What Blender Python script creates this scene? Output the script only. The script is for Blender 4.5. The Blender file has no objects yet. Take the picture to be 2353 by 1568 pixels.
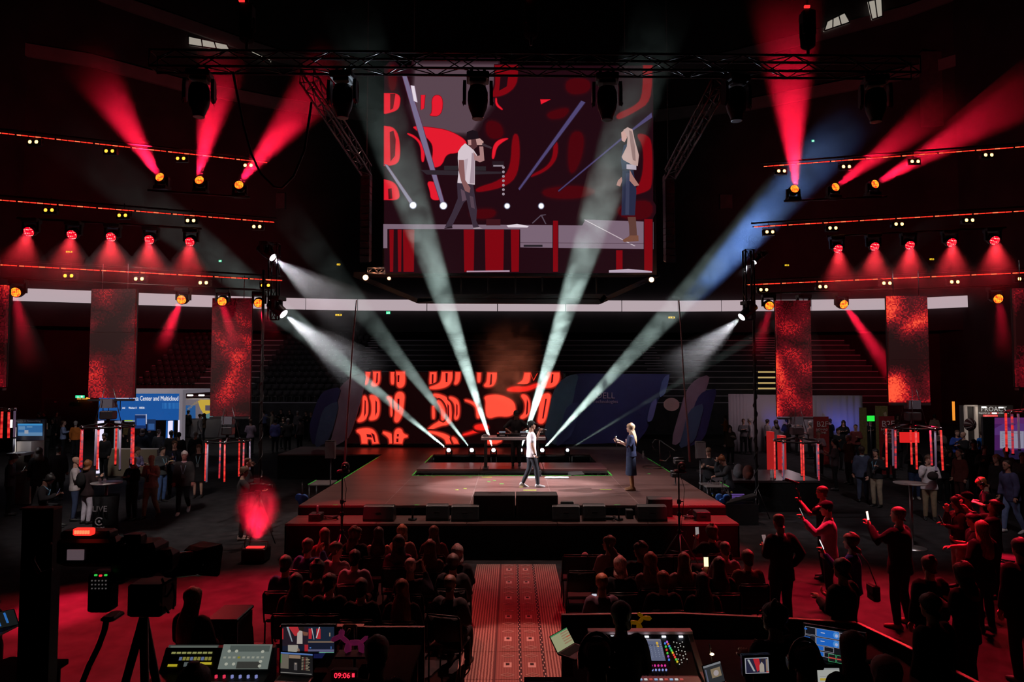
import bpy, bmesh, math, random
from mathutils import Vector, Matrix, Euler
random.seed(7)
sc = bpy.context.scene
C = sc.collection

# ---------------------------------------------------------------- camera
IMG_W, IMG_H = 2353, 1568
CAM_Z, PITCH = 4.0, math.radians(2.85)
FPX = 24.0 / 36.0 * IMG_W
cam = bpy.data.objects.new('camera', bpy.data.cameras.new('camera'))
C.objects.link(cam)
cam.data.lens = 24.0
cam.data.sensor_width = 36.0
cam.data.clip_start = 0.05
cam.data.clip_end = 200.0
cam.location = (0, 0, CAM_Z)
cam.rotation_euler = (math.radians(90) + PITCH, 0, 0)
sc.camera = cam

# ---------------------------------------------------------------- world, exposure, sampling
wd = bpy.data.worlds.new('world'); sc.world = wd; wd.use_nodes = True
wd.node_tree.nodes['Background'].inputs[0].default_value = (0.55, 0.5, 0.6, 1)
wd.node_tree.nodes['Background'].inputs[1].default_value = 0.0
sc.view_settings.view_transform = 'Standard'
sc.view_settings.look = 'None'
sc.view_settings.gamma = 1.0
sc.view_settings.exposure = 0.0
sc.view_settings.use_curve_mapping = False
cy = sc.cycles
cy.max_bounces = 2; cy.diffuse_bounces = 1; cy.glossy_bounces = 1
cy.transmission_bounces = 2; cy.volume_bounces = 0; cy.transparent_max_bounces = 8
cy.use_adaptive_sampling = True; cy.adaptive_threshold = 0.03; cy.adaptive_min_samples = 40; cy.denoising_input_passes = 'RGB_ALBEDO'
cy.volume_max_steps = 64; cy.volume_step_rate = 2.0
cy.use_denoising = True
cy.sample_clamp_indirect = 4.0

RED = (1.0, 0.008, 0.045)

def spot(p, t, ang, watt, col=(1, 1, 1), blend=0.4, size=0.06, name='spot'):
    """a real spot lamp at p shining at t"""
    l = bpy.data.lights.new(name, 'SPOT')
    l.energy = watt; l.color = col; l.spot_size = math.radians(ang); l.spot_blend = blend
    l.shadow_soft_size = size
    o = bpy.data.objects.new(name, l); C.objects.link(o); o.location = p
    d = (Vector(t) - Vector(p)).normalized()
    o.rotation_euler = d.to_track_quat('-Z', 'Y').to_euler()
    return o

def lamp(p, watt, col=(1, 1, 1), size=0.1, name='lamp'):
    l = bpy.data.lights.new(name, 'POINT'); l.energy = watt; l.color = col; l.shadow_soft_size = size
    o = bpy.data.objects.new(name, l); C.objects.link(o); o.location = p
    return o

SZ_ = .95
def P0(*a): return Vector(a)
# side tower profile spots and the back wash, plus fills added out of frame
spot((-6.6, 17.9, 7.4), (1.2, 19.2, 1.2), 34, 1700, (1, .93, .95), .6, name='key_spot')
spot((-6.2, 18.2, 5.6), (2.6, 18.4, 1.2), 34, 1100, (.95, .93, 1), .6, name='key_spot')
spot((6.6, 18.4, 5.5), (0.2, 19.4, 1.2), 32, 700, (.95, .95, 1), .6, name='key_spot')
spot((0.5, -1.0, 10.5), (0.3, 19.6, 0.9), 27, 220, (1, .84, .8), .5, name='follow_spot')  # unseen front fill added to brighten the stage
for x_, w_ in ((-3.4, 2300), (2.8, 1500)): spot((x_, 19.6, 13.5), (x_ * .8, 19.0, SZ_), 54, w_, (1, .62, .54), .7, .2, 'top_wash')  # overhead lamps added to brighten the deck
spot((3.2, 23.6, 12.5), (1.6, 18.4, SZ_), 40, 1700, (1, .76, .7), .6, .1, 'back_wash')
spot((-1, 25, 1.4), P0(-2.7, 12.5, 9.95), 8, 22000, (.7, .85, 1), .5, .05, 'truss_kick')  # added lamps standing in for beam light on the truss
spot((3, 25, 1.4), P0(3.6, 12.5, 10.1), 13, 3500, (.7, .8, 1), .5, .05, 'truss_kick')
spot((-15, 30, 9), (-27, 47, 13), 76, 4200, RED, .9, .5, 'red_uplight')  # lamps added to redden the arena walls
spot((15, 30, 9), (27, 47, 13), 76, 3600, RED, .9, .5, 'red_uplight')
# unseen lamps added to light the floor, the runner and the audience rims
spot((-6.5, 15.5, 11), (-4.6, 12.6, 0), 20, 17000, RED, .9, .3, 'red_wash')
spot((-7.0, 14.5, 11), (-6.4, 9.6, 0), 34, 5500, RED, .9, .3, 'red_wash')
spot((6.5, 15.5, 11), (5.6, 12.4, 0), 24, 11500, RED, .9, .3, 'red_wash')
spot((7.0, 15.0, 11), (6.6, 10.4, 0), 34, 7000, RED, .9, .3, 'red_wash')
spot((6.0, 13.0, 10.5), (4.4, 15.9, 0.8), 13, 9000, RED, .5, .2, 'red_wash')
spot((-6.0, 13.0, 10.5), (-3.9, 15.8, 0.8), 13, 4200, RED, .6, .2, 'red_wash')
spot((0.0, 19.5, 10.5), (0.1, 12.6, 0), 18, 2400, RED, .6, .2, 'red_wash')
spot((0.3, 12.6, 9.4), (0.15, 9.6, 0), 19, 2800, (1, .42, .36), .25, .1, 'warm_wash')
spot((-2.6, 19.0, 10), (-2.6, 10.8, 1.1), 30, 2800, (1, .2, .16), .8, .2, 'rim_wash')
spot((3.2, 19.0, 10), (3.0, 10.8, 1.1), 30, 2800, (1, .18, .16), .8, .2, 'rim_wash')
# unseen fill lamps added over the crowd and control areas
spot((-8.5, 12.0, 11), (-9.2, 18.5, 1.2), 44, 3000, (1, .9, .85), .9, .4, 'house_lamp')
spot((9.0, 12.0, 11), (9.5, 18.5, 1.2), 44, 1300, (1, .9, .9), .9, .4, 'house_lamp')
spot((8.8, 16.0, 10), (9.5, 13.2, 1.2), 30, 330, RED, .9, .4, 'red_wash')
spot((-8.2, 11, 9), (-6.2, 4.8, 2.8), 22, 120, (1, .2, .05), .8, .2, 'red_wash')
spot((0.5, 17, 11), (0.5, 6.0, 1.4), 46, 110, (1, .25, .22), .8, .2, 'rim_wash')
spot((5.5, 23, 7), (6.0, 29, 2.4), 60, 190, (.9, .9, 1), .8, .2, 'backdrop_lamp')  # lamps added to brighten the backdrop and leaf panels
spot((-7, 23, 7), (-7.0, 28.6, 2.4), 40, 90, (1, .9, .95), .8, .2, 'backdrop_lamp')
for x_ in (-16, 16): spot((x_, 34, 14), (x_ * 1.5, 52, 24), 80, 260, (1, .8, .8), .9, .6, 'work_lamp')  # lamps added to brighten the upper balcony walls
spot((-15, 22, 11), (-17.5, 30, 1), 56, 1500, (1, .92, .9), .9, .5, 'house_lamp')
spot((-12, 33, 11), (-14.5, 37.5, 1), 44, 900, (1, .92, .9), .9, .5, 'house_lamp')
spot((13, 22, 11), (17, 30, 1), 60, 900, (1, .9, .9), .9, .5, 'house_lamp')
# far arena: unseen fill lamps added for the stands
spot((-14, 30, 16), (-17, 50, 4), 60, 560, (.95, .9, 1), .9, .6, 'work_lamp')
spot((14, 30, 16), (16, 50, 4), 60, 350, (.95, .9, 1), .9, .6, 'work_lamp')

# ---------------------------------------------------------------- pixel <-> place helpers
CP, SP = math.cos(PITCH), math.sin(PITCH)
def ray(px, py):
    u = (px - IMG_W / 2) / FPX; v = (IMG_H / 2 - py) / FPX
    return Vector((u, CP - v * SP, SP + v * CP))
def P(px, py, Y):
    """the point at distance Y ahead that the photo shows at (px, py)"""
    d = ray(px, py); return Vector((0, 0, CAM_Z)) + d * (Y / d.y)
def G(px, py, z):
    """the point at height z that the photo shows at (px, py)"""
    d = ray(px, py); return Vector((0, 0, CAM_Z)) + d * ((z - CAM_Z) / d.z)

# ---------------------------------------------------------------- mesh helper
class MB:
    def __init__(s): s.v = []; s.f = []; s.mi = []; s.sm = []; s.cur = 0
    def add(s, vs, fs, smooth=False):
        o = len(s.v); s.v += [tuple(v) for v in vs]
        for f in fs:
            s.f.append(tuple(i + o for i in f)); s.mi.append(s.cur); s.sm.append(smooth)
    def mat(s, i): s.cur = i; return s
    def box(s, c, size, rz=0, rx=0, ry=0):
        M = Matrix.Translation(Vector(c)) @ Euler((rx, ry, rz)).to_matrix().to_4x4()
        a, b, d = size[0] / 2, size[1] / 2, size[2] / 2
        vs = [M @ Vector((x * a, y * b, z * d)) for z in (-1, 1) for y in (-1, 1) for x in (-1, 1)]
        s.add(vs, [(0, 2, 3, 1), (4, 5, 7, 6), (0, 1, 5, 4), (2, 6, 7, 3), (0, 4, 6, 2), (1, 3, 7, 5)]); return s
    def b2(s, lo, hi):
        return s.box([(a + b) / 2 for a, b in zip(lo, hi)], [b - a for a, b in zip(lo, hi)])
    def bev(s, c, size, b=.01, rz=0, rx=0, ry=0):
        """box with chamfered vertical and horizontal edges"""
        M = Matrix.Translation(Vector(c)) @ Euler((rx, ry, rz)).to_matrix().to_4x4()
        a, d, h = size[0] / 2, size[1] / 2, size[2] / 2
        def ring(x, y, z): 
            return [M @ Vector(q) for q in ((x - b, -y, z), (x, -y + b, z), (x, y - b, z), (x - b, y, z), (-x + b, y, z), (-x, y - b, z), (-x, -y + b, z), (-x + b, -y, z))]
        rs = [ring(a - b, d - b, -h), ring(a, d, -h + b), ring(a, d, h - b), ring(a - b, d - b, h)]
        s.rings(rs, True, False); return s
    def rings(s, rs, caps=True, smooth=True):
        n = len(rs[0]); vs = [p for r in rs for p in r]; fs = []
        for i in range(len(rs) - 1):
            for j in range(n):
                k = (j + 1) % n
                fs.append((i * n + j, i * n + k, (i + 1) * n + k, (i + 1) * n + j))
        if caps: fs.append(tuple(range(n - 1, -1, -1))); fs.append(tuple((len(rs) - 1) * n + j for j in range(n)))
        s.add(vs, fs, smooth)
        return s
    def cyl(s, p0, p1, r0, r1=None, n=10, caps=True, smooth=True):
        p0, p1 = Vector(p0), Vector(p1); r1 = r0 if r1 is None else r1
        q = (p1 - p0).to_track_quat('Z', 'Y').to_matrix()
        cs = [(math.cos(2 * math.pi * j / n), math.sin(2 * math.pi * j / n)) for j in range(n)]
        s.rings([[p + q @ Vector((r * a, r * b, 0)) for a, b in cs] for p, r in ((p0, r0), (p1, r1))], caps, smooth); return s
    def tube(s, pts, r, n=6):
        pts = [Vector(p) for p in pts]; rs = []
        ref = Vector((0, 0, 1))
        for i, p in enumerate(pts):
            t = (pts[min(i + 1, len(pts) - 1)] - pts[max(i - 1, 0)]).normalized()
            a = t.cross(ref)
            if a.length < .05: a = t.cross(Vector((1, 0, 0)))
            a.normalize(); b = t.cross(a).normalized()
            ri = r[i] if isinstance(r, (list, tuple)) else r
            rs.append([p + a * (ri * math.cos(2 * math.pi * j / n)) + b * (ri * math.sin(2 * math.pi * j / n)) for j in range(n)])
        s.rings(rs); return s
    def ell(s, c, rx, ry, rz, n=10, m=6, M=None):
        c = Vector(c); rs = []
        for i in range(m + 1):
            a = -math.pi / 2 + math.pi * i / m
            cr = max(math.cos(a), .03)
            r = [Vector((rx * cr * math.cos(2 * math.pi * j / n), ry * cr * math.sin(2 * math.pi * j / n), rz * math.sin(a))) for j in range(n)]
            rs.append([c + (M @ q if M else q) for q in r])
        s.rings(rs); return s
    def lathe(s, prof, c=(0, 0, 0), d=(0, 0, 1), n=16):
        c = Vector(c); q = Vector(d).normalized().to_track_quat('Z', 'Y').to_matrix()
        s.rings([[c + q @ Vector((max(r, .0005) * math.cos(2 * math.pi * j / n), max(r, .0005) * math.sin(2 * math.pi * j / n), z)) for j in range(n)] for r, z in prof]); return s
    def prism(s, poly, vec, smooth=False):
        poly = [Vector(p) for p in poly]; vec = Vector(vec); n = len(poly)
        vs = poly + [p + vec for p in poly]
        fs = [tuple(range(n)), tuple(range(2 * n - 1, n - 1, -1))] + [(j, j + n, (j + 1) % n + n, (j + 1) % n) for j in range(n)]
        s.add(vs, fs, smooth); return s
    def mesh(s, name='mesh', off=None):
        me = bpy.data.meshes.new(name)
        vs = s.v if off is None else [(x - off[0], y - off[1], z - off[2]) for x, y, z in s.v]
        me.from_pydata(vs, [], s.f)
        me.polygons.foreach_set('use_smooth', s.sm); me.polygons.foreach_set('material_index', s.mi)
        me.update(); return me
    def build(s, name, mat, parent=None, world=False, **k):
        off = wloc(parent) if (world and parent) else None
        return link(name, s.mesh(name, off), mat, parent, **k)

def wloc(o):
    v = Vector((0, 0, 0))
    while o is not None: v = v + o.location; o = o.parent
    return v
def link(name, me, mat=None, parent=None, loc=None, rot=None, scale=None):
    o = bpy.data.objects.new(name, me); C.objects.link(o)
    if mat is not None and me is not None:
        for m in (mat if isinstance(mat, (list, tuple)) else [mat]): me.materials.append(m)
    if parent: o.parent = parent
    if loc is not None: o.location = loc
    if rot is not None: o.rotation_euler = rot
    if scale is not None: o.scale = scale
    return o
def tag(o, label, cat=None, group=None, kind=None):
    if label: o['label'] = label
    if cat: o['category'] = cat
    if group: o['group'] = group
    if kind: o['kind'] = kind
    return o
def thing(name, label, cat, loc=(0, 0, 0), rz=0, group=None):
    o = bpy.data.objects.new(name, None); C.objects.link(o); o.empty_display_size = .1
    o.location = loc; o.rotation_euler = (0, 0, rz)
    return tag(o, label, cat, group)
def dup(root, loc=None, rot=None, label=None, parent=None):
    """copy a thing with its parts and sub-parts"""
    r = root.copy(); C.objects.link(r); r.parent = parent
    if loc is not None: r.location = loc
    if rot is not None: r.rotation_euler = rot
    if label: r['label'] = label
    for ch in list(root.children): dup(ch, parent=r)
    return r

# ---------------------------------------------------------------- materials
MC = {}
def mat(name, col, rough=.6, metal=0, spec=.5, em=None, es=0, nz=0, nscale=20, bump=0, sample=True):
    if name in MC: return MC[name]
    m = bpy.data.materials.new(name); m.use_nodes = True; MC[name] = m
    t = m.node_tree; b = t.nodes['Principled BSDF']
    b.inputs['Base Color'].default_value = (*col, 1); b.inputs['Roughness'].default_value = rough
    b.inputs['Metallic'].default_value = metal; b.inputs['Specular IOR Level'].default_value = spec
    if em:
        b.inputs['Emission Color'].default_value = (*em, 1); b.inputs['Emission Strength'].default_value = es
    if nz or bump:
        tc = t.nodes.new('ShaderNodeTexCoord'); n = t.nodes.new('ShaderNodeTexNoise')
        n.inputs['Scale'].default_value = nscale; n.inputs['Detail'].default_value = 2
        t.links.new(tc.outputs['Object'], n.inputs['Vector'])
        if nz:
            r = t.nodes.new('ShaderNodeValToRGB')
            r.color_ramp.elements[0].position = .3; r.color_ramp.elements[1].position = .7
            r.color_ramp.elements[0].color = (*[c * (1 - nz) for c in col], 1); r.color_ramp.elements[1].color = (*[min(1, c * (1 + nz)) for c in col], 1)
            t.links.new(n.outputs[0], r.inputs[0]); t.links.new(r.outputs[0], b.inputs['Base Color'])
        if bump:
            bp = t.nodes.new('ShaderNodeBump'); bp.inputs['Strength'].default_value = bump; bp.inputs['Distance'].default_value = .01
            t.links.new(n.outputs[0], bp.inputs['Height']); t.links.new(bp.outputs[0], b.inputs['Normal'])
    if not sample: m.cycles.emission_sampling = 'NONE'
    return m
def glow(name, col, s=1.0, sample=False):
    """a self-lit surface: lamp face, tube or screen"""
    if name in MC: return MC[name]
    m = mat(name, (.02, .02, .02), .4, em=col, es=s); m.cycles.emission_sampling = 'AUTO' if sample else 'NONE'
    return m
def vcol_mat(name, s=1.0, sample=True, emit=True):
    if name in MC: return MC[name]
    m = bpy.data.materials.new(name); m.use_nodes = True; MC[name] = m
    t = m.node_tree; b = t.nodes['Principled BSDF']; b.inputs['Roughness'].default_value = .6; b.inputs['Specular IOR Level'].default_value = .05
    a = t.nodes.new('ShaderNodeVertexColor'); a.layer_name = 'Col'
    if emit:
        b.inputs['Base Color'].default_value = (.01, .01, .01, 1)
        t.links.new(a.outputs[0], b.inputs['Emission Color']); b.inputs['Emission Strength'].default_value = s
    else:
        t.links.new(a.outputs[0], b.inputs['Base Color'])
    m.cycles.emission_sampling = 'AUTO' if sample else 'NONE'
    return m

M_black = mat('black_paint', (.012, .012, .013), .55, nz=.15)
M_blackm = mat('black_metal', (.014, .014, .015), .4, .3)
M_blackgloss = mat('black_gloss', (.01, .01, .011), .2)
M_blackcloth = mat('black_drape', (.010, .010, .011), .95, spec=.1, nz=.2)
M_alu = mat('aluminium', (.55, .55, .57), .35, 1.0)
M_steel = mat('dark_steel', (.12, .12, .13), .4, .9)
M_grey = mat('grey_plastic', (.2, .2, .21), .5)
M_white = mat('white_plastic', (.7, .68, .68), .5)
M_chrome = mat('chrome', (.7, .7, .72), .15, 1.0)

class Canvas:
    """flat picture made of coloured polygons, for screens and prints"""
    def __init__(s, fn): s.fn = fn; s.v = []; s.f = []; s.c = []; s.layer = 0
    def poly(s, pts, col, feather=0, edge=None):
        if isinstance(pts, tuple) and pts[0] == 'e':
            _, cx, cyy, rx, ry = pts; pts = [(cx + rx * math.cos(2 * math.pi * k / 18), cyy + ry * math.sin(2 * math.pi * k / 18)) for k in range(18)]
        s.layer += 1; n = len(pts)
        if not feather:
            o = len(s.v); s.v += [s.fn(x, y, s.layer) for x, y in pts]; s.c += [col] * n; s.f.append(tuple(range(o, o + n))); return s
        ar = sum(pts[i][0] * pts[(i + 1) % n][1] - pts[(i + 1) % n][0] * pts[i][1] for i in range(n)); sg = 1 if ar > 0 else -1; e = edge or (0, 0, 0); rings = []
        for k, w in ((0, 1), (.25, .38), (.55, .1), (1, 0)):
            rings.append(len(s.v))
            for i in range(n):
                (x0, y0), (x1, y1), (x2, y2) = pts[i - 1], pts[i], pts[(i + 1) % n]; tx, ty = x2 - x0, y2 - y0; L = math.hypot(tx, ty) or 1
                s.v.append(s.fn(x1 + sg * ty / L * feather * k, y1 - sg * tx / L * feather * k, s.layer)); s.c.append(tuple(q * w + r * (1 - w) for q, r in zip(col, e)))
        s.f.append(tuple(range(rings[0], rings[0] + n)))
        for u, v in zip(rings, rings[1:]):
            for i in range(n): s.f.append((u + i, u + (i + 1) % n, v + (i + 1) % n, v + i))
        return s
    def rect(s, x0, y0, x1, y1, col): return s.poly([(x0, y0), (x1, y0), (x1, y1), (x0, y1)], col)
    def build(s, name, m, parent=None, off=None):
        me = bpy.data.meshes.new(name)
        off = off if off is not None else (wloc(parent) if parent else Vector((0, 0, 0)))
        me.from_pydata([tuple(Vector(v) - off) for v in s.v], [], s.f)
        at = me.color_attributes.new('Col', 'FLOAT_COLOR', 'POINT')
        at.data.foreach_set('color', [x for c in s.c for x in (*c, 1.0)])
        me.update(); return link(name, me, m, parent)

def text(s, name, m, parent, origin, right, up, size, extrude=.004, align='CENTER', world=True, xs=1.0):
    """lettering as thin solid letters; origin is the centre (or left) of the baseline"""
    cu = bpy.data.curves.new(name, 'FONT'); cu.body = s; cu.size = size; cu.align_x = align; cu.extrude = extrude
    cu.resolution_u = 2
    tmp = bpy.data.objects.new('tmp', cu)
    me = bpy.data.meshes.new_from_object(tmp)
    bpy.data.objects.remove(tmp); bpy.data.curves.remove(cu)
    r = Vector(right).normalized(); u = Vector(up).normalized(); n = r.cross(u)
    M = Matrix(((r.x, u.x, n.x, 0), (r.y, u.y, n.y, 0), (r.z, u.z, n.z, 0), (0, 0, 0, 1))) @ Matrix.Diagonal((xs, 1, 1, 1))
    off = wloc(parent) if (parent and world) else Vector((0, 0, 0))
    me.transform(Matrix.Translation(Vector(origin) - off) @ M)
    me.name = name
    return link(name, me, m, parent)
# ================================================================ SETTING
def carpet(name, col, nz=.35):
    m = mat(name, col, .95, spec=.15, nz=nz, nscale=3.0, bump=.25); return m
fl = MB().b2((-36, -3, -.2), (36, 62, 0)).build('floor', carpet('carpet', (.027, .025, .027)))
tag(fl, 'dark grey exhibition carpet over the arena floor', kind='structure')
M_wall = mat('arena_wall', (.03, .026, .028), .85, nz=.3, nscale=.4)
M_conc = mat('balcony_front', (.20, .18, .18), .8, nz=.12, nscale=.8)
M_ribbon = glow('ribbon_white', (.46, .37, .40), 1.0, True)

# the bowl: depth of the balcony front by picture column
BOWL = [(-420, 43.5), (-150, 46.5), (8, 49), (213, 50.9), (309, 52.1), (489, 53.9), (650, 55.6), (820, 56.6), (1176, 57.3), (1560, 57.6), (1715, 57.3), (1870, 56.8), (2040, 55.9), (2135, 55.2), (2330, 52.4), (2500, 50.2), (2780, 46.8)]
def bowl(px):
    for (a, da), (b, db) in zip(BOWL, BOWL[1:]):
        if a <= px <= b: return da + (db - da) * (px - a) / (b - a)
    return BOWL[0][1] if px < BOWL[0][0] else BOWL[-1][1]
def bowl_pt(px, z, dY=0):
    Y = bowl(px) + dY; return Vector(((px - IMG_W / 2) / FPX * Y, Y, z))
def bowl_band(pxs, z0, z1, dY=0, th=.15):
    m = MB()
    for a, b in zip(pxs, pxs[1:]):
        p = [bowl_pt(a, z0, dY), bowl_pt(b, z0, dY), bowl_pt(b, z1, dY), bowl_pt(a, z1, dY)]
        m.prism(p, (0, th, 0))
    return m
cols = [x for x, _ in BOWL]
wl = bowl_band(cols, 7.6, 46, .35, .4).build('wall_back', M_wall); tag(wl, 'dark curved arena wall above the lower stands', kind='structure')
m = MB()
for a, b in zip(cols, cols[1:]):
    m.prism([bowl_pt(a, 0, 2.6), bowl_pt(b, 0, 2.6), bowl_pt(b, 7.7, 2.6), bowl_pt(a, 7.7, 2.6)], (0, .3, 0))
tag(m.build('wall_rear', M_wall), 'dark wall behind the lower stands', kind='structure')
m = MB()
for a, b in zip(cols, cols[1:]):
    m.prism([bowl_pt(a, 7.6, .3), bowl_pt(b, 7.6, .3), bowl_pt(b, 7.6, 2.9), bowl_pt(a, 7.6, 2.9)], (0, 0, .15))
tag(m.build('trim_1', M_wall), 'dark soffit under the balcony', kind='structure')
tag(MB().b2((-45, -3, 46), (45, 66, 46.3)).build('ceiling', mat('roof_black', (.012, .012, .014), .9)), 'black arena roof', kind='structure')
tag(MB().b2((-36.2, -3, 0), (-36, 62, 46)).build('wall_left', M_wall), 'dark left side wall of the arena', kind='structure')
tag(MB().b2((36, -3, 0), (36.2, 62, 46)).build('wall_right', M_wall), 'dark right side wall of the arena', kind='structure')

# white LED ribbon panels along the balcony front
edges = [8, 213, 309, 489, 573, 700, 820, 980, 1143, 1300, 1430, 1560, 1660, 1783, 1868, 2040, 2135, 2330]
rib = thing('ribbon_display', 'long pale white ribbon display along the balcony front', 'display', bowl_pt(1176, 9.2))
for a, b in zip(edges, edges[1:]):
    z0 = 9.36; h = .92
    bowl_band([a + 1, b - 1], z0, z0 + h, -.12, .1).build('ribbon_panel', M_ribbon, rib, world=True)
# upper balcony fronts, catching a little light
def band_px(pts, dY, h, name, label, m, par=None):
    """balcony parapet through picture points"""
    mb = MB()
    for (a, ya), (b, yb) in zip(pts, pts[1:]):
        A = P(a, ya, bowl(a) + dY); B = P(b, yb, bowl(b) + dY)
        mb.prism([A, B, B + Vector((0, 0, h)), A + Vector((0, 0, h))], (0, .35, 0))
    o = mb.build(name, m); return o
L1 = [(-200, 40), (60, 128), (210, 152), (420, 208), (640, 250), (860, 278)]
R1 = [(1500, 278), (1720, 252), (1960, 206), (2140, 168), (2400, 90), (2600, 10)]
L2 = [(60, -80), (230, 2), (420, 66), (540, 108), (640, 140), (860, 178)]
R2 = [(1500, 178), (1690, 140), (1880, 92), (2085, 38), (2300, -40)]
for i, (pts, lab) in enumerate(((L1, 'lower grey balcony parapet curving round the upper left'), (R1, 'lower grey balcony parapet curving round the upper right'), (L2, 'upper grey balcony parapet at the top left'), (R2, 'upper grey balcony parapet at the top right'))):
    o = band_px(pts, -.1, .95, 'balcony_parapet', lab, M_conc); tag(o, lab, 'parapet')
# lit rooms behind the upper balcony
M_room = glow('lit_room', (.42, .38, .32), .8)
def lit_room(label, quad, nmull):
    c = P(*quad[0], bowl(quad[0][0]) - .3)
    t = thing('lit_window', label, 'window', c)
    q = [P(x, y, bowl(x) - .2) for x, y in quad]
    MB().prism(q, (0, .08, 0)).build('pane', M_room, t, world=True)
    f = MB()
    for k in range(nmull + 1):
        s = k / nmull
        a = q[0].lerp(q[1], s); b = q[3].lerp(q[2], s); f.cyl(a + Vector((0, -.08, 0)), b + Vector((0, -.08, 0)), .05, n=4)
    f.cyl(q[0] + Vector((0, -.08, 0)), q[1] + Vector((0, -.08, 0)), .06, n=4); f.cyl(q[3] + Vector((0, -.08, 0)), q[2] + Vector((0, -.08, 0)), .06, n=4)
    f.build('frame', M_steel, t, world=True)
lit_room('pale lit window strip behind the balcony above the truss left end', [(434, 104), (530, 118), (522, 103), (434, 84)], 3)
lit_room('small pale lit window showing through the truss on the left', [(578, 122), (622, 142), (622, 137), (578, 117)], 2)
lit_room('pale lit window with railing at the top right', [(1893, 72), (1952, 52), (1940, 30), (1900, 50)], 3)
lit_room('pale lit window at the top right edge of the frame', [(2003, 46), (2027, 38), (2025, -4), (1994, 4)], 2)
# dim wall pillars
for px, w, y0, y1, lab in ((2160, 80, 120, 290, 'dim grey pillar on the upper right wall'), (1668, 28, 448, 480, 'small grey hatch on the wall right of the screen'), (645, 20, 445, 480, 'small grey hatch on the wall left of the screen')):
    A = P(px, y1, bowl(px) + .1); B = P(px, y0, bowl(px) + .1); wd_ = w / FPX * bowl(px)
    tag(MB().b2((A.x - wd_ / 2, A.y - .15, A.z), (A.x + wd_ / 2, A.y + .3, B.z)).build('wall_pillar', mat('pillar', (.09, .07, .075), .8, nz=.2, nscale=2)), lab, 'pillar')

# ---------------------------------------------------------------- lower stands with folding seats
M_step = mat('stand_concrete', (.06, .055, .06), .85, nz=.25, nscale=1.5)
M_edgelit = mat('step_nosing', (.6, .56, .6), .5)  # pale tone puts caught light into the step edge colour
ROWS, Y0, Z0, RUN, RISE = 12, 46.2, 2.15, .84, .425
st = thing('seating_stand', 'dark stepped spectator stand rising behind the stage', 'stand', (0, Y0, 0))
for i in range(ROWS):
    y = Y0 + i * RUN; z = Z0 + i * RISE
    MB().b2((-27, y, z - RISE - (Z0 - RISE if i == 0 else .05)), (27, y + RUN, z)).build('stand_step', M_step, st, world=True)
    MB().b2((-27, y - .03, z - .045), (27, y + .02, z + .012)).build('step_edge', M_edgelit, st, world=True)
# aisles: brighter stair treads
for cx, w in ((-11.2, 1.25), (10.6, 1.25), (-22.0, 1.0), (20.4, 2.2)):
    for i in range(5, ROWS):
        y = Y0 + i * RUN; z = Z0 + i * RISE
        MB().b2((cx - w / 2, y - .12, z + .14), (cx + w / 2, y + .1, z + .2)).build('aisle_tread', mat('aisle_tread', (.5, .46, .5), .5), st, world=True)
for k in range(4):
    a, b = P(1742, 857 + 12.6 * k, 46), P(1786, 853.5 + 12.6 * k, 46); MB().b2((a.x, 45.9, a.z), (b.x, 46.0, b.z)).build('aisle_light', glow('aisle_amber', (.85, .6, .22), .55 + .1 * k), st, world=True)  # emission paints warm light into the gaps between treads
# seat: tip-up pan, curved back, post
sm = MB()
sm.rings([[Vector((x, .02 + .05 * (1 - (x / .22) ** 2) + dy, z)) for dy in (0, .03) for x in ((-.22, -.12, 0, .12, .22) if dy == 0 else (.22, .12, 0, -.12, -.22))] for z in (.42, .62, .80)], True, True)
sm.rings([[Vector((x, -.06 + dy, z)) for dy in (0, .05) for x in ((-.2, 0, .2) if dy == 0 else (.2, 0, -.2))] for z in (.40, .62, .72)], True, True)
sm.box((0, .03, .2), (.06, .06, .42))
seat_me = sm.mesh('stand_seat'); seat_me.materials.append(mat('seat_plastic', (.05, .042, .048), .6))
n = 0
for i in range(ROWS):
    y = Y0 + i * RUN + .5; z = Z0 + i * RISE
    xs = [-10.7 - .52 * k for k in range(2, 15)] + [-22.7 - .52 * k for k in range(0, 8)]
    if i < 2: xs = xs[:13]
    for x in xs:
        if n >= 246: break
        o = link('stand_seat', seat_me, None, None, (x, y, z)); n += 1
        tag(o, 'dark tip-up seat in the stand left behind the stage', 'seat', 'tip-up seats in the left stand')

# exit signs on the far walls and stands
M_exg = glow('exit_green', (.05, .75, .35), 1.2); M_exy = glow('sign_amber', (1, .62, .03), 1.0); M_exw = glow('sign_white', (.9, .9, .9), 1.0)
def sign(px, py, Y, w, h, m, label, icon=True):
    c = P(px, py, Y); t = thing('wall_sign', label, 'sign', c)
    MB().b2((-w / 2 - .03, 0, -h / 2 - .03), (w / 2 + .03, .1, h / 2 + .03)).build('case', M_black, t)
    MB().b2((-w / 2, -.02, -h / 2), (w / 2, 0, h / 2)).build('face', m, t)
    if icon:
        b = MB(); b.ell((-w * .22, -.03, h * .15), h * .1, .01, h * .1, 8, 4); b.tube([(-w * .22, -.03, h * .1), (-w * .18, -.03, -h * .1), (-w * .3, -.03, -h * .35)], .012 + h * .03, 4); b.tube([(-w * .18, -.03, -h * .1), (-w * .05, -.03, -h * .35)], .012 + h * .03, 4)
        b.box((w * .22, -.03, 0), (w * .2, .01, h * .7)); b.build('running_figure', M_exw if m is M_exg else M_black, t)
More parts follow.
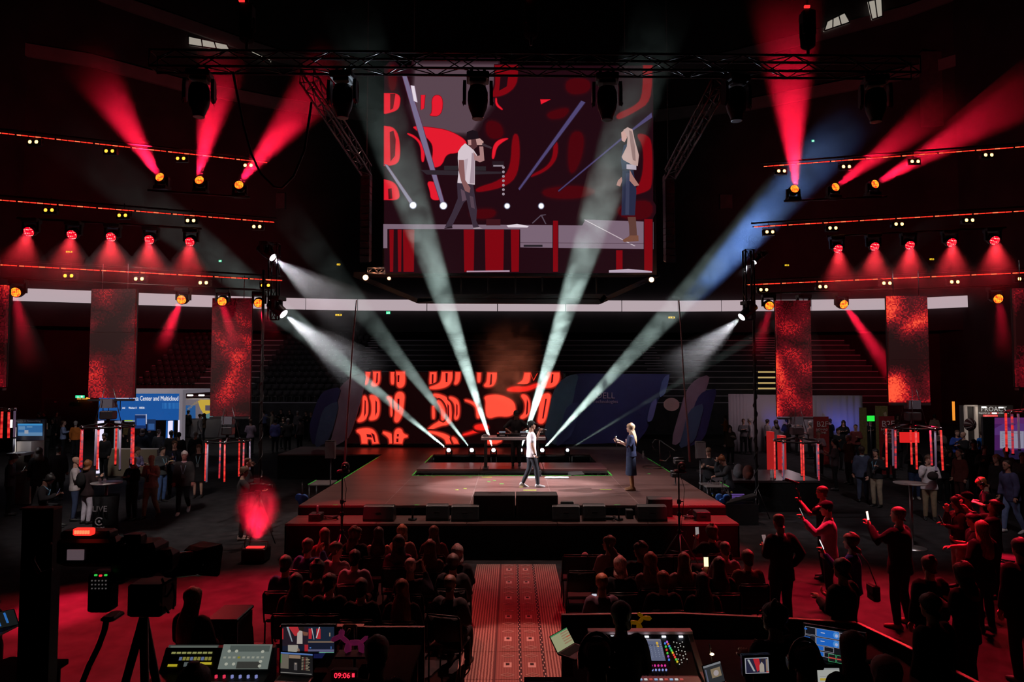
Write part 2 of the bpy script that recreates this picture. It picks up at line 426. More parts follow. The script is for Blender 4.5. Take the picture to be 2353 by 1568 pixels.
for a in ((892, 719, 54, .32, .2, M_exg, 'green exit sign on the wall above the stands left of centre'), (1868, 324, 56, .22, .18, M_exg, 'small green exit sign on the upper right wall'), (506, 600, 53, .22, .16, M_exg, 'small green exit sign below the red strips on the left'),
          (184, 912, 42, .55, .16, M_exg, 'green exit sign over the left doorway'),
          (778, 724, 54, .5, .14, M_exy, 'amber sign on the wall right of the left moving light'), (1543, 730, 54, .5, .14, M_exy, 'amber sign under the white ribbon on the right'), (778, 608, 56, .28, .14, M_exy, 'amber sign left of the big screen'),
          (159, 579, 49, .45, .1, M_exy, 'amber sign among the red wash beams on the left'), (1808, 610, 56, .34, .12, M_exy, 'amber sign above the lowest red strip on the right'), (2141, 596, 54, .34, .12, M_exy, 'amber sign among the red wash beams on the right')):
    sign(*a)
# ================================================================ STAGE
def deck_mat():
    m = mat('deck_ply', (.17, .085, .075), .38, spec=.45)
    t = m.node_tree; b = t.nodes['Principled BSDF']
    tc = t.nodes.new('ShaderNodeTexCoord'); mp = t.nodes.new('ShaderNodeMapping'); n = t.nodes.new('ShaderNodeTexNoise'); r = t.nodes.new('ShaderNodeValToRGB')
    mp.inputs['Scale'].default_value = (.7, 3.5, 1); n.inputs['Scale'].default_value = 2.0; n.inputs['Detail'].default_value = 5
    r.color_ramp.elements[0].position = .3; r.color_ramp.elements[0].color = (.105, .052, .045, 1); r.color_ramp.elements[1].position = .75; r.color_ramp.elements[1].color = (.175, .092, .08, 1)
    oi = t.nodes.new('ShaderNodeObjectInfo'); hs = t.nodes.new('ShaderNodeHueSaturation'); ma = t.nodes.new('ShaderNodeMapRange')
    ma.inputs[3].default_value = .75; ma.inputs[4].default_value = 1.15
    t.links.new(oi.outputs['Random'], ma.inputs[0]); t.links.new(ma.outputs[0], hs.inputs['Value'])
    t.links.new(tc.outputs['Object'], mp.inputs[0]); t.links.new(mp.outputs[0], n.inputs['Vector']); t.links.new(n.outputs[0], r.inputs[0])
    t.links.new(r.outputs[0], hs.inputs['Color']); t.links.new(hs.outputs[0], b.inputs['Base Color'])
    return m
M_deck = deck_mat(); M_tape = mat('green_tape', (.05, .55, .06), .5, em=(.03, .4, .04), es=.15, sample=False); M_ytape = mat('yellow_tape', (.45, .6, .05), .5)
SZ, LZ, YF, YL, YH, YR, YB = .95, .73, 16.15, 15.2, 20.9, 26.4, 29.25
stg = thing('stage', 'large reddish brown panelled stage with a sunken pit at its centre', 'stage', (0, YF, 0))
pan = {}
def panel(x0, x1, y0, y1, z, th=.05):
    k = (round(x1 - x0, 3), round(y1 - y0, 3), th)
    if k not in pan:
        pan[k] = MB().bev((0, 0, -th / 2), (k[0] - .012, k[1] - .008, th), .002).mesh('deck_panel'); pan[k].materials.append(M_deck)
    o = link('deck_panel', pan[k], None, stg); o.location = Vector(((x0 + x1) / 2, (y0 + y1) / 2, z)) - stg.location
for i in range(5):
    for j in range(5): panel(-5 + 2 * i, -3 + 2 * i, YF + .95 * j, YF + .95 * (j + 1), SZ)
d = (YR - YH) / 6
for j in range(6):
    panel(-5, -3, YH + d * j, YH + d * (j + 1), SZ); panel(3, 5, YH + d * j, YH + d * (j + 1), SZ)
d = (YB - YR) / 3
for i in range(7):
    for j in range(3): panel(-9 + 2 * i, -7 + 2 * i, YR + d * j, YR + d * (j + 1), SZ)
for i in range(5): panel(-5 + 2 * i, -3 + 2 * i, YL, YF - .03, LZ)
f = MB()   # aluminium frame under the panels shows in the joints
f.b2((-4.99, YF + .01, SZ - .08), (4.99, YH - .01, SZ - .006)); f.b2((-4.99, YH, SZ - .08), (-3.01, YR, SZ - .006)); f.b2((3.01, YH, SZ - .08), (4.99, YR, SZ - .006))
f.build('deck_frame', mat('deck_alu', (.5, .42, .4), .4, .6), stg, world=True)
f = MB()
f.b2((-5, YL, 0), (5, YL + .03, LZ - .05)); f.b2((-5, YF - .02, 0), (5, YF, SZ - .05)); f.b2((-5, YL, 0), (-4.97, YF, LZ - .05)); f.b2((4.97, YL, 0), (5, YF, LZ - .05))
f.b2((-5, YF, 0), (-4.97, YR, SZ - .05)); f.b2((4.97, YF, 0), (5, YR, SZ - .05)); f.b2((-9, YR, 0), (-5, YR + .03, SZ - .05))
f.build('skirt', M_blackcloth, stg, world=True)
f = MB(); f.b2((-3, YH, 0), (3, YH + .03, SZ - .06)); f.b2((-3.03, YH, 0), (-3, YR, SZ - .06)); f.b2((3, YH, 0), (3.03, YR, SZ - .06)); f.b2((-3, YR, 0), (3, YR + .03, SZ - .06)); f.b2((-3, YH, .3), (3, YR, .35))
f.build('pit_lining', M_blackcloth, stg, world=True)
def tape(pts, w=.045, m=None):
    mb = MB()
    for a, b in zip(pts, pts[1:]):
        a, b = Vector(a), Vector(b); s = (b - a).normalized().cross(Vector((0, 0, 1))) * w / 2
        mb.prism([a - s, b - s, b + s, a + s], (0, 0, .003))
    mb.build('tape_strip', m or M_tape, stg, world=True)
z = SZ + .001
tape([(-3.03, YR - .2, z), (-3.03, YH, z)]); tape([(-3.0, YH - .03, z), (3.0, YH - .03, z)], .03); tape([(3.03, YH, z), (3.03, YH + 1.9, z)]); tape([(-4.97, 19.3, z), (-4.97, 25.6, z)], .04); tape([(4.97, 21.6, z), (4.97, 25.2, z)], .03)
for x, y, w, yl in ((-.9, YH - .35, .3, 1), (-.7, 19.7, .08, 0), (-.55, 19.9, .08, 0), (-.35, 19.3, .12, 0), (.2, 18.75, .1, 1), (.3, 18.25, .35, 1), (-1.5, 18.3, .08, 1), (-1.3, 18.5, .08, 1), (2.35, 18.35, .3, 1), (4.2, 21.3, .08, 0), (-4.2, YF + .05, .1, 0), (-2.3, YF + .05, .12, 0), (2.4, YF + .05, .14, 0), (-1.3, 20.6, .1, 0), (1.1, 20.6, .12, 0), (-2.4, 20.6, .1, 0)):
    tape([(x, y, z), (x + w, y, z)], .05, M_ytape if yl else M_tape)
# landing plates at both sides
for s, px, py in ((-1, 742, 1108), (1, 1640, 1113)):
    c = G(px, py, SZ); t = thing('landing_plate', 'small grey landing plate at the %s stage edge' % ('left' if s < 0 else 'right'), 'platform', (c.x, c.y, SZ - .06))
    MB().bev((0, 0, .03), (.62, .8, .04), .006).build('plate', mat('plate_grey', (.12, .11, .11), .5), t); m_ = MB()
    for a in (-.28, .28):
        for b in (-.36, .36): m_.cyl((a, b, .01), (a, b, -SZ + .06), .02, n=6)
    m_.build('legs_frame', M_steel, t)
    MB().box((s * .3, 0, .054), (.03, .8, .004)).build('tape_strip', M_tape, t)

# ---------------------------------------------------------------- DJ riser in the pit
rs = thing('dj_riser', 'low black riser with metal frame standing in the stage pit', 'platform', (0, 21.6, 0))
RZ = 1.05
for i in range(3): MB().bev((-2 + 2 * i, 22.4, RZ - .03), (1.985, 1.59, .06), .003).build('riser_panel', mat('riser_ply', (.16, .06, .06), .3, spec=.5), rs, world=True)
f = MB(); f.b2((-3, 21.58, RZ - .13), (3, 21.62, RZ - .06)); f.b2((-3, 23.18, RZ - .13), (3, 23.22, RZ - .06)); f.build('rail', mat('riser_alu', (.4, .38, .38), .35, .9), rs, world=True)
for x in (-2.95, -2.7, -1.05, -.95, .95, 1.05, 2.7, 2.95):
    for y in (21.63, 23.16): MB().cyl((x, y, .35), (x, y, RZ - .1), .024, n=8).build('leg', mat('riser_alu', ()), rs, world=True)
# back edge frames of the pit
bk = thing('pit_frame', 'dark metal frame along the back edge of the pit', 'frame', (0, YR - .12, 0))
for x0, x1 in ((-3, -.8), (-.6, .9), (1.0, 2.2), (2.3, 3.0)):
    for z in (SZ - .06, .5): MB().cyl((x0, YR - .1, z), (x1, YR - .1, z), .022, n=6).build('rail', M_steel, bk, world=True)
    for x in (x0, x1): MB().cyl((x, YR - .1, .35), (x, YR - .1, SZ - .06), .022, n=6).build('post', M_steel, bk, world=True)

# ---------------------------------------------------------------- DJ table and gear
dt = thing('dj_table', 'long grey dj table on two black legs', 'table', (0, 21.75, RZ))
T0, T1 = P(1106, 1003, 21.75), P(1253, 1003, 21.75); TZ = T0.z
MB().bev(((T0.x + T1.x) / 2, 21.75, TZ - .045), (T1.x - T0.x, .72, .09), .01).build('tabletop', mat('table_grey', (.3, .28, .29), .4, .5), dt, world=True)
for x in (T0.x + .14, T1.x - .25): MB().b2((x - .05, 21.7, RZ), (x + .05, 21.8, TZ - .09)).build('leg', M_black, dt, world=True); MB().b2((x - .09, 21.45, RZ), (x + .09, 22.05, RZ + .03)).build('foot', M_black, dt, world=True)
def deckgear(px, w, kind, label):
    c = P(px, 1000, 21.72); t = thing(kind, label, 'dj gear', (c.x, 21.72, TZ))
    MB().bev((0, 0, .05), (w, .36, .1), .01).build('body', M_blackgloss, t)
    if kind == 'media_player':
        MB().cyl((0, -.06, .1), (0, -.06, .118), .1, n=20).build('jog_wheel', M_steel, t); MB().box((0, .12, .115), (w * .6, .1, .02), rx=.4).build('display', glow('cdj', (.3, .35, .45), .5), t)
        MB().box((0, -.183, .05), (w * .5, .005, .03)).build('name_strip', mat('strip_grey', (.4, .4, .42), .4), t)
    else:
        for k in range(5): MB().cyl((-.12 + .06 * k, .06, .1), (-.12 + .06 * k, .06, .135), .012, n=8).build('knob', M_chrome, t)
        for k in range(4): MB().box((-.09 + .06 * k, -.08, .11), (.02, .03, .03)).build('fader', M_chrome, t)
deckgear(1154, .34, 'media_player', 'black media player left of the mixer on the dj table'); deckgear(1179, .33, 'dj_mixer', 'black mixer with chrome knobs in the middle of the dj table'); deckgear(1203, .34, 'media_player', 'black media player right of the mixer on the dj table')
c = P(1112, 1001, 21.7); t = thing('effects_box', 'small silver effects box at the left end of the dj table', 'dj gear', (c.x + .06, 21.7, TZ)); MB().bev((0, 0, .03), (.18, .16, .06), .006).build('body', M_grey, t); MB().cyl((-.04, 0, .06), (-.04, 0, .08), .018, n=8).build('knob', M_chrome, t); MB().cyl((.03, 0, .06), (.03, 0, .08), .018, n=8).build('knob', M_chrome, t)
c = P(1240, 1000, 21.75); t = thing('laptop', 'open black laptop at the right end of the dj table', 'laptop', (c.x, 21.78, TZ)); MB().box((0, 0, .01), (.32, .22, .018)).build('base', M_blackgloss, t); MB().box((0, .0 - .12, .13), (.32, .012, .22), rx=.25).build('lid', M_blackgloss, t); MB().box((.0, -.135, .14), (.2, .004, .02), rx=.25).build('name_strip', M_white, t)

def smooth(pts, it=2, keep=None):
    for _ in range(it):
        out = []; n = len(pts)
        for i in range(n):
            a, b, z = pts[i], pts[(i + 1) % n], pts[i - 1]
            if keep and keep(a): out.append(a)
            else: out += [(a[0] * .75 + z[0] * .25, a[1] * .75 + z[1] * .25), (a[0] * .75 + b[0] * .25, a[1] * .75 + b[1] * .25)]
        pts = out
    return pts
# ---------------------------------------------------------------- LED wall behind the stage
LY = 29.0
def zl(x, y): return (710 + x / 3.922, 840 + y / 3.922)
lw = thing('led_wall', 'wide led wall glowing with red abstract shapes behind the stage', 'led wall', (-1.8, LY, 1.08))
A, B = P(796, 1021, LY), P(1300, 857, LY)
MB().b2((A.x, LY, A.z), (B.x, LY + .12, B.z)).build('cabinet', M_black, lw, world=True)
MB().b2((A.x, LY + .01, SZ), (B.x, LY + .1, A.z)).build('plinth', M_blackcloth, lw, world=True)
cv = Canvas(lambda x, y, l: P(*zl(x, y), LY) + Vector((0, -.006 - .0006 * l, 0)))
cv.poly([(350, 62), (2290, 62), (2290, 704), (350, 704)], (.004, .0004, .0006))
RD = (1.0, .055, .03); RD2 = (.62, .012, .008)
S = [[(580, 62), (638, 62), (635, 150), (610, 185), (560, 180), (590, 130)], [(520, 62), (548, 62), (525, 160), (505, 175)], [(742, 62), (765, 62), (765, 170), (742, 165)], [(785, 62), (860, 62), (862, 160), (845, 190), (815, 200), (795, 180), (800, 100)],
     [(1095, 65), (1145, 65), (1140, 150), (1120, 175), (1090, 180)], [(1200, 65), (1290, 65), (1285, 140), (1245, 190), (1150, 212), (1070, 205), (1150, 180), (1195, 150)], [(1325, 65), (1360, 65), (1355, 130), (1335, 165), (1310, 170), (1325, 130)], [(1522, 68), (1545, 68), (1540, 150), (1522, 150)],
     [(1610, 70), (1690, 70), (1680, 150), (1650, 190), (1570, 190), (1610, 150)], [(1945, 70), (1990, 70), (1985, 150), (1930, 190), (1860, 180), (1935, 140)], [(2155, 70), (2255, 70), (2250, 140), (2210, 190), (2130, 200), (2060, 190), (2120, 150), (2150, 110)], [(1780, 215), (1850, 190), (1960, 200), (2060, 160), (2080, 180), (1960, 235), (1800, 235)],
     [(490, 270), (520, 290), (530, 360), (525, 460), (490, 500), (430, 510), (480, 450), (490, 360)], [(545, 270), (590, 275), (630, 310), (635, 400), (620, 470), (580, 490), (540, 490), (570, 440), (570, 340)], [(735, 285), (758, 300), (760, 460), (738, 455), (740, 330), (700, 285)], [(790, 240), (860, 250), (850, 350), (840, 440), (800, 515), (770, 500), (785, 420), (770, 340)],
     [(1110, 260), (1170, 262), (1240, 290), (1275, 340), (1285, 480), (1260, 530), (1180, 540), (1060, 595), (1110, 545), (1190, 500), (1235, 420), (1225, 350), (1180, 300)], [(1150, 310), (1190, 330), (1225, 400), (1220, 480), (1195, 500), (1200, 400)], [(1255, 285), (1300, 290), (1345, 320), (1355, 400), (1345, 480), (1310, 490), (1325, 400), (1310, 330)], [(1115, 350), (1130, 400), (1130, 480), (1115, 480)],
     [(1390, 310), (1450, 320), (1510, 350), (1535, 400), (1535, 475), (1515, 470), (1512, 390), (1480, 345)], [(1580, 280), (1700, 265), (1800, 300), (1850, 340), (1860, 420), (1800, 460), (1700, 450), (1610, 480), (1595, 400), (1600, 320)], [(1905, 265), (1960, 270), (1990, 330), (1985, 440), (1930, 480), (1900, 470), (1950, 430), (1955, 330)], [(2110, 260), (2180, 255), (2160, 350), (2125, 520), (2060, 520), (2075, 440), (2085, 330)],
     [(415, 585), (540, 565), (600, 600), (625, 700), (575, 700), (570, 660), (520, 655), (525, 700), (480, 700), (475, 620)], [(650, 595), (735, 615), (755, 640), (752, 700), (730, 700), (728, 650)], [(775, 580), (830, 570), (845, 620), (900, 640), (845, 650), (840, 700), (770, 700)], [(1060, 595), (1130, 600), (1220, 620), (1275, 650), (1280, 700), (1240, 700), (1230, 660), (1150, 620)], [(1285, 645), (1320, 660), (1345, 700), (1310, 700)], [(1380, 625), (1490, 590), (1540, 560), (1590, 570), (1500, 605), (1400, 630)], [(1595, 665), (1760, 668), (1690, 700), (1595, 700)], [(1490, 540), (1600, 530), (1620, 580), (1500, 580)]]
for k, s in enumerate(S): cv.poly(smooth(s, 2, lambda p: p[1] < 72 or p[1] > 699), RD if k not in (11, 31, 29) else RD2, 26, (.006, .0005, .0008))
for s in ([(800, 90), (815, 90), (812, 150), (800, 150)], [(1232, 70), (1250, 70), (1246, 150), (1234, 150)], [(800, 300), (815, 300), (812, 400), (800, 400)], [(520, 620), (560, 625), (570, 650), (525, 645)], [(795, 620), (810, 620), (808, 640), (795, 640)], [(790, 660), (806, 660), (805, 690), (790, 690)], [(612, 70), (622, 70), (618, 150), (606, 165)], [(1110, 80), (1122, 80), (1120, 160), (1108, 165)], [(1640, 80), (1650, 80), (1645, 170), (1630, 180)], [(505, 310), (512, 320), (512, 430), (500, 470)], [(602, 310), (612, 330), (612, 420), (600, 460)], [(1250, 340), (1260, 365), (1262, 460), (1250, 495)], [(1330, 340), (1338, 360), (1338, 440), (1328, 470)], [(1966, 300), (1975, 340), (1970, 430), (1956, 450)], [(2132, 300), (2142, 300), (2112, 480), (2102, 480)], [(2190, 80), (2202, 80), (2195, 150), (2180, 165)], [(563, 605), (590, 625), (600, 690), (592, 690)]): cv.poly(s, (.05, .002, .003), 6, (.8, .04, .025))
cv.poly([(1992, 70), (2000, 70), (2022, 130), (2056, 70), (2062, 70), (2024, 142)], (.55, .02, .01))
cv.build('led_image', vcol_mat('led_image', 1.5), lw)

# cut-out leaf panels and printed backdrop either side
def zb(x, y): return (1230 + x / 4.278, 840 + y / 4.278)
def leafs(name, label, items, zf, Yb, step=.06):
    root = thing(name, label, 'backdrop', P(*zf(*items[0][0][0]), Yb))
    root.location.z = SZ
    for k, (pts, col, nm) in enumerate(items):
        if isinstance(pts, tuple): _, cx, cyy, rx, ry = pts; pts = [(cx + rx * math.cos(2 * math.pi * q / 24), cyy + ry * math.sin(2 * math.pi * q / 24)) for q in range(24)]
        y = Yb - step * k
        mb = MB(); mb.prism([P(*zf(a, b), y) for a, b in pts], (0, .05, 0)); mb.build(nm, mat('print_%s_%d' % (name, k), col, .6, nz=.08, nscale=3), root, world=True)
    return root
leafs('leaf_panel', 'tall blue and mauve leaf-shaped panels left of the led wall', [
    (smooth([(520, 62), (490, 230), (440, 420), (370, 640), (310, 690), (200, 745), (165, 765), (220, 600), (260, 330), (265, 220), (320, 150), (420, 80)], 1), (.30, .17, .24), 'mauve_leaf'),
    (smooth([(295, 190), (255, 330), (180, 420), (60, 720), (20, 700), (0, 560), (30, 440), (90, 280), (150, 220)], 1), (.035, .03, .13), 'indigo_leaf'),
    (smooth([(278, 322), (220, 560), (170, 690), (40, 755), (80, 560), (120, 400), (190, 345)], 1), (.07, .10, .20), 'blue_leaf')], zl, 28.55)
bd = leafs('stage_backdrop', 'wide navy printed backdrop with leaf shapes right of the led wall', [
    ([(400, 80), (1330, 85), (1262, 300), (1215, 330), (1095, 640), (1000, 760), (200, 780), (100, 760), (300, 300)], (.022, .02, .12), 'backdrop_board'),
    (smooth([(435, 78), (395, 220), (370, 360), (300, 560), (215, 790), (140, 760), (80, 660), (130, 480), (165, 280), (230, 170), (320, 100)], 1), (.06, .11, .19), 'teal_leaf'),
    (smooth([(437, 358), (430, 450), (380, 640), (330, 720), (215, 805), (205, 760), (255, 600), (290, 440), (350, 380)], 1), (.04, .045, .18), 'blue_leaf'),
    (smooth([(1327, 86), (1285, 260), (1260, 300), (1215, 317), (1240, 170), (1270, 110)], 1), (.10, .13, .36), 'blue_leaf'),
    (smooth([(1207, 318), (1160, 520), (1140, 550), (1095, 560), (1120, 430), (1150, 350)], 1), (.14, .13, .38), 'lilac_leaf')], zb, 28.75, .03)
for s, x, y, h in (('DELL', 690, 325, .36), ('Technologies', 688, 370, .2)):
    px, py = zb(x, y); text(s, 'lettering', mat('letter_mauve', (.42, .27, .40), .6), bd, P(px, py, 28.7), (1, 0, 0), (0, 0, 1), h, .01)
leafs('leaf_panel', 'tall blue teal and pink leaf-shaped panels at the right end of the backdrop', [
    (smooth([(1722, 86), (1690, 220), (1600, 420), (1500, 640), (1400, 790), (1330, 770), (1420, 450), (1480, 250), (1580, 130)], 1), (.035, .035, .22), 'indigo_leaf'),
    (smooth([(1795, 228), (1740, 420), (1690, 650), (1640, 740), (1560, 780), (1490, 810), (1480, 780), (1560, 500), (1560, 400), (1620, 280), (1700, 240)], 1), (.09, .16, .27), 'teal_leaf'),
    (smooth([(1670, 368), (1610, 600), (1580, 720), (1520, 780), (1405, 825), (1450, 680), (1490, 500), (1550, 410)], 1), (.33, .19, .25), 'pink_leaf'),
    (('e', 1340, 385, 78, 65), (.45, .25, .24), 'pink_disc')], zb, 28.6, .04)

# ---------------------------------------------------------------- front fill: dark cabinets and floor monitors on the lip
for x0, x1, w in ((1088, 1184, 'left'), (1185, 1282, 'right')):
    a, b = P(x0, 1137, 15.75), P(x1, 1194, 15.75); t = thing('bass_cabinet', 'long matt black cabinet on the stage lip, %s one of the centre pair' % w, 'speaker', ((a.x + b.x) / 2, 15.9, LZ))
    W = b.x - a.x; H = a.z - LZ; MB().bev((0, 0, H / 2), (W - .01, .5, H), .012).build('cabinet', M_black, t); MB().box((0, -.252, H / 2), (W - .1, .006, H - .08)).build('grille', mat('grille', (.006, .006, .006), .8), t); MB().box((0, .1, H + .004), (W * .3, .1, .008)).build('handle', M_blackm, t)
def wedge(px, wpx, Yc, label, rz=0, h=.34):
    s = FPX / Yc; w = wpx / s; x = (px - IMG_W / 2) / s
    t = thing('floor_monitor', label, 'speaker', (x, Yc, LZ), rz)
    prof = [(-.2, 0), (-.22, .06), (-.13, h - .03), (-.08, h), (.06, h), (.24, .1), (.24, 0)]
    MB().prism([(-w / 2 + .02, a, b) for a, b in prof], (w - .04, 0, 0)).build('cabinet', M_black, t)
    for sx in (-1, 1): MB().prism([(sx * (w / 2 - .02), a * .97, b * .97 + .003) for a, b in prof], (sx * .02, 0, 0)).build('end_cap', mat('wedge_end', (.02, .02, .021), .45), t)
    MB().prism([(-w / 2 + .05, .08, h - .03), (w / 2 - .05, .08, h - .03), (w / 2 - .05, .235, .12), (-w / 2 + .05, .235, .12)], (0, .012, .01)).build('grille', mat('grille', ()), t)
    MB().box((0, -.19, h * .55), (.12, .02, .03)).build('handle', M_blackm, t)
wedge(876, 68, 15.62, 'wide black floor monitor on the lip nearest the left tripod')
wedge(1008, 50, 15.7, 'narrow black floor monitor second from the left on the lip')
wedge(1071, 62, 15.62, 'black floor monitor touching the left centre cabinet')
wedge(1298, 62, 15.62, 'black floor monitor touching the right centre cabinet')
wedge(1362, 50, 15.7, 'narrow black floor monitor on the right half of the lip')
wedge(1492, 66, 15.62, 'wide black floor monitor on the lip nearest the right tripod')
t = thing('floor_monitor', 'black floor monitor behind the rightmost lip monitor', 'speaker', ((1508 - 1176.5) / 97, 16.0, LZ)); MB().prism([(-.28, a, b) for a, b in ((-.1, 0), (-.1, .4), (-.04, .44), (.1, .44), (.2, .1), (.2, 0))], (.56, 0, 0)).build('cabinet', M_black, t); MB().box((0, -.11, .22), (.4, .01, .3)).build('grille', mat('grille', ()), t)
c = G(1325, 1091, SZ); t = thing('floor_monitor', 'small black floor monitor tipped at the pit edge', 'speaker', (1.95, 21.1, .62), .3); MB().prism([(-.22, a, b) for a, b in ((-.18, 0), (-.2, .35), (.05, .42), (.2, .1), (.2, 0))], (.44, 0, 0)).build('cabinet', mat('wedge_grey', (.05, .05, .052), .5), t); MB().box((0, -.2, .18), (.3, .01, .24)).build('grille', mat('grille', ()), t); MB().b2((-.2, -.15, -.27), (.2, .18, 0)).build('stand', M_black, t)
# small things on the lip
def crate(px, py, Y, size, label, z=LZ, name='equipment_box', m=None):
    c = P(px, py, Y); t = thing(name, label, 'box', (c.x, Y, z)); MB().bev((0, 0, size[2] / 2), size, .008).build('body', m or M_black, t); MB().box((0, -size[1] / 2 - .004, size[2] * .6), (size[0] * .4, .008, size[2] * .15)).build('handle', M_blackm, t); MB().box((0, 0, size[2] + .003), (size[0] * .92, size[1] * .92, .006)).build('lid', m or M_black, t); return t
crate(727, 1176, 15.55, (.27, .3, .16), 'small black box under a drink can on the left of the lip')
t = thing('drink_can', 'slim silver drink can on the small black box', 'can', P(730, 1168, 15.55)); t.location.z = LZ + .166; MB().lathe([(.02, 0), (.026, .012), (.026, .14), (.02, .16)], n=12).build('can', mat('can_silver', (.5, .5, .55), .3, .8), t); MB().cyl((0, 0, .16), (0, 0, .162), .02, n=12).build('lid', M_alu, t)
crate(1612, 1180, 15.6, (.32, .34, .2), 'black box with red lit lid on the right of the lip')
crate(1446, 1178, 15.85, (.16, .2, .18), 'tiny black box beside the rightmost floor monitor')
crate(1303, 1158, 16.05, (.3, .12, .32), 'flat black box against the stage step right of the cabinets')
def mic_base(px, py, label):
    c = P(px, py, 15.6); t = thing('microphone_stand', label, 'stand', (c.x, 15.6, LZ))
    MB().cyl((0, 0, 0), (0, 0, .03), .1, n=14).build('base', M_blackm, t); MB().cyl((0, 0, .03), (0, 0, .3), .02, n=8).build('post', M_blackm, t); MB().box((0, 0, .3), (.1, .06, .06)).build('clip', M_steel, t)
mic_base(948, 1190, 'short black stand between the two left floor monitors'); mic_base(1422, 1190, 'short black stand between the two right floor monitors')
def coil(px, py, Y, r, label, m=None, z=LZ):
    c = P(px, py, Y); t = MB(); pts = []
    for k in range(40):
        a = k * .5; pts.append((c.x + (r + .03 * math.sin(k * .9)) * math.cos(a), Y + .6 * r * math.sin(a), z + .015 + .002 * k))
    o = t.tube(pts, .011, 5).build('cable_coil', m or M_black); tag(o, label, 'cable')
coil(760, 1172, 15.6, .16, 'black cable coil left of the tripod on the lip'); coil(1585, 1178, 15.6, .14, 'coiled cable beside the red lit box on the lip'); coil(1400, 1188, 15.5, .12, 'cable coil right of the narrow lip monitor')
t = thing('headphones', 'headphones left on the right side of the lip', 'headphones', P(1588, 1172, 15.7)); t.location.z = LZ + .06; MB().tube([(-.08, 0, 0), (-.07, 0, .1), (0, 0, .15), (.07, 0, .1), (.08, 0, 0)], .012, 6).build('headband', M_blackgloss, t)
for s in (-1, 1): MB().cyl((s * .06, 0, 0), (s * .1, 0, 0), .045, n=10).build('ear_cup', M_steel, t)
for px, lab, sc_ in ((694, 'blue', -1), (1660, 'blue', 1)):
    c = P(px, 1148, 17.1); t = thing('tape_rolls', 'bright blue tape rolls hung at the %s stage corner' % ('left' if sc_ < 0 else 'right'), 'tape', (c.x, 17.1, c.z))
    MB().cyl((0, 0, -.1), (0, 0, .42), .012, n=6).build('hook_post', M_steel, t)
    for k in range(3): MB().lathe([(.05, -.03), (.09, -.03), (.09, .03), (.05, .03)], ((k - 1) * .08, -.03 * k, .05 - .09 * (k % 2)), (.3, 1, .2 * k), 14).build('roll', mat('blue_tape', (.03, .16, .55), .4), t)
t = MB(); 
for k in range(7): t.ell((1.15 + .09 * k - .1, 20.3 + .03 * math.sin(k * 2), SZ + .03), .09, .08, .03, 8, 5)
tag(t.build('towel', mat('towel_white', (.75, .72, .74), .9, nz=.1)), 'crumpled white towel lying right of the singer', 'towel')
tag(MB().bev((.62, 20.35, SZ + .02), (.3, .16, .04), .01).build('paper_stack', mat('towel_white', ())), 'flat white paper behind the singer on the stage', 'paper')
crate(1236, 1088, 20.75, (.2, .2, .18), 'small dark box behind the singer at the pit edge', SZ)
t = thing('water_bottle', 'clear bottle standing at the back of the right stage', 'bottle', (3.0 + .1, 25.2, SZ)); t.location.x = P(1478, 1050, 25.2).x; MB().lathe([(.035, 0), (.037, .02), (.037, .17), (.014, .22), (.014, .25)], n=10).build('bottle', mat('bottle_clear', (.5, .5, .52), .1), t); MB().cyl((0, 0, .25), (0, 0, .27), .016, n=8).build('cap', M_white, t)
t = thing('cable_pile', 'tangle of plugs and cables in the pit under the dj', 'cable', (-.95, 21.2, .62)); MB().b2((-.2, -.12, -.27), (.2, .12, 0)).build('stage_box', M_black, t)
mb = MB()
for k in range(6): mb.tube([(-.15 + .05 * k, -.1, .02), (-.12 + .05 * k, -.02 * k, .12 + .02 * (k % 3)), (-.05 + .04 * k, .06, .04)], .012, 5)
mb.build('cables', M_chrome, t)
# handrail and steps at the back right of the stage
hr = thing('handrail', 'curved metal handrail over the steps at the right stage edge', 'handrail', (4.6, 23.2, SZ)); s_ = FPX / 23.2
q = [P(x, y, 23.2) for x, y in ((1518, 1080), (1515, 1012), (1505, 1011), (1500, 1018), (1499, 1026), (1503, 1033), (1512, 1036))]
MB().tube(q[:2], .022, 6).build('post', M_steel, hr, world=True); MB().tube(q[1:], .022, 6).build('loop', M_steel, hr, world=True)
MB().tube([P(1516, 1012, 23.2), P(1550, 1036, 22.6), P(1556, 1036, 22.6)], .022, 6).build('rail', M_steel, hr, world=True); MB().tube([P(1516, 1058, 23.2), P(1530, 1060, 22.8), P(1540, 1050, 22.8), P(1539, 1037, 22.8)], .022, 6).build('bracket', M_alu, hr, world=True)
rr = MB(); rr.tube([hr.location + Vector((.35 * math.cos(k * .3) + .05, .35 * math.sin(k * .3) - .5, .012)) for k in range(22)], .012, 5); rr.build('base_ring', M_steel, hr, world=True)
# ================================================================ OVERHEAD: screen, trusses, lights
SY = 24.0
def zs(x, y): return (780 + x / 2.941, 100 + y / 2.941)
scr = thing('video_screen', 'large hanging video screen showing the singer and the woman', 'screen', P(1192, 628, SY))
A, B = P(882, 628, SY), P(1501, 150, SY)
MB().b2((A.x - .05, SY, A.z - .05), (B.x + .05, SY + .18, B.z + .05)).build('frame', M_black, scr, world=True)
cv = Canvas(lambda x, y, l: P(*zs(x, y), SY) + Vector((0, -.005 - .0006 * l, 0)))
K0 = (.016, .003, .006); R1_ = (.85, .012, .03); R2_ = (.22, .002, .006); R3_ = (.07, .0015, .004); LV = (.21, .14, .19)
cv.poly([(302, 150), (2120, 150), (2120, 1552), (302, 1552)], K0)
cv.poly([(520, 150), (1060, 150), (1000, 420), (880, 600), (690, 590), (550, 560), (500, 420)], (.11, .065, .085), 60, K0)
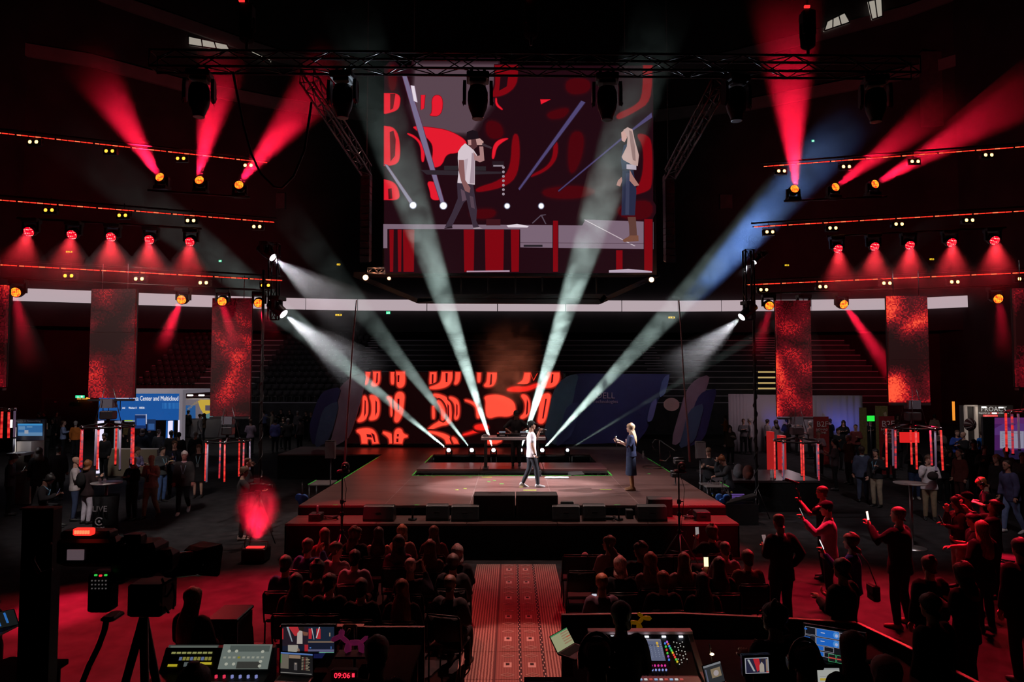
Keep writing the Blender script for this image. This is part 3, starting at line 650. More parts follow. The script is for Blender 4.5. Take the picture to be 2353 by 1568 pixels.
for s in ([(1560, 600), (1650, 600), (1640, 760), (1570, 900), (1545, 800)], [(1530, 240), (1690, 240), (1690, 330), (1540, 345)], [(990, 520), (1090, 540), (1110, 640), (1000, 640)], [(1400, 470), (1560, 430), (1520, 500), (1420, 510)], [(1360, 990), (1600, 960), (1760, 1000), (1600, 1050), (1400, 1040)], [(330, 150), (385, 150), (380, 310), (340, 320)], [(880, 1130), (1060, 1120), (1040, 1180), (900, 1180)], [(1870, 1100), (2110, 1050), (2110, 1190), (1900, 1180)]): cv.poly(smooth(s, 2), R3_, 30, K0)
for s in ([(1050, 150), (1205, 150), (1200, 280), (1120, 350), (1010, 365), (1060, 300)], [(2055, 150), (2112, 150), (2105, 390), (2000, 460), (1880, 520), (1870, 480), (1990, 430), (2050, 370)], [(2000, 610), (2080, 620), (2112, 680), (2112, 960), (2080, 1000), (1960, 1030), (2050, 930), (2060, 700)], [(1170, 610), (1215, 620), (1215, 850), (1150, 960), (930, 1010), (920, 980), (1090, 930), (1160, 840)], [(1450, 660), (1475, 670), (1470, 780), (1400, 860), (1290, 905), (1300, 890), (1400, 840), (1445, 770)]): cv.poly(smooth(s, 2, lambda p: p[1] < 152), R2_, 12, K0)
cv.poly([(1090, 215), (1140, 215), (1130, 290), (1080, 320)], K0, 6, R2_)
for s in ([(304, 338), (410, 342), (408, 420), (385, 455), (312, 475), (304, 475)], [(553, 350), (578, 350), (570, 440), (553, 450)], [(625, 352), (700, 355), (690, 490), (605, 490), (630, 470)], [(304, 558), (370, 570), (405, 640), (410, 780), (380, 820), (304, 828)], [(490, 560), (620, 570), (740, 590), (850, 650), (860, 700), (800, 740), (720, 745), (690, 830), (620, 840), (640, 700), (600, 640), (520, 585)], [(445, 605), (500, 620), (545, 660), (575, 720), (572, 800), (555, 800), (553, 700), (520, 645)], [(304, 920), (370, 940), (400, 990), (408, 1058), (304, 1058)], [(590, 930), (660, 945), (690, 1000), (690, 1058), (620, 1058), (615, 1000)], [(1030, 780), (1040, 690), (1080, 650), (1150, 640), (1110, 660), (1060, 700), (1045, 780)], [(1358, 382), (1425, 380), (1362, 410)], [(1055, 370), (1062, 372), (1064, 410), (1105, 448), (1095, 448), (1056, 418)]): cv.poly(smooth(s, 2, lambda p: p[0] < 310 or len(s) < 5), R1_, 5, R2_)
for s in ([(345, 342), (378, 342), (362, 440), (345, 452)], [(342, 600), (365, 592), (380, 650), (375, 760), (347, 800)], [(330, 985), (352, 980), (358, 1050), (334, 1054)]): cv.poly(s, (.12, .002, .006), 6, R1_)
# beams and lamps in the picture
cv.poly([(425, 212), (450, 212), (560, 560), (710, 1085), (690, 1090), (535, 600)], (.2, .16, .28), 5, (.1, .02, .05)); cv.poly([(485, 285), (505, 290), (525, 400), (505, 390)], (.85, .75, .85), 5, (.3, .2, .3))
cv.poly([(306, 815), (325, 825), (505, 1085), (485, 1092)], (.27, .24, .33), 5, (.1, .02, .05)); cv.poly([(1635, 390), (1660, 398), (1215, 992), (1210, 985)], (.085, .065, .18), 8, K0); cv.poly([(2110, 470), (2112, 500), (1980, 590), (1480, 1002), (1478, 998)], (.075, .055, .16), 6, K0)
for s in ((('e', 498, 1095, 19, 19)), (('e', 703, 1098, 20, 20)), (('e', 1133, 1100, 14, 14)), (('e', 1363, 1100, 14, 15))): cv.poly(s, (1.5, 1.5, 1.7), 8, (.1, .1, .16))
cv.poly([(550, 856), (800, 862), (1095, 868), (1095, 882), (800, 892), (590, 888)], (.03, .02, .028)); cv.rect(708, 828, 800, 858, (.025, .02, .025)); cv.rect(918, 832, 990, 862, (.025, .02, .025)); cv.rect(1032, 798, 1112, 838, (.02, .01, .015)); cv.rect(1040, 824, 1108, 834, (.3, .25, .3))
for y in range(840, 1030, 30): cv.poly(('e', 1108, y, 9, 9), (.35, .28, .33))
# stage floor in the picture
cv.poly([(298, 1222), (715, 1225), (1120, 1228), (1640, 1232), (1662, 1192), (2120, 1208), (2120, 1392), (1222, 1380), (1222, 1258), (325, 1256), (325, 1385), (298, 1385)], LV)
cv.poly([(1650, 1193), (1660, 1193), (2000, 1370), (1990, 1372)], (.6, .5, .55)); cv.poly([(1222, 1345), (2120, 1352), (2120, 1358), (1222, 1350)], (.12, .07, .1)); cv.rect(1245, 1362, 1372, 1376, (.02, .015, .02))
for x0, x1 in ((340, 366), (396, 420), (432, 506), (842, 910), (985, 1110), (1160, 1214)): cv.poly([(x0, 1260), (x1, 1260), (x1 - 4, 1545), (x0 + 4, 1545)], R2_, 6, K0)
for x0, x1, y in ((1445, 1474, 1200), (2060, 2112, 1190), (1870, 1910, 1400)): cv.poly([(x0, y), (x1, y), (x1, 1545), (x0, 1545)], R2_, 6, K0)
cv.poly([(1820, 1535), (1950, 1525), (2110, 1540), (2110, 1550), (1820, 1550)], (.5, .4, .5)); cv.poly([(860, 1538), (1150, 1535), (1150, 1546), (860, 1548)], (.45, .3, .4))
cv.poly([(1300, 1215), (1360, 1160), (1395, 1157), (1395, 1162), (1362, 1168), (1306, 1220)], (.1, .07, .1)); cv.poly([(1360, 1165), (1370, 1165), (1398, 1222), (1390, 1222)], (.1, .07, .1)); cv.rect(992, 1190, 1088, 1232, (.05, .008, .012)); cv.poly([(1130, 1232), (1200, 1222), (1280, 1236), (1270, 1246), (1140, 1245)], (.8, .7, .78))
# singer in the picture
SK = (.10, .035, .04)
cv.poly([(795, 945), (905, 958), (915, 1030), (930, 1130), (925, 1200), (948, 1250), (905, 1250), (880, 1150), (860, 1060), (840, 1080), (800, 1160), (760, 1240), (712, 1246), (760, 1150), (800, 1050)], (.045, .028, .045)); cv.poly([(820, 985), (845, 1000), (860, 1060), (830, 1070)], (.12, .07, .1)); cv.poly([(880, 1030), (905, 1040), (915, 1120), (890, 1110)], (.1, .06, .085))
cv.poly([(708, 1250), (762, 1235), (765, 1252), (712, 1256)], (.02, .01, .015)); cv.poly([(905, 1248), (945, 1244), (968, 1254), (905, 1256)], (.4, .32, .36))
cv.poly([(850, 678), (905, 720), (932, 760), (916, 800), (915, 957), (798, 945), (806, 860), (800, 780), (802, 735), (825, 700)], (.72, .60, .66)); cv.poly([(895, 740), (928, 765), (914, 800), (913, 950), (880, 950), (890, 830)], (.40, .30, .36)); cv.poly([(845, 790), (870, 780), (860, 860), (850, 940), (840, 860)], (.55, .44, .5))
cv.poly([(806, 790), (842, 790), (850, 925), (886, 980), (880, 1012), (850, 1000), (822, 930), (806, 860)], (.26, .11, .11)); cv.poly([(862, 650), (936, 648), (932, 700), (905, 722), (868, 690)], SK); cv.poly([(868, 640), (890, 640), (892, 690), (872, 690)], (.5, .25, .24))
cv.poly([(858, 640), (862, 602), (900, 588), (934, 600), (944, 645), (900, 652), (862, 656)], (.012, .006, .01)); cv.poly([(905, 735), (930, 765), (950, 760), (945, 700), (972, 700), (980, 795), (950, 806), (912, 790)], (.42, .22, .22)); cv.poly([(922, 650), (950, 645), (975, 668), (968, 690), (930, 690)], (.55, .32, .3)); cv.poly([(965, 676), (1030, 704), (1026, 716), (965, 694)], (.05, .03, .04))
# woman in the picture
cv.poly([(1945, 1175), (2000, 1175), (2012, 1335), (1920, 1342), (1958, 1300), (1955, 1230)], (.12, .05, .04)); cv.poly([(1912, 1330), (1965, 1300), (2018, 1300), (2020, 1338), (1990, 1340), (1920, 1345)], (.2, .08, .05))
cv.poly([(1910, 860), (1985, 858), (2005, 1000), (1995, 1165), (1903, 1165), (1908, 1000)], (.022, .025, .06)); cv.poly([(1935, 880), (1960, 880), (1955, 1160), (1930, 1160)], (.045, .05, .1)); cv.poly([(1920, 690), (1962, 678), (1992, 740), (2006, 852), (1908, 856), (1900, 790)], (.03, .035, .075))
cv.poly([(1938, 820), (2004, 824), (2004, 858), (1938, 852)], (.5, .42, .5)); cv.poly([(1955, 690), (1982, 690), (1982, 712), (1955, 712)], (.5, .42, .5)); cv.poly([(1960, 858), (1982, 900), (2024, 962), (1992, 968), (1958, 930)], (.42, .2, .17)); cv.poly([(1905, 905), (1880, 930), (1870, 962), (1895, 970), (1910, 930)], (.42, .2, .17))
cv.poly([(1902, 605), (1928, 588), (1942, 640), (1925, 672), (1906, 660)], (.62, .34, .3)); cv.poly([(1915, 590), (1945, 570), (1978, 585), (1992, 650), (2022, 760), (2014, 832), (1972, 822), (1915, 790), (1905, 770), (1940, 700), (1945, 640), (1928, 605)], (.55, .36, .33)); cv.poly([(1955, 590), (1975, 600), (1995, 700), (2000, 800), (1980, 790), (1965, 690)], (.30, .17, .16))
cv.build('screen_image', vcol_mat('screen_image', .9), scr)
for x in (A.x + 1, B.x - 1): MB().cyl((x, SY + .1, B.z), (x, SY + .1, 46), .02, n=5).build('rigging_wire', M_blackm, scr, world=True)
# frame and catwalk under the screen
cw = thing('catwalk', 'dark catwalk frame hanging under the big screen', 'catwalk', P(1192, 640, 25))
for x0, y0, x1, y1 in ((815, 632, 1512, 632), (1030, 682, 1390, 682), (815, 632, 960, 692), (960, 692, 1030, 682), (1512, 632, 1378, 694), (1378, 694, 1390, 682), (960, 692, 1378, 694)):
    a, b = P(x0, y0, 25), P(x1, y1, 25); MB().box((a + b) / 2, (.3, (b - a).length, .16), 0).build('beam', mat('catwalk_grey', (.035, .032, .034), .6), cw)
    o = cw.children[-1]; me = o.data; M = Matrix.Translation((a + b) / 2 - cw.location) @ (b - a).to_track_quat('Y', 'Z').to_matrix().to_4x4() @ Matrix.Translation(-(a + b) / 2); me.transform(M)
for k in range(6):
    a, b = P(1060 + 62 * k, 636, 25), P(1060 + 62 * k, 682, 25); MB().cyl(a, b, .035, n=5).build('strut', mat('catwalk_grey', ()), cw, world=True)
for px, y0, y1, s in ((840, 398, 602, 'left'), (1538, 402, 602, 'right')):   # line arrays
    a, b = P(px, y0, 22), P(px, y1, 22); n = 13
    t = thing('line_array', 'hanging black line array of speakers %s of the screen' % s, 'speaker', b)
    for k in range(n):
        z = b.z + (a.z - b.z) * (k + .5) / n; t_ = MB().bev((b.x, 22, z), (.3, .4, (a.z - b.z) / n - .012), .01, rx=.02 * (n - k)); t_.build('speaker_cabinet', mat('array_grey', (.022, .022, .024), .5), t, world=True)
    MB().cyl((b.x, 22, a.z), (b.x, 22, 46), .02, n=5).build('rigging_wire', M_blackm, t, world=True)

def truss(name, label, p0, p1, w, bays, chord=.025, brace=.011, m=None, roll=0):
    p0, p1 = Vector(p0), Vector(p1); L = (p1 - p0).length; m = m or M_blackm
    t = thing(name, label, 'truss', p0); x = (p1 - p0).normalized(); t.rotation_mode = 'QUATERNION'
    y = Vector((0, 0, 1)).cross(x).normalized(); z = x.cross(y)
    t.rotation_quaternion = Matrix((x, y, z)).transposed().to_quaternion()
    h = w / 2; cor = [(-h, -h), (h, -h), (h, h), (-h, h)]
    me = MB().cyl((0, 0, 0), (L, 0, 0), chord, n=8).mesh('chord'); me.materials.append(m)
    for a, b in cor: link('chord', me, None, t, (0, a, b))
    d = L / bays; bm_ = {}
    for f in range(4):
        a, b = Vector((0, *cor[f])), Vector((0, *cor[(f + 1) % 4]))
        for s in (0, 1):
            q0, q1 = (a, b + Vector((d, 0, 0))) if s == 0 else (b, a + Vector((d, 0, 0)))
            bm_[(f, s)] = MB().cyl(q0, q1, brace, n=5).mesh('brace'); bm_[(f, s)].materials.append(m)
    for k in range(bays):
        for f in range(4): link('brace', bm_[(f, (k + f) % 2)], None, t, (k * d, 0, 0))
    e = MB()
    for X in (0, L):
        for f in range(4): e.cyl((X, *cor[f]), (X, *cor[(f + 1) % 4]), brace, n=5)
    e.build('end_frame', m, t)
    return t
TY = 12.4
T0_, T1_ = P(352, 141, TY), P(2104, 156, TY + .22)
M_truss = mat('truss_black', (.03, .03, .033), .3, .8)
truss('main_truss', 'long black box truss hanging across the top of the picture', T0_, T1_, .3, 30, m=M_truss)
# moving heads hanging from the main truss, pointing down, switched off
M_head = mat('fixture_black', (.010, .010, .011), .45)
hd = thing('moving_light', 'x', 'stage light', (0, 0, 0), 0, 'unlit moving lights on the main truss')
MB().bev((0, 0, -.06), (.42, .34, .13), .015).build('base', M_head, hd); MB().bev((0, 0, -.15), (.3, .26, .06), .01).build('swivel', M_head, hd)
for s in (-1, 1):
    MB().prism([(s * .215, -.07, -.14), (s * .215, .07, -.14), (s * .22, .09, -.3), (s * .22, .08, -.52), (s * .22, 0, -.58), (s * .22, -.08, -.52), (s * .22, -.09, -.3)], (s * .06, 0, 0)).build('yoke_arm', M_head, hd)
    MB().tube([(s * .26, -.06, -.5), (s * .285, -.06, -.56), (s * .27, -.05, -.62), (s * .25, -.05, -.56)], .01, 5).build('handle', M_head, hd)
h_ = MB().lathe([(.05, -.22), (.15, -.24), (.185, -.34), (.19, -.5), (.17, -.64), (.13, -.74), (.098, -.82), (.098, -.84)], n=20).build('head', M_head, hd)
MB().lathe([(.098, -.815), (.106, -.82), (.106, -.845), (.098, -.85), (.085, -.85)], n=20).build('lens_ring', mat('ring_grey', (.08, .08, .085), .35, .6), h_)
MB().cyl((0, 0, -.835), (0, 0, -.828), .09, n=18).build('lens', mat('lens_dark', (.01, .01, .012), .05), h_)
for s in (-1, 1): MB().cyl((s * .12, 0, .0), (s * .12, 0, .1), .03, n=8).build('clamp', M_steel, hd)
for k, (px, lab) in enumerate(((458, 'unlit black moving light hanging near the left end of the main truss'), (783, 'unlit black moving light second from left on the main truss'), (1091, 'unlit black moving light hanging over the left of the big screen'), (1387, 'unlit black moving light hanging over the right of the big screen'), (1685, 'unlit black moving light second from right on the main truss'), (2008, 'unlit black moving light hanging near the right end of the main truss'))):
    f_ = (px - 352) / 1752; c = T0_.lerp(T1_, f_) + Vector((0, 0, -.2)); r = (0, 0, (.15, -.1, .05, -.05, .3, -.2)[k])
    if k == 0: hd.location = c; hd.rotation_euler = r; hd['label'] = lab
    else: dup(hd, c, r, lab)
# chain hoists above the truss
for px, y0, lab in ((567, 108, 'black chain hoist above the left of the main truss'), (1220, 98, 'black chain hoist above the middle of the main truss'), (1857, 122, 'black chain hoist with red light above the right of the main truss')):
    b = P(px, y0, TY + .1); t = thing('chain_hoist', lab, 'hoist', b); MB().cyl((0, 0, -.05), (0, 0, .4), .03, n=6).build('chain', M_blackm, t)
    MB().bev((0, 0, .55), (.24, .24, .5), .03).build('motor', M_black, t); MB().rings([[Vector((r * math.cos(a * .785), r * math.sin(a * .785), z)) for a in range(8)] for r, z in ((.1, .1), (.14, .14), (.15, .5), (.14, .55))]).build('chain_bag', M_blackcloth, t)
    MB().cyl((0, 0, .8), (0, 0, 35), .02, n=5).build('chain_top', M_blackm, t); MB().box((-.06, -.13, .82), (.1, .04, .04)).build('indicator', glow('ind_red', (1, .03, .03), 1.2), t)
# cables looping from the main truss
for pts, r, lab in (([(535, 165), (545, 215), (560, 290), (578, 355), (600, 400), (630, 430), (648, 433), (675, 405), (700, 345), (716, 235)], .022, 'black cable looping below the left of the main truss'),):
    c = MB().tube([P(x, y, TY + .1) for x, y in pts], r, 6).build('hanging_cable', M_black); tag(c, lab, 'cable')
# slanted trusses beside the screen
M_truss2 = mat('truss_grey', (.10, .09, .095), .35, .8)
truss('slanted_truss', 'slanted dark truss running down left of the big screen', P(705, 175, 15), P(842, 392, 21), .3, 14, m=M_truss2)
truss('slanted_truss', 'slanted dark truss running down right of the big screen', P(1655, 190, 15), P(1540, 400, 21), .3, 14, m=M_truss2)
truss('short_truss', 'short grey truss with two warm lamps left of the screen bottom', P(846, 622, 23.6), P(884, 622, 23.6), .18, 3, m=M_alu)
for px, py, r, lab, s in ((840, 638, .11, 'round warm lamp left of the big screen bottom', 7), (894, 640, .07, 'small warm lamp under the left corner of the big screen', 3), (1497, 643, .1, 'round warm lamp under the right corner of the big screen', 6)):
    c = P(px, py, 23.4); t = thing('warm_lamp', lab, 'lamp', c); MB().lathe([(r * .6, .2), (r, .14), (r, 0), (r * .9, 0)], (0, 0, 0), (0, 1, 0), 14).build('housing', M_head, t); MB().cyl((0, -.01, 0), (0, .01, 0), r * .85, n=14).build('lens', glow('warm_%d' % px, (1, .5, .28), s), t); lamp(c + Vector((0, -.3, 0)), 14 if r > .08 else 5, (1, .4, .2), .1, 'warm_lamp')

# ---------------------------------------------------------------- haze in the beams
def haze(name, dens, nscale=1.1, lo=.25, hi=1.9, fade=True, fin=0):
    m = bpy.data.materials.new(name); m.use_nodes = True; t = m.node_tree
    t.nodes.remove(t.nodes['Principled BSDF']); o = t.nodes['Material Output']
    v = t.nodes.new('ShaderNodeVolumeScatter'); t.links.new(v.outputs[0], o.inputs['Volume']); v.inputs['Anisotropy'].default_value = .0
    tc = t.nodes.new('ShaderNodeTexCoord'); n = t.nodes.new('ShaderNodeTexNoise'); n.inputs['Scale'].default_value = nscale; n.inputs['Detail'].default_value = 3; n.inputs['Distortion'].default_value = .6
    oi = t.nodes.new('ShaderNodeObjectInfo'); ad = t.nodes.new('ShaderNodeVectorMath'); ad.operation = 'ADD'; mu = t.nodes.new('ShaderNodeVectorMath'); mu.operation = 'SCALE'; mu.inputs[0].default_value = (37, 19, 53)
    t.links.new(oi.outputs['Random'], mu.inputs['Scale']); t.links.new(tc.outputs['Object'], ad.inputs[0]); t.links.new(mu.outputs[0], ad.inputs[1]); t.links.new(ad.outputs[0], n.inputs['Vector'])
    mp = t.nodes.new('ShaderNodeMapRange'); mp.inputs[1].default_value = .36; mp.inputs[2].default_value = .68; mp.inputs[3].default_value = lo * dens; mp.inputs[4].default_value = hi * dens
    t.links.new(n.outputs[0], mp.inputs[0]); out = mp.outputs[0]
    if fade:   # the haze thins out away from the fixture
        sx = t.nodes.new('ShaderNodeSeparateXYZ'); t.links.new(tc.outputs['Generated'], sx.inputs[0])
        f = t.nodes.new('ShaderNodeMapRange'); f.interpolation_type = 'SMOOTHSTEP'; f.inputs[1].default_value = 1.0 if fade is True else fade[1]; f.inputs[2].default_value = .35 if fade is True else fade[0]; f.inputs[3].default_value = 0; f.inputs[4].default_value = 1
        t.links.new(sx.outputs[2], f.inputs[0]); k = t.nodes.new('ShaderNodeMath'); k.operation = 'MULTIPLY'; t.links.new(out, k.inputs[0]); t.links.new(f.outputs[0], k.inputs[1]); out = k.outputs[0]
        if fin:
            f2 = t.nodes.new('ShaderNodeMapRange'); f2.interpolation_type = 'SMOOTHSTEP'; f2.inputs[2].default_value = fin; t.links.new(sx.outputs[2], f2.inputs[0]); k2 = t.nodes.new('ShaderNodeMath'); k2.operation = 'MULTIPLY'; t.links.new(out, k2.inputs[0]); t.links.new(f2.outputs[0], k2.inputs[1]); out = k2.outputs[0]
    t.links.new(out, v.inputs['Density']); return m
H_white = haze('haze_white', .055, 1.3, fade=(.12, 1.0)); H_red = haze('haze_red', .07, .8, .6, 1.4, fade=(.12, 1.0)); H_wide = haze('haze_wide', .05, .9, .45, 1.5, fade=(.05, .95))
def beam(p, t, ang, watt, col, hz, label, r0=.06, blend=.5, size=.05, ext=1.0, back=0):
    p, t = Vector(p), Vector(t); d = (t - p); L = d.length * ext; d.normalize()
    spot(p + d * (.02 - back), t, ang, watt, col, blend, size, 'beam_lamp')
    r1 = r0 + math.tan(math.radians(ang / 2)) * L * 1.02
    mb = MB(); n = 18
    mb.rings([[Vector((r * math.cos(2 * math.pi * j / n), r * math.sin(2 * math.pi * j / n), z)) for j in range(n)] for r, z in ((r0, 0), (r1, L))])
    o = mb.build('light_beam', hz); o.location = p + d * .03; o.rotation_mode = 'QUATERNION'; o.rotation_quaternion = d.to_track_quat('Z', 'Y')
    return tag(o, label, 'light beam')

# floor spots at the back of the pit and their tall white beams
M_lens = glow('lens_white', (.85, .95, 1.0), 9)
def head_on(name, label, lens_at, aim, r, col_mat, base_at=None, stand=None, face=None, cat='stage light', depth=.3):
    """moving head whose lens sits at lens_at and looks along aim"""
    L = Vector(lens_at); d = Vector(aim).normalized(); t = thing(name, label, cat, L)
    h = MB().lathe([(r * .5, -depth - .02), (r * 1.1, -depth), (r * 1.25, -depth * .5), (r * 1.12, -.03), (r * 1.12, 0), (r, 0)], (0, 0, 0), d, 18).build('head', M_head, t)
    if face: MB().lathe([(r, -.01), (r, .004), (.001, .012)], (0, 0, 0), d, 18).build('lens', col_mat, h)
    else: MB().ell((0, 0, 0), r * .98, r * .98, r * .98, 14, 8).build('lens', col_mat, h)
    c = -d * depth * .5; s = d.cross(Vector((0, 0, 1)))
    s = s.normalized() if s.length > .1 else Vector((1, 0, 0)); up = 1 if base_at is None else base_at
    for q in (-1, 1):
        a = c + s * q * r * 1.42; MB().box(a + Vector((0, 0, up * r * .8)), (.05, .09, r * 2.2), math.atan2(s.y, s.x)).build('yoke_arm', M_head, t)
    MB().bev(c + Vector((0, 0, up * r * 2.1)), (r * 3.1, r * 2.4, r * .9), .01, math.atan2(s.y, s.x)).build('base', M_head, t)
    return t
BY = 26.15
BEAMS = [(1031, 'first', (90, 262), 19, 6.5, 42000), (1084, 'second', (610, 430), 20, 6.5, 26000), (1134, 'third', (790, -10), 20, 7.6, 90000), (1196, 'fourth', (1535, -10), 20, 7.8, 125000), (1246, 'fifth', (1990, 236), 21, 7.0, 58000), (1304, 'last', (2300, 430), 22, 2.8, 9000)]
for px, w, tg, Yt, ang, W in BEAMS:
    p = P(px, 1035, BY); q = P(*tg, Yt); d = (q - p).normalized()
    head_on('floor_spot', 'small bright white floor spot, %s from the left behind the pit' % w, p, Vector((0, -1, .25)), .075 if W > 19000 else .06, M_lens if W > 19000 else glow('lens_dim', (.7, .85, 1), 4), base_at=-1)
    beam(p + d * .12, q, ang, W, (.74, 1.0, .93), H_white, 'pale %s light beam rising from the %s floor spot' % ('faint narrow' if W < 19000 else 'smoky white', w), .03, .5, .03)
q = P(1990, 240, 20); p = P(1560, 720, 22.8); beam(p, q, 9, 90000, (.16, .36, 1.0), haze('haze_blue', .07, .8, .2, 1.8, fade=(.25, 1.0), fin=.45), 'wide blue haze lit beam at the upper right', .32, .8, .05, back=4.0)

# side towers with white profile spots
for s, label, tower in ((-1, 'left', [(628, 560, 735)]), (1, 'right', [(1722, 575, 735)])):
    for px, y0, y1 in tower:
        a, b = P(px, y0, 18.4), P(px, y1, 18.4); t = truss('light_tower', 'dark vertical pipe ladder holding the white spots on the %s' % label, b, b + Vector((.001, 0, a.z - b.z)), .22, 5, m=M_truss)
W_face = glow('spot_face', (1, .95, 1), 5)
for px, py, tx, ty, Yt, ang, W, lab, r in ((627, 592, 860, 770, 18.5, 34, 6000, 'upper white profile spot on the left tower', .11), (652, 722, 880, 900, 18.6, 30, 5500, 'lower white profile spot on the left tower', .13), (1734, 603, 1690, 640, 18.3, 30, 150, 'small white spot at the top of the right tower', .06), (1704, 729, 1520, 880, 18.5, 32, 4500, 'white profile spot on the right tower', .11)):
    p = P(px, py, 18.3); q = P(tx, ty, Yt); d = (q - p).normalized()
    head_on('profile_spot', lab, p, d * 1 + Vector((0, -.25, 0)), r, W_face, 1, face=1, depth=.5)
    beam(p + d * .06, q, ang, W, (.93, .92, 1), H_wide, 'wide grey smoky beam from the %s' % lab, r * .7, .6, .05)
# ================================================================ RED RIGS LEFT AND RIGHT
def sL(px): return 98 - (98 - 86.2) * px / 630.0        # px per metre along the left rig
def sR(px): return 84 + (92 - 84) * (px - 1730) / 623.0
def RP(px, py, dY=0):
    s = sL(px) if px < 1000 else sR(px); return P(px, py, FPX / s + dY)
M_strip = glow('strip_red', (1, .03, .015), 1.6); M_strip2 = glow('strip_orange', (1, .10, .04), 2.4)
for side, n, a, b in (('left', 'top', (-60, 299), (615, 374)), ('left', 'middle', (-60, 455), (631, 511)), ('left', 'bottom', (-60, 605.5), (649, 645)), ('right', 'top', (1752, 383), (2420, 332)), ('right', 'middle', (1730, 522), (2420, 481)), ('right', 'bottom', (1713, 655), (2420, 624))):
    A, B = RP(*a), RP(*b); t = thing('led_strip', 'long glowing red led strip, %s one of the %s rig' % (n, side), 'led strip', A)
    N = 48; d = (B - A) / N
    for k in range(N):
        g = .006 if k % 6 else .035
        p0 = A + d * k + d.normalized() * g; p1 = A + d * (k + 1) - d.normalized() * .012
        MB().cyl(p0, p1, .0125, n=5).build('led_segment', M_strip if (k * 7) % 3 else M_strip2, t, world=True)
    off = Vector((0, .04, .015)); MB().cyl(A + off, B + off, .018, n=6).build('housing', M_blackm, t, world=True)
    MB().cyl(A + off + Vector((0, .1, .12)), B + off + Vector((0, .1, .12)), .025, n=6).build('pipe', M_blackm, t, world=True)
# warm two-lamp blinders hanging below the strips
M_b1 = glow('blinder_warm', (1, .52, .17), 4.2); M_b2 = glow('blinder_amber', (1, .42, .04), 2.2)
bl = thing('blinder_light', 'x', 'stage light', (0, 0, 0), 0, 'two-lamp blinders below the red strips')
MB().bev((0, .08, 0), (.34, .12, .17), .012).build('housing', M_head, bl); MB().tube([(-.18, .08, 0), (-.19, .08, .12), (.19, .08, .12), (.18, .08, 0)], .012, 5).build('bracket', M_head, bl); MB().cyl((0, .08, .12), (0, .08, .32), .012, n=5).build('hanger', M_head, bl)
for s in (-1, 1):
    l_ = MB().lathe([(.062, .0), (.07, .02), (.055, .05)], (s * .078, 0, 0), (0, 1, 0), 14).build('lamp_rim', M_head, bl); MB().ell((s * .078, .012, 0), .06, .018, .06, 14, 6).build('lamp', M_b1, bl)
blist = [('left', 'top', [(76, 326), (251, 347), (415, 364), (570, 380)]), ('left', 'middle', [(112, 483), (281, 495), (438, 507), (590, 521)]), ('left', 'bottom', [(157, 634), (319, 641), (467, 650), (610, 656)]),
         ('right', 'top', [(1796, 393), (1945, 383), (2103, 371), (2272, 356)]), ('right', 'middle', [(1769, 533), (1914, 524), (2066, 515), (2228, 506)]), ('right', 'bottom', [(1755, 666), (1891, 659), (2038, 651), (2194, 648), (2350, 641)])]
ordn = ['leftmost', 'second from left', 'third from left', 'fourth from left', 'rightmost']
first = True
for side, row, pts in blist:
    for k, (x, y) in enumerate(pts):
        lab = 'pair of round warm lamps, %s under the %s %s strip' % (ordn[k], row, side)
        loc = RP(x, y, -.05)
        if first: bl.location = loc; bl['label'] = lab; o = bl; first = False
        else: o = dup(bl, loc, None, lab)
        if (x, y) in ((251, 347), (415, 364), (112, 483), (281, 495), (157, 634), (610, 656)):
            for ch in o.children:
                if ch.name.startswith('lamp') and 'rim' not in ch.name: ch.data = ch.data.copy(); ch.data.materials[0] = M_b2
# round red wash lights
def wash_face():
    m = bpy.data.materials.new('wash_face'); m.use_nodes = True; t = m.node_tree; b = t.nodes['Principled BSDF']
    tc = t.nodes.new('ShaderNodeTexCoord'); v = t.nodes.new('ShaderNodeTexVoronoi'); v.inputs['Scale'].default_value = 24; v.inputs['Randomness'].default_value = .25
    r = t.nodes.new('ShaderNodeValToRGB'); r.color_ramp.elements[0].position = .35; r.color_ramp.elements[0].color = (1, .40, .02, 1); r.color_ramp.elements[1].position = .62; r.color_ramp.elements[1].color = (.9, .03, .01, 1)
    t.links.new(tc.outputs['Object'], v.inputs['Vector']); t.links.new(v.outputs['Distance'], r.inputs[0]); t.links.new(r.outputs[0], b.inputs['Emission Color']); b.inputs['Emission Strength'].default_value = 1.7
    b.inputs['Base Color'].default_value = (.02, .02, .02, 1); m.cycles.emission_sampling = 'NONE'; return m
M_wash = wash_face()
def wash_pink():
    m = M_wash.copy(); m.name = 'wash_face_pink'; r = [n for n in m.node_tree.nodes if n.type == 'VALTORGB'][0]
    r.color_ramp.elements[0].color = (1, .45, .4, 1); r.color_ramp.elements[0].position = .2; r.color_ramp.elements[1].color = (.55, .0, .01, 1); r.color_ramp.elements[1].position = .4; return m
M_washp = wash_pink()
WASH = []
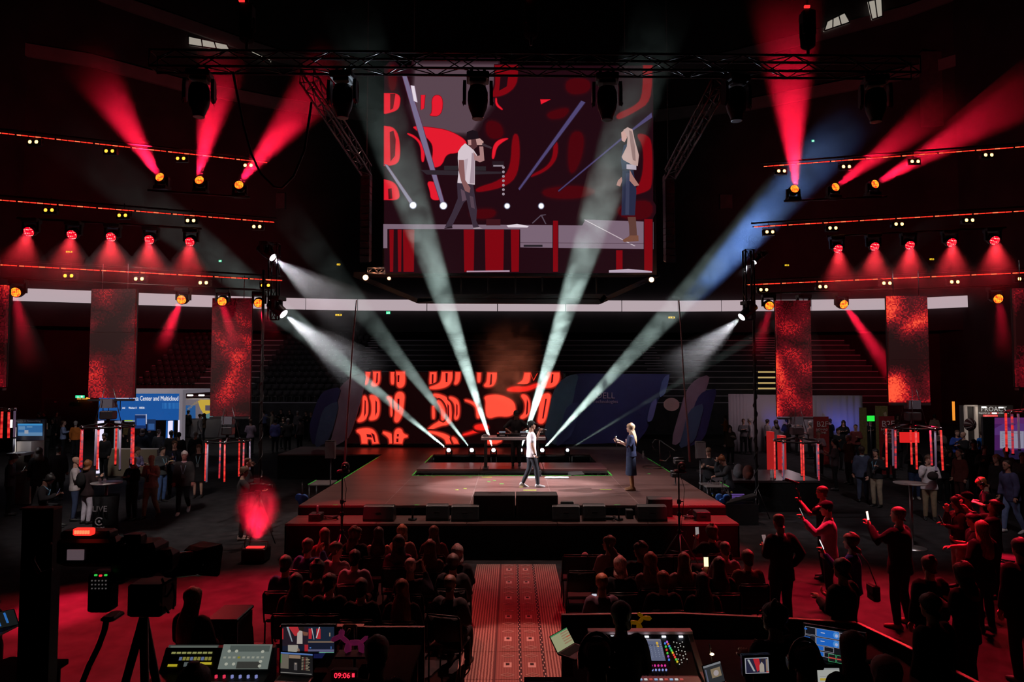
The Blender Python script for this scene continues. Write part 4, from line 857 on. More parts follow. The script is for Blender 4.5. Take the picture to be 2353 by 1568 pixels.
for row, side, pts in (('upper', 'left', [(367, 407, 235, 190, 1), (458, 414, 505, 170, 1), (549, 425, 735, 195, 1)]), ('upper', 'right', [(1826, 434, 1808, 60, 1), (1920, 430, 2160, 245, .45), (2011, 423, 2390, 200, .9)]),
                       ('middle', 'left', [(66, 533, 40, 640, 2), (165, 540, 150, 650, 2), (255, 545, 258, 650, 2), (343, 551, 345, 660, 2), (436, 556, 432, 660, 2)]), ('middle', 'right', [(1926, 572, 1930, 680, 2), (2010, 567, 2005, 670, 2), (2091, 564, 2085, 670, 2), (2187, 558, 2185, 665, 2), (2286, 553, 2290, 660, 2)]),
                       ('lower', 'left', [(36, 672, 75, 860, 3), (417, 689, 372, 800, 4), (510, 693, 548, 830, 3.5), (594, 697, 640, 800, 3)]), ('lower', 'right', [(1768, 703, 1735, 830, 3), (1850, 704, 1882, 900, 4), (1939, 700, 2070, 890, 4), (2294, 687, 2310, 830, 3)])):
    dz = -.34 if row == 'upper' else .34; a, b = RP(*pts[0][:2], -.02) + Vector((-.3, 0, dz)), RP(*pts[-1][:2], -.02) + Vector((.3, 0, dz))
    tag(MB().cyl(a, b, .03, n=6).build('light_pipe', M_blackm), 'black pipe carrying the %s %s row of red wash lights' % (row, side), 'pipe')
    for k, (x, y, tx, ty, kind) in enumerate(pts):
        p = RP(x, y, -.1); q = P(tx, ty, p.y + (.3 if kind <= 1 else -1.2)); d = (q - p).normalized()
        lab = 'round red wash light, %s of the %s %s row' % (ordn[min(k, 3)] if k < len(pts) - 1 else 'last', row, side)
        aim = Vector((d.x * .25, -1, d.z * .25)) if kind <= 1 else Vector((d.x * .4, -1, -.55 if kind == 2 else -.3))
        head_on('wash_light', lab, p, aim, .112 if kind < 2 or kind >= 3 else .115, M_washp if kind == 2 else M_wash, -1 if kind <= 1 else 1, face=1, depth=.22)
        W, ang, ex, hz = {1: (30000, 24, 1.3, H_red), .45: (15000, 20, 1.2, H_red), .9: (32000, 17, 1.15, H_red), 2: (2600, 38, 1.15, H_red), 3: (2600, 15, 1.0, H_red), 3.5: (6000, 15, 1.0, H_red), 4: (24000, 13, 1.1, H_red)}[kind]
        beam(p + aim.normalized() * .04, q, ang, W, RED if kind < 2 or kind >= 3 else (1, .03, .05), hz, 'red beam from the %s' % lab[6:], .09, .75, .08, ex)

# ---------------------------------------------------------------- red LED mesh columns
def column_mat():
    m = bpy.data.materials.new('led_mesh'); m.use_nodes = True; t = m.node_tree; b = t.nodes['Principled BSDF']; b.inputs['Base Color'].default_value = (.015, .01, .01, 1)
    tc = t.nodes.new('ShaderNodeTexCoord'); oi = t.nodes.new('ShaderNodeObjectInfo'); mu = t.nodes.new('ShaderNodeVectorMath'); mu.operation = 'SCALE'; mu.inputs[0].default_value = (31, 7, 53); ad = t.nodes.new('ShaderNodeVectorMath')
    ge = t.nodes.new('ShaderNodeNewGeometry'); t.links.new(ge.outputs['Position'], ad.inputs[0])
    n = t.nodes.new('ShaderNodeTexNoise'); n.inputs['Scale'].default_value = .8; n.inputs['Detail'].default_value = 1; n.inputs['Distortion'].default_value = .6; t.links.new(ad.outputs[0], n.inputs['Vector'])
    g = t.nodes.new('ShaderNodeTexWhiteNoise'); sn = t.nodes.new('ShaderNodeVectorMath'); sn.operation = 'SNAP'; sn.inputs[1].default_value = (.028, .028, .028); t.links.new(tc.outputs['Object'], sn.inputs[0]); t.links.new(sn.outputs[0], g.inputs['Vector'])
    gm = t.nodes.new('ShaderNodeMath'); gm.operation = 'MULTIPLY_ADD'; gm.inputs[1].default_value = .13; t.links.new(g.outputs['Value'], gm.inputs[0]); t.links.new(n.outputs[0], gm.inputs[2])
    r = t.nodes.new('ShaderNodeValToRGB'); e = r.color_ramp.elements; e[0].position = .48; e[0].color = (.010, .0008, .001, 1); e[1].position = .64; e[1].color = (.10, .002, .006, 1)
    x = e.new(.73); x.color = (.55, .01, .014, 1); x = e.new(.83); x.color = (1.1, .10, .04, 1)
    t.links.new(gm.outputs[0], r.inputs[0]); t.links.new(r.outputs[0], b.inputs['Emission Color']); b.inputs['Emission Strength'].default_value = 1.0
    m.cycles.emission_sampling = 'NONE'; return m
M_col = column_mat()
def tube_mat(name, lo, hi, z0=0, seed=0):
    m = bpy.data.materials.new(name); m.use_nodes = True; t = m.node_tree; b = t.nodes['Principled BSDF']; b.inputs['Base Color'].default_value = (.2, .17, .2, 1); b.inputs['Roughness'].default_value = .3
    tc = t.nodes.new('ShaderNodeTexCoord'); mp = t.nodes.new('ShaderNodeMapping'); mp.inputs['Scale'].default_value = (.01, .01, 1); n = t.nodes.new('ShaderNodeTexNoise'); n.inputs['Scale'].default_value = 11
    oi = t.nodes.new('ShaderNodeObjectInfo'); mu = t.nodes.new('ShaderNodeVectorMath'); mu.operation = 'SCALE'; mu.inputs[0].default_value = (0, 0, 40); ad = t.nodes.new('ShaderNodeVectorMath'); t.links.new(oi.outputs['Random'], mu.inputs['Scale']); t.links.new(tc.outputs['Object'], mp.inputs[0]); t.links.new(mp.outputs[0], ad.inputs[0]); t.links.new(mu.outputs[0], ad.inputs[1]); t.links.new(ad.outputs[0], n.inputs['Vector'])
    r = t.nodes.new('ShaderNodeValToRGB'); r.color_ramp.elements[0].position = .38; r.color_ramp.elements[0].color = (*lo, 1); r.color_ramp.elements[1].position = .6; r.color_ramp.elements[1].color = (*hi, 1)
    t.links.new(n.outputs[0], r.inputs[0]); t.links.new(r.outputs[0], b.inputs['Emission Color']); b.inputs['Emission Strength'].default_value = .95; m.cycles.emission_sampling = 'NONE'; return m
M_tubeR = tube_mat('tube_red', (.42, .004, .008), (.95, .05, .035)); M_tubeM = tube_mat('tube_mixed', (.06, .03, .07), (.75, .02, .02)); M_tubeW = mat('tube_white', (.45, .4, .5), .3, em=(.16, .12, .2), es=.4, sample=False)  # unlit white tubes; faint emission stands in for ambient light on them
COLS = [(-95, 7, 655, 890, 14.3, 'far left edge'), (210, 305, 664, 915, 16.0, 'left, outer one'), (488, 572, 685, 957, 18.0, 'left, inner one'), (1783, 1868, 690, 958, 18.1, 'right, inner one'), (2040, 2138, 680, 925, 15.9, 'right, outer one'), (2331, 2440, 662, 890, 14.3, 'far right edge')]
for x0, x1, y0, y1, Y, lab in COLS:
    a, b = P(x0, y0, Y), P(x1, y1, Y); cx = (a.x + b.x) / 2; w = b.x - a.x
    t = thing('led_column', 'tall hanging led mesh column with red noise, %s' % lab, 'led column', (cx, Y, b.z))
    h = a.z - b.z; nm = 5
    for k in range(nm): MB().b2((-w / 2, 0, h * k / nm), (w / 2, .08, h * (k + 1) / nm - .004)).build('mesh_panel', M_col, t)
    MB().b2((-w / 2 - .01, .08, 0), (w / 2 + .01, .12, h)).build('back_frame', M_black, t); MB().b2((-w / 2, -.02, -.07), (w / 2, .1, -.02)).build('bottom_rail', M_steel, t)
    for s in (-.3, .3): MB().cyl((s, .06, h), (s, .06, h + .6), .01, n=5).build('wire', M_steel, t)
    for s in (-.2, .2): MB().cyl((s, .06, -.02), (s, .06, -.3), .01, n=5).build('hanger', M_steel, t)
RINGS = [(-40, 945, 1010, 14.3, 'far left edge', 8, .0), (248, 982, 1072, 16.0, 'left, outer one', 8, .2), (523, 1015, 1103, 18.0, 'left, inner one', 7, .5), (1831, 1015, 1100, 18.1, 'right, inner one', 7, .1), (2098, 985, 1075, 15.9, 'right, outer one', 8, .35), (2385, 950, 1040, 14.3, 'far right edge', 8, .8)]
for cx, y0, y1, Y, lab, nt_, ph in RINGS:
    c = P(cx, y0, Y); R = .55; t = thing('tube_chandelier', 'hanging ring of vertical red light tubes, %s' % lab, 'light fixture', c)
    rg = MB(); rg.tube([(R * math.cos(k * math.pi / 12), R * math.sin(k * math.pi / 12), .02) for k in range(25)], .025, 6); rg.build('ring', M_blackm, t)
    hb = MB(); hb.bev((0, 0, .28), (.3, .24, .2), .02); hb.cyl((0, 0, .0), (0, 0, .2), .04, n=8); hb.build('hub', M_steel, t)
    for k in range(4): MB().cyl((0, 0, .1), (R * math.cos(k * math.pi / 2 + .3), R * math.sin(k * math.pi / 2 + .3), .03), .016, n=5).build('spoke', M_alu if k % 2 else M_blackm, t)
    for k in range(3): MB().cyl((R * .6 * math.cos(k * 2.1), R * .6 * math.sin(k * 2.1), .02), (.1 * math.cos(k * 2.1), .1 * math.sin(k * 2.1), .9), .009, n=5).build('suspension', M_steel, t)
    MB().box((0, 0, .55), (.28, .2, .2)).build('control_box', mat('ctrl_box', (.14, .13, .16), .5), t)
    L = (P(cx, y0, Y).z - P(cx, y1, Y).z)
    for k in range(nt_):
        a = 2 * math.pi * k / nt_ + ph; x, y = R * math.cos(a), R * math.sin(a); tl = (x * .1 * math.sin(k * 2), .0, 0)
        top = Vector((x, y, -.02)); bot = Vector((x * 1.02 + .03 * math.sin(k * 3.1), y, -L + .03 * math.cos(k * 5)))
        mt = (M_tubeR, M_tubeW, M_tubeR, M_tubeM)[(k + int(ph * 10)) % 4]
        u = MB().cyl(top, bot, .022, n=8).build('light_tube', mt, t); MB().cyl(top + Vector((0, 0, .07)), top, .034, n=8).build('tube_clamp', M_chrome, u); MB().cyl(bot, bot - Vector((0, 0, .03)), .03, n=8).build('tube_end', M_blackm, u)
# fog: orange puff behind the dj, red jet at the left fog machine
def puff(c, r, dens, lab, ns=1.6, lo=0, hi=2.2):
    o = MB().ell((0, 0, 0), *r, 16, 10).build('smoke_puff', None); m = haze('haze_puff', dens, ns, lo, hi, fade=False)
    t = m.node_tree; tc = [n for n in t.nodes if n.type == 'TEX_COORD'][0]; v = [n for n in t.nodes if n.type == 'VOLUME_SCATTER'][0]; src = v.inputs['Density'].links[0].from_socket
    vm = t.nodes.new('ShaderNodeVectorMath'); vm.operation = 'DIVIDE'; vm.inputs[1].default_value = r; ln = t.nodes.new('ShaderNodeVectorMath'); ln.operation = 'LENGTH'; mr = t.nodes.new('ShaderNodeMapRange'); mr.interpolation_type = 'SMOOTHSTEP'; mr.inputs[1].default_value = 1; mr.inputs[2].default_value = .1; mr.inputs[3].default_value = 0; mr.inputs[4].default_value = 1
    k = t.nodes.new('ShaderNodeMath'); k.operation = 'MULTIPLY'; t.links.new(tc.outputs['Object'], vm.inputs[0]); t.links.new(vm.outputs[0], ln.inputs[0]); t.links.new(ln.outputs['Value'], mr.inputs[0]); t.links.new(mr.outputs[0], k.inputs[0]); t.links.new(src, k.inputs[1]); t.links.new(k.outputs[0], v.inputs['Density'])
    o.data.materials.append(m); o.location = c; return tag(o, lab, 'smoke')
puff(P(1172, 830, 27.3), (1.9, .9, 2.1), .22, 'orange lit smoke cloud drifting up behind the dj')
spot(P(1165, 1032, 27.2), P(1175, 760, 27.3), 50, 1100, (1, .26, .13), .9, .2, 'fog_light')  # unseen lamp added to colour the smoke orange
puff(P(1240, 905, 25.6) , (.55, .4, 1.2), .30, 'dense white smoke in the fourth beam above the singer', 3.0)
puff(P(592, 1178, 14.9), (.55, .45, .85), .6, 'red lit fog jet in front of the left cameraman', 2.2, .3)
c = G(590, 1282, 0); c.z = 0; fm = thing('fog_machine', 'low fog machine with red light on the floor beside the left cameraman', 'fog machine', (c.x, 14.9, 0)); fm.location.x = P(590, 1200, 14.9).x
MB().bev((0, 0, .16), (.5, .4, .28), .02).build('body', M_black, fm); MB().box((0, -.05, .31), (.36, .12, .02)).build('light_bar', glow('fog_red', (1, .03, .03), 1.5), fm); MB().tube([(-.25, 0, .25), (-.25, 0, .42), (.25, 0, .42), (.25, 0, .25)], .014, 6).build('handle', M_steel, fm)
for s in (-1, 1): MB().cyl((s * .2, -.15, .02), (s * .2, .15, .02), .02, n=6).build('foot', M_blackm, fm)
spot(fm.location + Vector((0, 0, .45)), fm.location + Vector((.03, 0, 2.4)), 95, 520, RED, .9, .12, 'fog_light')  # lamp added above the machine to light the jet red
# ================================================================ PEOPLE
def cloth(col, rough=.9):
    n = 'cloth_%.3f_%.3f_%.3f_%.1f' % (*col, rough); return mat(n, col, rough, spec=.2, nz=.18, nscale=9)
def skinm(col):
    n = 'skin_%.3f_%.3f_%.3f' % tuple(col); return mat(n, col, .55, spec=.35, nz=.06, nscale=14)
def hairm(c):
    n = 'hair_%.3f_%.3f_%.3f' % tuple(c)
    if n in MC: return MC[n]
    m = mat(n, c, .5, spec=.5, nz=.5, nscale=1, bump=.6); t = m.node_tree; nz = [x for x in t.nodes if x.type == 'TEX_NOISE'][0]; tc = [x for x in t.nodes if x.type == 'TEX_COORD'][0]
    mp = t.nodes.new('ShaderNodeMapping'); mp.inputs['Scale'].default_value = (85, 85, 7); t.links.new(tc.outputs['Object'], mp.inputs[0]); t.links.new(mp.outputs[0], nz.inputs['Vector']); return m
SKINS = {'l': (.52, .30, .23), 'm': (.40, .21, .15), 'd': (.13, .06, .045), 'p': (.6, .37, .31)}
HAIRS = {'blk': (.012, .010, .010), 'dbr': (.035, .02, .014), 'br': (.09, .045, .025), 'aub': (.16, .05, .025), 'bld': (.42, .27, .14), 'gry': (.32, .29, .28), 'red': (.25, .085, .03), 'wht': (.6, .5, .48)}
HP = [(0, .018, .02, .058), (.02, .038, .042, .05), (.05, .056, .066, .028), (.085, .066, .083, .012), (.12, .073, .094, .004), (.155, .075, .098, 0), (.19, .069, .091, -.005), (.215, .054, .073, -.008), (.232, .028, .038, -.008), (.238, .006, .008, -.008)]
def hprof(z):
    for a, b in zip(HP, HP[1:]):
        if a[0] <= z <= b[0]:
            t = (z - a[0]) / (b[0] - a[0]); return [a[i] + (b[i] - a[i]) * t for i in (1, 2, 3)]
    return list(HP[-1][1:]) if z > 0 else list(HP[0][1:])
ARMS = {'down': ((.05, -.02, -.29), (.06, .05, -.54)), 'low': ((.06, .02, -.28), (-.08, .27, -.22)), 'phone': ((.06, .2, -.2), (-.07, .38, .0)), 'phonehi': ((.08, .24, -.08), (-.03, .42, .14)), 'mic': ((.14, .16, -.21), (-.05, .27, .03)), 'cross': ((.07, .05, -.27), (-.20, .21, -.2)),
        'lap': ((.06, .05, -.27), (-.05, .25, -.38)), 'up': ((.12, .12, -.2), (.02, .13, .1)), 'cup': ((.07, .0, -.28), (.0, .25, -.17)), 'pocket': ((.13, -.06, -.26), (.05, .05, -.46)), 'gest': ((.06, .06, -.27), (-.02, .3, -.17)), 'table': ((.2, -.02, -.24), (.0, .18, -.36)), 'chin': ((.02, .16, -.25), (-.13, .17, .03)),
        'point': ((.12, .22, -.12), (.1, .47, .0)), 'reach': ((.1, .2, -.2), (.05, .45, -.24)), 'back': ((.08, -.12, -.26), (.05, -.22, -.48)), 'swing': ((.05, .07, -.28), (.05, .22, -.49))}
def frame(d, ref=Vector((0, 1, 0))):
    d = d.normalized(); a = d.cross(ref)
    if a.length < .05: a = d.cross(Vector((1, 0, 0)))
    a.normalize(); return a, d.cross(a).normalized()
def limb(mb, pts, rs, n=9, squash=1.0):
    """tapered continuous limb through joints, with bulges rounded at the joints"""
    P_ = [Vector(p) for p in pts]; path = []; rad = []
    for i in range(len(P_) - 1):
        for t in (0, .25, .5, .75):
            path.append(P_[i].lerp(P_[i + 1], t)); b = 1 + (.06 if t in (.25, .5) else 0); rad.append((rs[i] + (rs[i + 1] - rs[i]) * t) * b)
    path.append(P_[-1]); rad.append(rs[-1])
    d0 = (path[0] - path[1]).normalized(); d1 = (path[-1] - path[-2]).normalized()
    path = [path[0] + d0 * rad[0] * .8] + path + [path[-1] + d1 * rad[-1] * .6]; rad = [rad[0] * .45] + rad + [rad[-1] * .5]
    rings = []
    for i, p in enumerate(path):
        t = path[min(i + 1, len(path) - 1)] - path[max(i - 1, 0)]; a, b = frame(t)
        rings.append([p + a * (rad[i] * math.cos(2 * math.pi * j / n)) + b * (rad[i] * squash * math.sin(2 * math.pi * j / n)) for j in range(n)])
    mb.rings(rings)
def hand(mb, w, d, side, curl=.5, n=6, k=1.0):
    """palm, four unequal bent fingers and a thumb leaving the side of the palm"""
    d = d.normalized(); a, b = frame(d, Vector((0, 0, 1)))
    if a.x * side < 0: a, b = -a, -b
    pn = b
    rings = []
    for t, ww, th in ((-.01, .024, .02), (.02, .034, .019), (.055, .041, .016), (.085, .039, .013), (.095, .03, .008)):
        c = w + d * t * k; rings.append([c + a * (ww * k * math.cos(2 * math.pi * j / 8)) + pn * (th * k * math.sin(2 * math.pi * j / 8)) for j in range(8)])
    mb.rings(rings)
    for i, (off, L) in enumerate(((-.030, .06), (-.010, .074), (.011, .08), (.031, .07))):
        p0 = w + (d * .085 + a * off) * k; d1 = (d * math.cos(curl) - pn * math.sin(curl)); p1 = p0 + d1 * L * .5 * k; d2 = (d * math.cos(curl * 2.3) - pn * math.sin(curl * 2.3)); p2 = p1 + d2 * L * .5 * k
        mb.tube([p0, p1, p2], [.0095 * k, .009 * k, .0065 * k], n)
    p0 = w + (d * .025 + a * .034) * k; p1 = p0 + (a * .7 + d * .7 - pn * .3).normalized() * .036 * k; p2 = p1 + (d * .9 + a * .1 - pn * .5).normalized() * .03 * k
    mb.tube([p0, p1, p2], [.013 * k, .011 * k, .008 * k], n)

def person(label, px, py, h=1.75, zb=0.0, rot=0, Y=None, pose='stand', arms=('down', 'down'), top=('jacket', (.015, .015, .017)), bot=('trousers', (.014, .014, .016)), hair=('short', 'dbr'), skin='l', shoes=(.012, .012, .012), sleeves='long', lean=0.0, yaw=0.0, nod=0.0, lanyard=None, group=None, hem=None, voxel=.02, curl=.5, fat=1.0, collar=None, armdef=None, glasses=False, lookup=None):
    """one person: continuous body mesh with hair and clothes as children; head top is seen at (px, py)"""
    k = h / 1.78
    seated = pose == 'sit'
    pz = .5 if seated else (.42 if pose == 'kneel' else .93)
    lr = math.radians(lean); sd = Vector((0, math.sin(lr), math.cos(lr)))
    top_local = (Vector((0, 0, pz)) + sd * .85) * k
    if Y is None:
        zt = zb + top_local.z; c = G(px, py, zt)
    else: c = P(px, py, Y)
    R = Matrix.Rotation(math.radians(rot), 4, 'Z')
    off = R @ Vector((top_local.x, top_local.y, 0))
    loc = Vector((c.x - off.x, c.y - off.y, zb))
    pel = Vector((0, 0, pz)); sh = pel + sd * .52; nk = pel + sd * .545; hb = pel + sd * .612 + Vector((0, .012, 0))
    S = {1: sh + Vector((.178 * fat ** .5, 0, 0)), -1: sh + Vector((-.178 * fat ** .5, 0, 0))}
    # --- legs
    if seated: lg = {s: [pel + Vector((s * .085, .02, .0)), Vector((s * .13, .43, .50)), Vector((s * .13, .42, .09))] for s in (1, -1)}
    elif pose == 'walk': lg = {1: [pel + Vector((.085, 0, 0)), Vector((.09, .17, .51)), Vector((.09, .24, .10))], -1: [pel + Vector((-.085, 0, 0)), Vector((-.09, .02, .49)), Vector((-.09, -.30, .19))]}
    elif pose == 'stride': lg = {1: [pel + Vector((.085, 0, 0)), Vector((.085, .12, .5)), Vector((.085, .16, .09))], -1: [pel + Vector((-.085, 0, 0)), Vector((-.09, -.04, .5)), Vector((-.09, -.22, .11))]}
    elif pose == 'wide': lg = {s: [pel + Vector((s * .09, 0, 0)), Vector((s * .15, .03, .5)), Vector((s * .19, -.02, .09))] for s in (1, -1)}
    else: lg = {s: [pel + Vector((s * .085, 0, 0)), Vector((s * .10, .025, .5)), Vector((s * .105, -.02, .09))] for s in (1, -1)}
    # --- body (skin): torso core, neck, head, arms, hands, legs in one mesh
    B = MB()
    def torso(mb, secs, n=14, f=1.0):
        rs = []
        for t, rx, ry in secs:
            c_ = pel + sd * t; rs.append([c_ + Vector((rx * f * math.cos(2 * math.pi * j / n), 0, 0)) + Vector((0, sd.z, -sd.y)) * (ry * f * math.sin(2 * math.pi * j / n)) for j in range(n)])
        mb.rings(rs)
    torso(B, ((-.06, .13, .09), (.05, .13, .09), (.2, .125, .09), (.38, .15, .1), (.47, .15, .09), (.53, .09, .07)), f=fat)
    limb(B, [nk - sd * .06, nk + sd * .05, hb + Vector((0, -.01, .05))], [.07, .055, .054], 10)
    HM = Matrix.Translation(hb) @ Euler((math.radians(-nod) - lr * .35, 0, math.radians(yaw))).to_matrix().to_4x4()
    n = 14
    B.rings([[HM @ Vector((rx * math.cos(2 * math.pi * j / n), oy + ry * math.sin(2 * math.pi * j / n), z)) for j in range(n)] for z, rx, ry, oy in HP])
    B.rings([[HM @ Vector(q) for q in r] for r in ([(-.006, .088, .135), (.006, .088, .135), (.004, .098, .12), (-.004, .098, .12)], [(-.012, .085, .10), (.012, .085, .10), (.009, .118, .088), (-.009, .118, .088)], [(-.013, .08, .082), (.013, .08, .082), (.009, .1, .078), (-.009, .1, .078)])])
    for s in (1, -1): B.ell(HM @ Vector((s * .073, -.008, .11)), .012, .022, .034, 8, 5)
    out = {}
    for i, s in ((0, 1), (1, -1)):
        e, w = armdef[i] if armdef and armdef[i] else ARMS[arms[i]]
        E = S[s] + Vector((e[0] * s, e[1], e[2])); Wp = S[s] + Vector((w[0] * s, w[1], w[2]))
        limb(B, [S[s] + Vector((-.02 * s, 0, -.02)), E, Wp], [.05, .04, .028], 9)
        hd_ = (Wp - E).normalized()
        if arms[i] in ('phone', 'phonehi', 'low', 'lap'): hd_ = (hd_ + Vector((0, .2, .5))).normalized()
        if arms[i] == 'chin': hd_ = Vector((-.2 * s, .1, 1)).normalized()
        hand(B, Wp, hd_, s, curl, 5 if voxel > .015 else 7)
        out['hand%d' % s] = (Wp + hd_ * .09, hd_); out['wrist%d' % s] = Wp; out['elbow%d' % s] = E
    for s in (1, -1): limb(B, lg[s], [.085, .052, .036], 9)
    B.mat(1)
    for s in (1, -1): B.ell(HM @ Vector((s * .031, .089, .125)), .011, .006, .006, 6, 4); B.box(HM @ Vector((s * .031, .093, .143)), (.028, .006, .005))
    B.mat(2); B.ell(HM @ Vector((0, .092, .058)), .022, .008, .006, 8, 4); B.mat(0)
    sk = SKINS[skin] if isinstance(skin, str) else skin
    body = B.build('person', [skinm(sk), mat('eye_dark', (.01, .008, .008), .3), mat('lips', (sk[0] * .75, sk[1] * .5, sk[2] * .5), .5)])
    body.location = loc; body.rotation_euler = (0, 0, math.radians(rot)); body.scale = (k, k, k)
    tag(body, label, 'person', group)
    def part(mb, name, m, vox=None):
        o = mb.build(name, m, body)
        if vox:
            r = o.modifiers.new('remesh', 'REMESH'); r.mode = 'VOXEL'; r.voxel_size = vox; r.use_smooth_shade = True
            q = o.modifiers.new('smooth', 'SMOOTH'); q.factor = .5; q.iterations = 2
        return o
    # --- clothes
    kind, tc = top; tm = cloth(tc)
    T = MB(); b0 = {'jacket': -.14, 'coat': -.32, 'dress': -.4, 'hoodie': -.06, 'shirt': -.09, 't_shirt': -.08, 'blouse': -.05, 'vest': -.06, 'sweater': -.06}[kind] if hem is None else hem
    if seated: b0 = max(b0, -.09)
    e_ = .018 if kind in ('jacket', 'coat', 'hoodie') else .008
    secs = [(b0, .198 + e_ + (.05 if kind == 'dress' else 0), .135 + e_), (0, .186 + e_, .13 + e_), (.12, .152 + e_, .115 + e_), (.28, .168 + e_, .122 + e_), (.4, .185 + e_, .122 + e_), (.475, .165 + e_, .1 + e_), (.52, .105, .078), (.545, .07, .07)]
    torso(T, secs, 16, fat)
    for i, s in ((0, 1), (1, -1)):
        E, Wp = out['elbow%d' % s], out['wrist%d' % s]
        if sleeves == 'none': continue
        if sleeves == 'short' or kind == 't_shirt': limb(T, [S[s] + Vector((-.03 * s, 0, -.03)), S[s].lerp(E, .72)], [.077 + e_, .06 + e_], 10)
        elif sleeves == 'roll': limb(T, [S[s] + Vector((-.03 * s, 0, -.03)), E, E.lerp(Wp, .15)], [.075 + e_, .055 + e_, .05 + e_], 10)
        else: limb(T, [S[s] + Vector((-.03 * s, 0, -.03)), E, E.lerp(Wp, .95)], [.075 + e_, .052 + e_, .036 + e_], 10)
    part(T, kind, tm, voxel)
    if collar: part(MB().rings([[nk + sd * (z - .01) + Vector((r * math.cos(2 * math.pi * j / 12), r * math.sin(2 * math.pi * j / 12), 0)) for j in range(12)] for r, z in ((.085, -.02), (.074, .0), (.066, .035), (.06, .035))]), 'collar', cloth(collar))
    bk, bc = bot; bm_ = cloth(bc); L_ = MB()
    if bk == 'skirt':
        L_.rings([[Vector((0, 0, z)) + Vector(((r) * math.cos(2 * math.pi * j / 16), r * .75 * math.sin(2 * math.pi * j / 16), 0)) for j in range(16)] for r, z in ((.23, .42), (.215, .65), (.19, .85), (.16, 1.0))]); part(L_, 'skirt', bm_)
    elif bk != 'none':
        cul = bk == 'culottes'
        L_.rings([[pel + Vector(((r) * fat * math.cos(2 * math.pi * j / 14), ry * fat * math.sin(2 * math.pi * j / 14), z)) for j in range(14)] for r, ry, z in ((.10, .09, -.11), (.165, .122, -.04), (.162, .118, .03), (.15, .108, .08))])
        for s in (1, -1):
            if cul: L_.rings([[Vector((s * x_ + r * math.cos(2 * math.pi * j / 14), .01 + r * 1.25 * math.sin(2 * math.pi * j / 14), z)) for j in range(14)] for r, x_, z in ((.085, .075, .95), (.10, .085, .85), (.105, .10, .65), (.118, .115, .42), (.1, .115, .415))])
            else: limb(L_, lg[s], [.105 * fat ** .5, .072, .056 if bk == 'trousers' else .05], 11)
        part(L_, 'jeans' if bk == 'jeans' else ('culottes' if cul else 'trousers'), bm_, voxel)
    for s in (1, -1):
        a = lg[s][2]; F = MB(); fwd = Vector((0, 1, 0)); back = pose in ('walk', 'stride') and s == -1
        tilt = -.75 if (pose == 'walk' and back) else (-.3 if back else 0.0)
        FM = Matrix.Translation(a) @ Euler((tilt, 0, 0)).to_matrix().to_4x4()
        secs_ = [(-.075, .028, .03, -.05), (-.05, .042, .05, -.04), (.0, .043, .06, -.032), (.07, .046, .038, -.052), (.14, .047, .03, -.06), (.185, .032, .02, -.068), (.2, .012, .01, -.07)]
        F.rings([[FM @ Vector((rx * math.cos(2 * math.pi * j / 10), y, zc + rz * math.sin(2 * math.pi * j / 10))) for j in range(10)] for y, rx, rz, zc in secs_])
        part(F, 'shoe', mat('shoe_%.2f_%.2f_%.2f' % shoes, shoes, .5))
    # --- hair
    st_, hc = hair; hcv = HAIRS[hc] if isinstance(hc, str) else hc; hm = hairm(hcv)
    if st_ not in ('bald',):
        H = MB(); n = 18; rows = 9; rs = []
        low = {'short': (.165, .10, .02), 'thin': (.205, .13, .03), 'crop': (.175, .12, .04), 'curly': (.16, .07, -.005), 'bob': (.165, -.01, -.04), 'long': (.165, -.10, -.28), 'wavy': (.165, -.06, -.2), 'pony': (.17, .10, .03), 'bun': (.17, .10, .03), 'cap': (.165, .10, .05), 'vlong': (.168, -.16, -.36)}[st_]
        ex = {'curly': .032, 'wavy': .03, 'bob': .024, 'long': .018, 'vlong': .018, 'crop': .010, 'thin': .005, 'cap': .014}.get(st_, .017)
        for i in range(rows + 1):
            u = i / rows; r = []
            for j in range(n):
                a = 2 * math.pi * j / n; fy = math.sin(a)       # +1 front, -1 back
                zl_ = low[1] + (low[0] - low[1]) * max(0, fy) ** .6 if fy >= 0 else low[1] + (low[2] - low[1]) * (-fy) ** .7
                if fy > .55: zl_ = low[0]
                z = zl_ + (.238 + ex - zl_) * (u ** .8); 
                if z >= 0.05: rx, ry, oy = hprof(min(z * .97, .237))
                else:
                    t = min(1, (.05 - z) / .33); w_ = math.sin(min(1, t * 1.25) * 1.57); rx, ry, oy = .062 + .066 * w_, .078 - .012 * t, -.012 - .055 * w_
                    if fy > 0: ry *= .55
                g = ex + (.006 * math.sin(j * 2.7 + i * 1.9) if st_ in ('curly', 'wavy') else .002 * math.sin(j * 5.0))
                if z > .2: g = max(g * .9, .006)
                r.append(HM @ Vector(((rx + g) * math.cos(a), oy - .006 + (ry + g) * fy, z)))
            rs.append(r)
        H.rings(rs)
        if st_ == 'bun': H.ell(HM @ Vector((0, -.06, .235)), .042, .042, .04, 10, 6)
        if st_ == 'pony': limb(H, [HM @ Vector((0, -.10, .15)), HM @ Vector((0, -.135, .05)), HM @ Vector((0, -.11, -.1))], [.028, .03, .012], 8)
        o = part(H, 'cap' if st_ == 'cap' else 'hair', hm if st_ != 'cap' else cloth(hcv))
        if st_ == 'cap':
            V = MB(); V.rings([[HM @ Vector((x, y, z)) for x, y, z in ((-.07, .06, .165 + dz), (-.06, .13, .15 + dz), (-.03, .165, .142 + dz), (.03, .165, .142 + dz), (.06, .13, .15 + dz), (.07, .06, .165 + dz))] for dz in (0, .012)]); V.build('visor', cloth(collar or hcv), o)
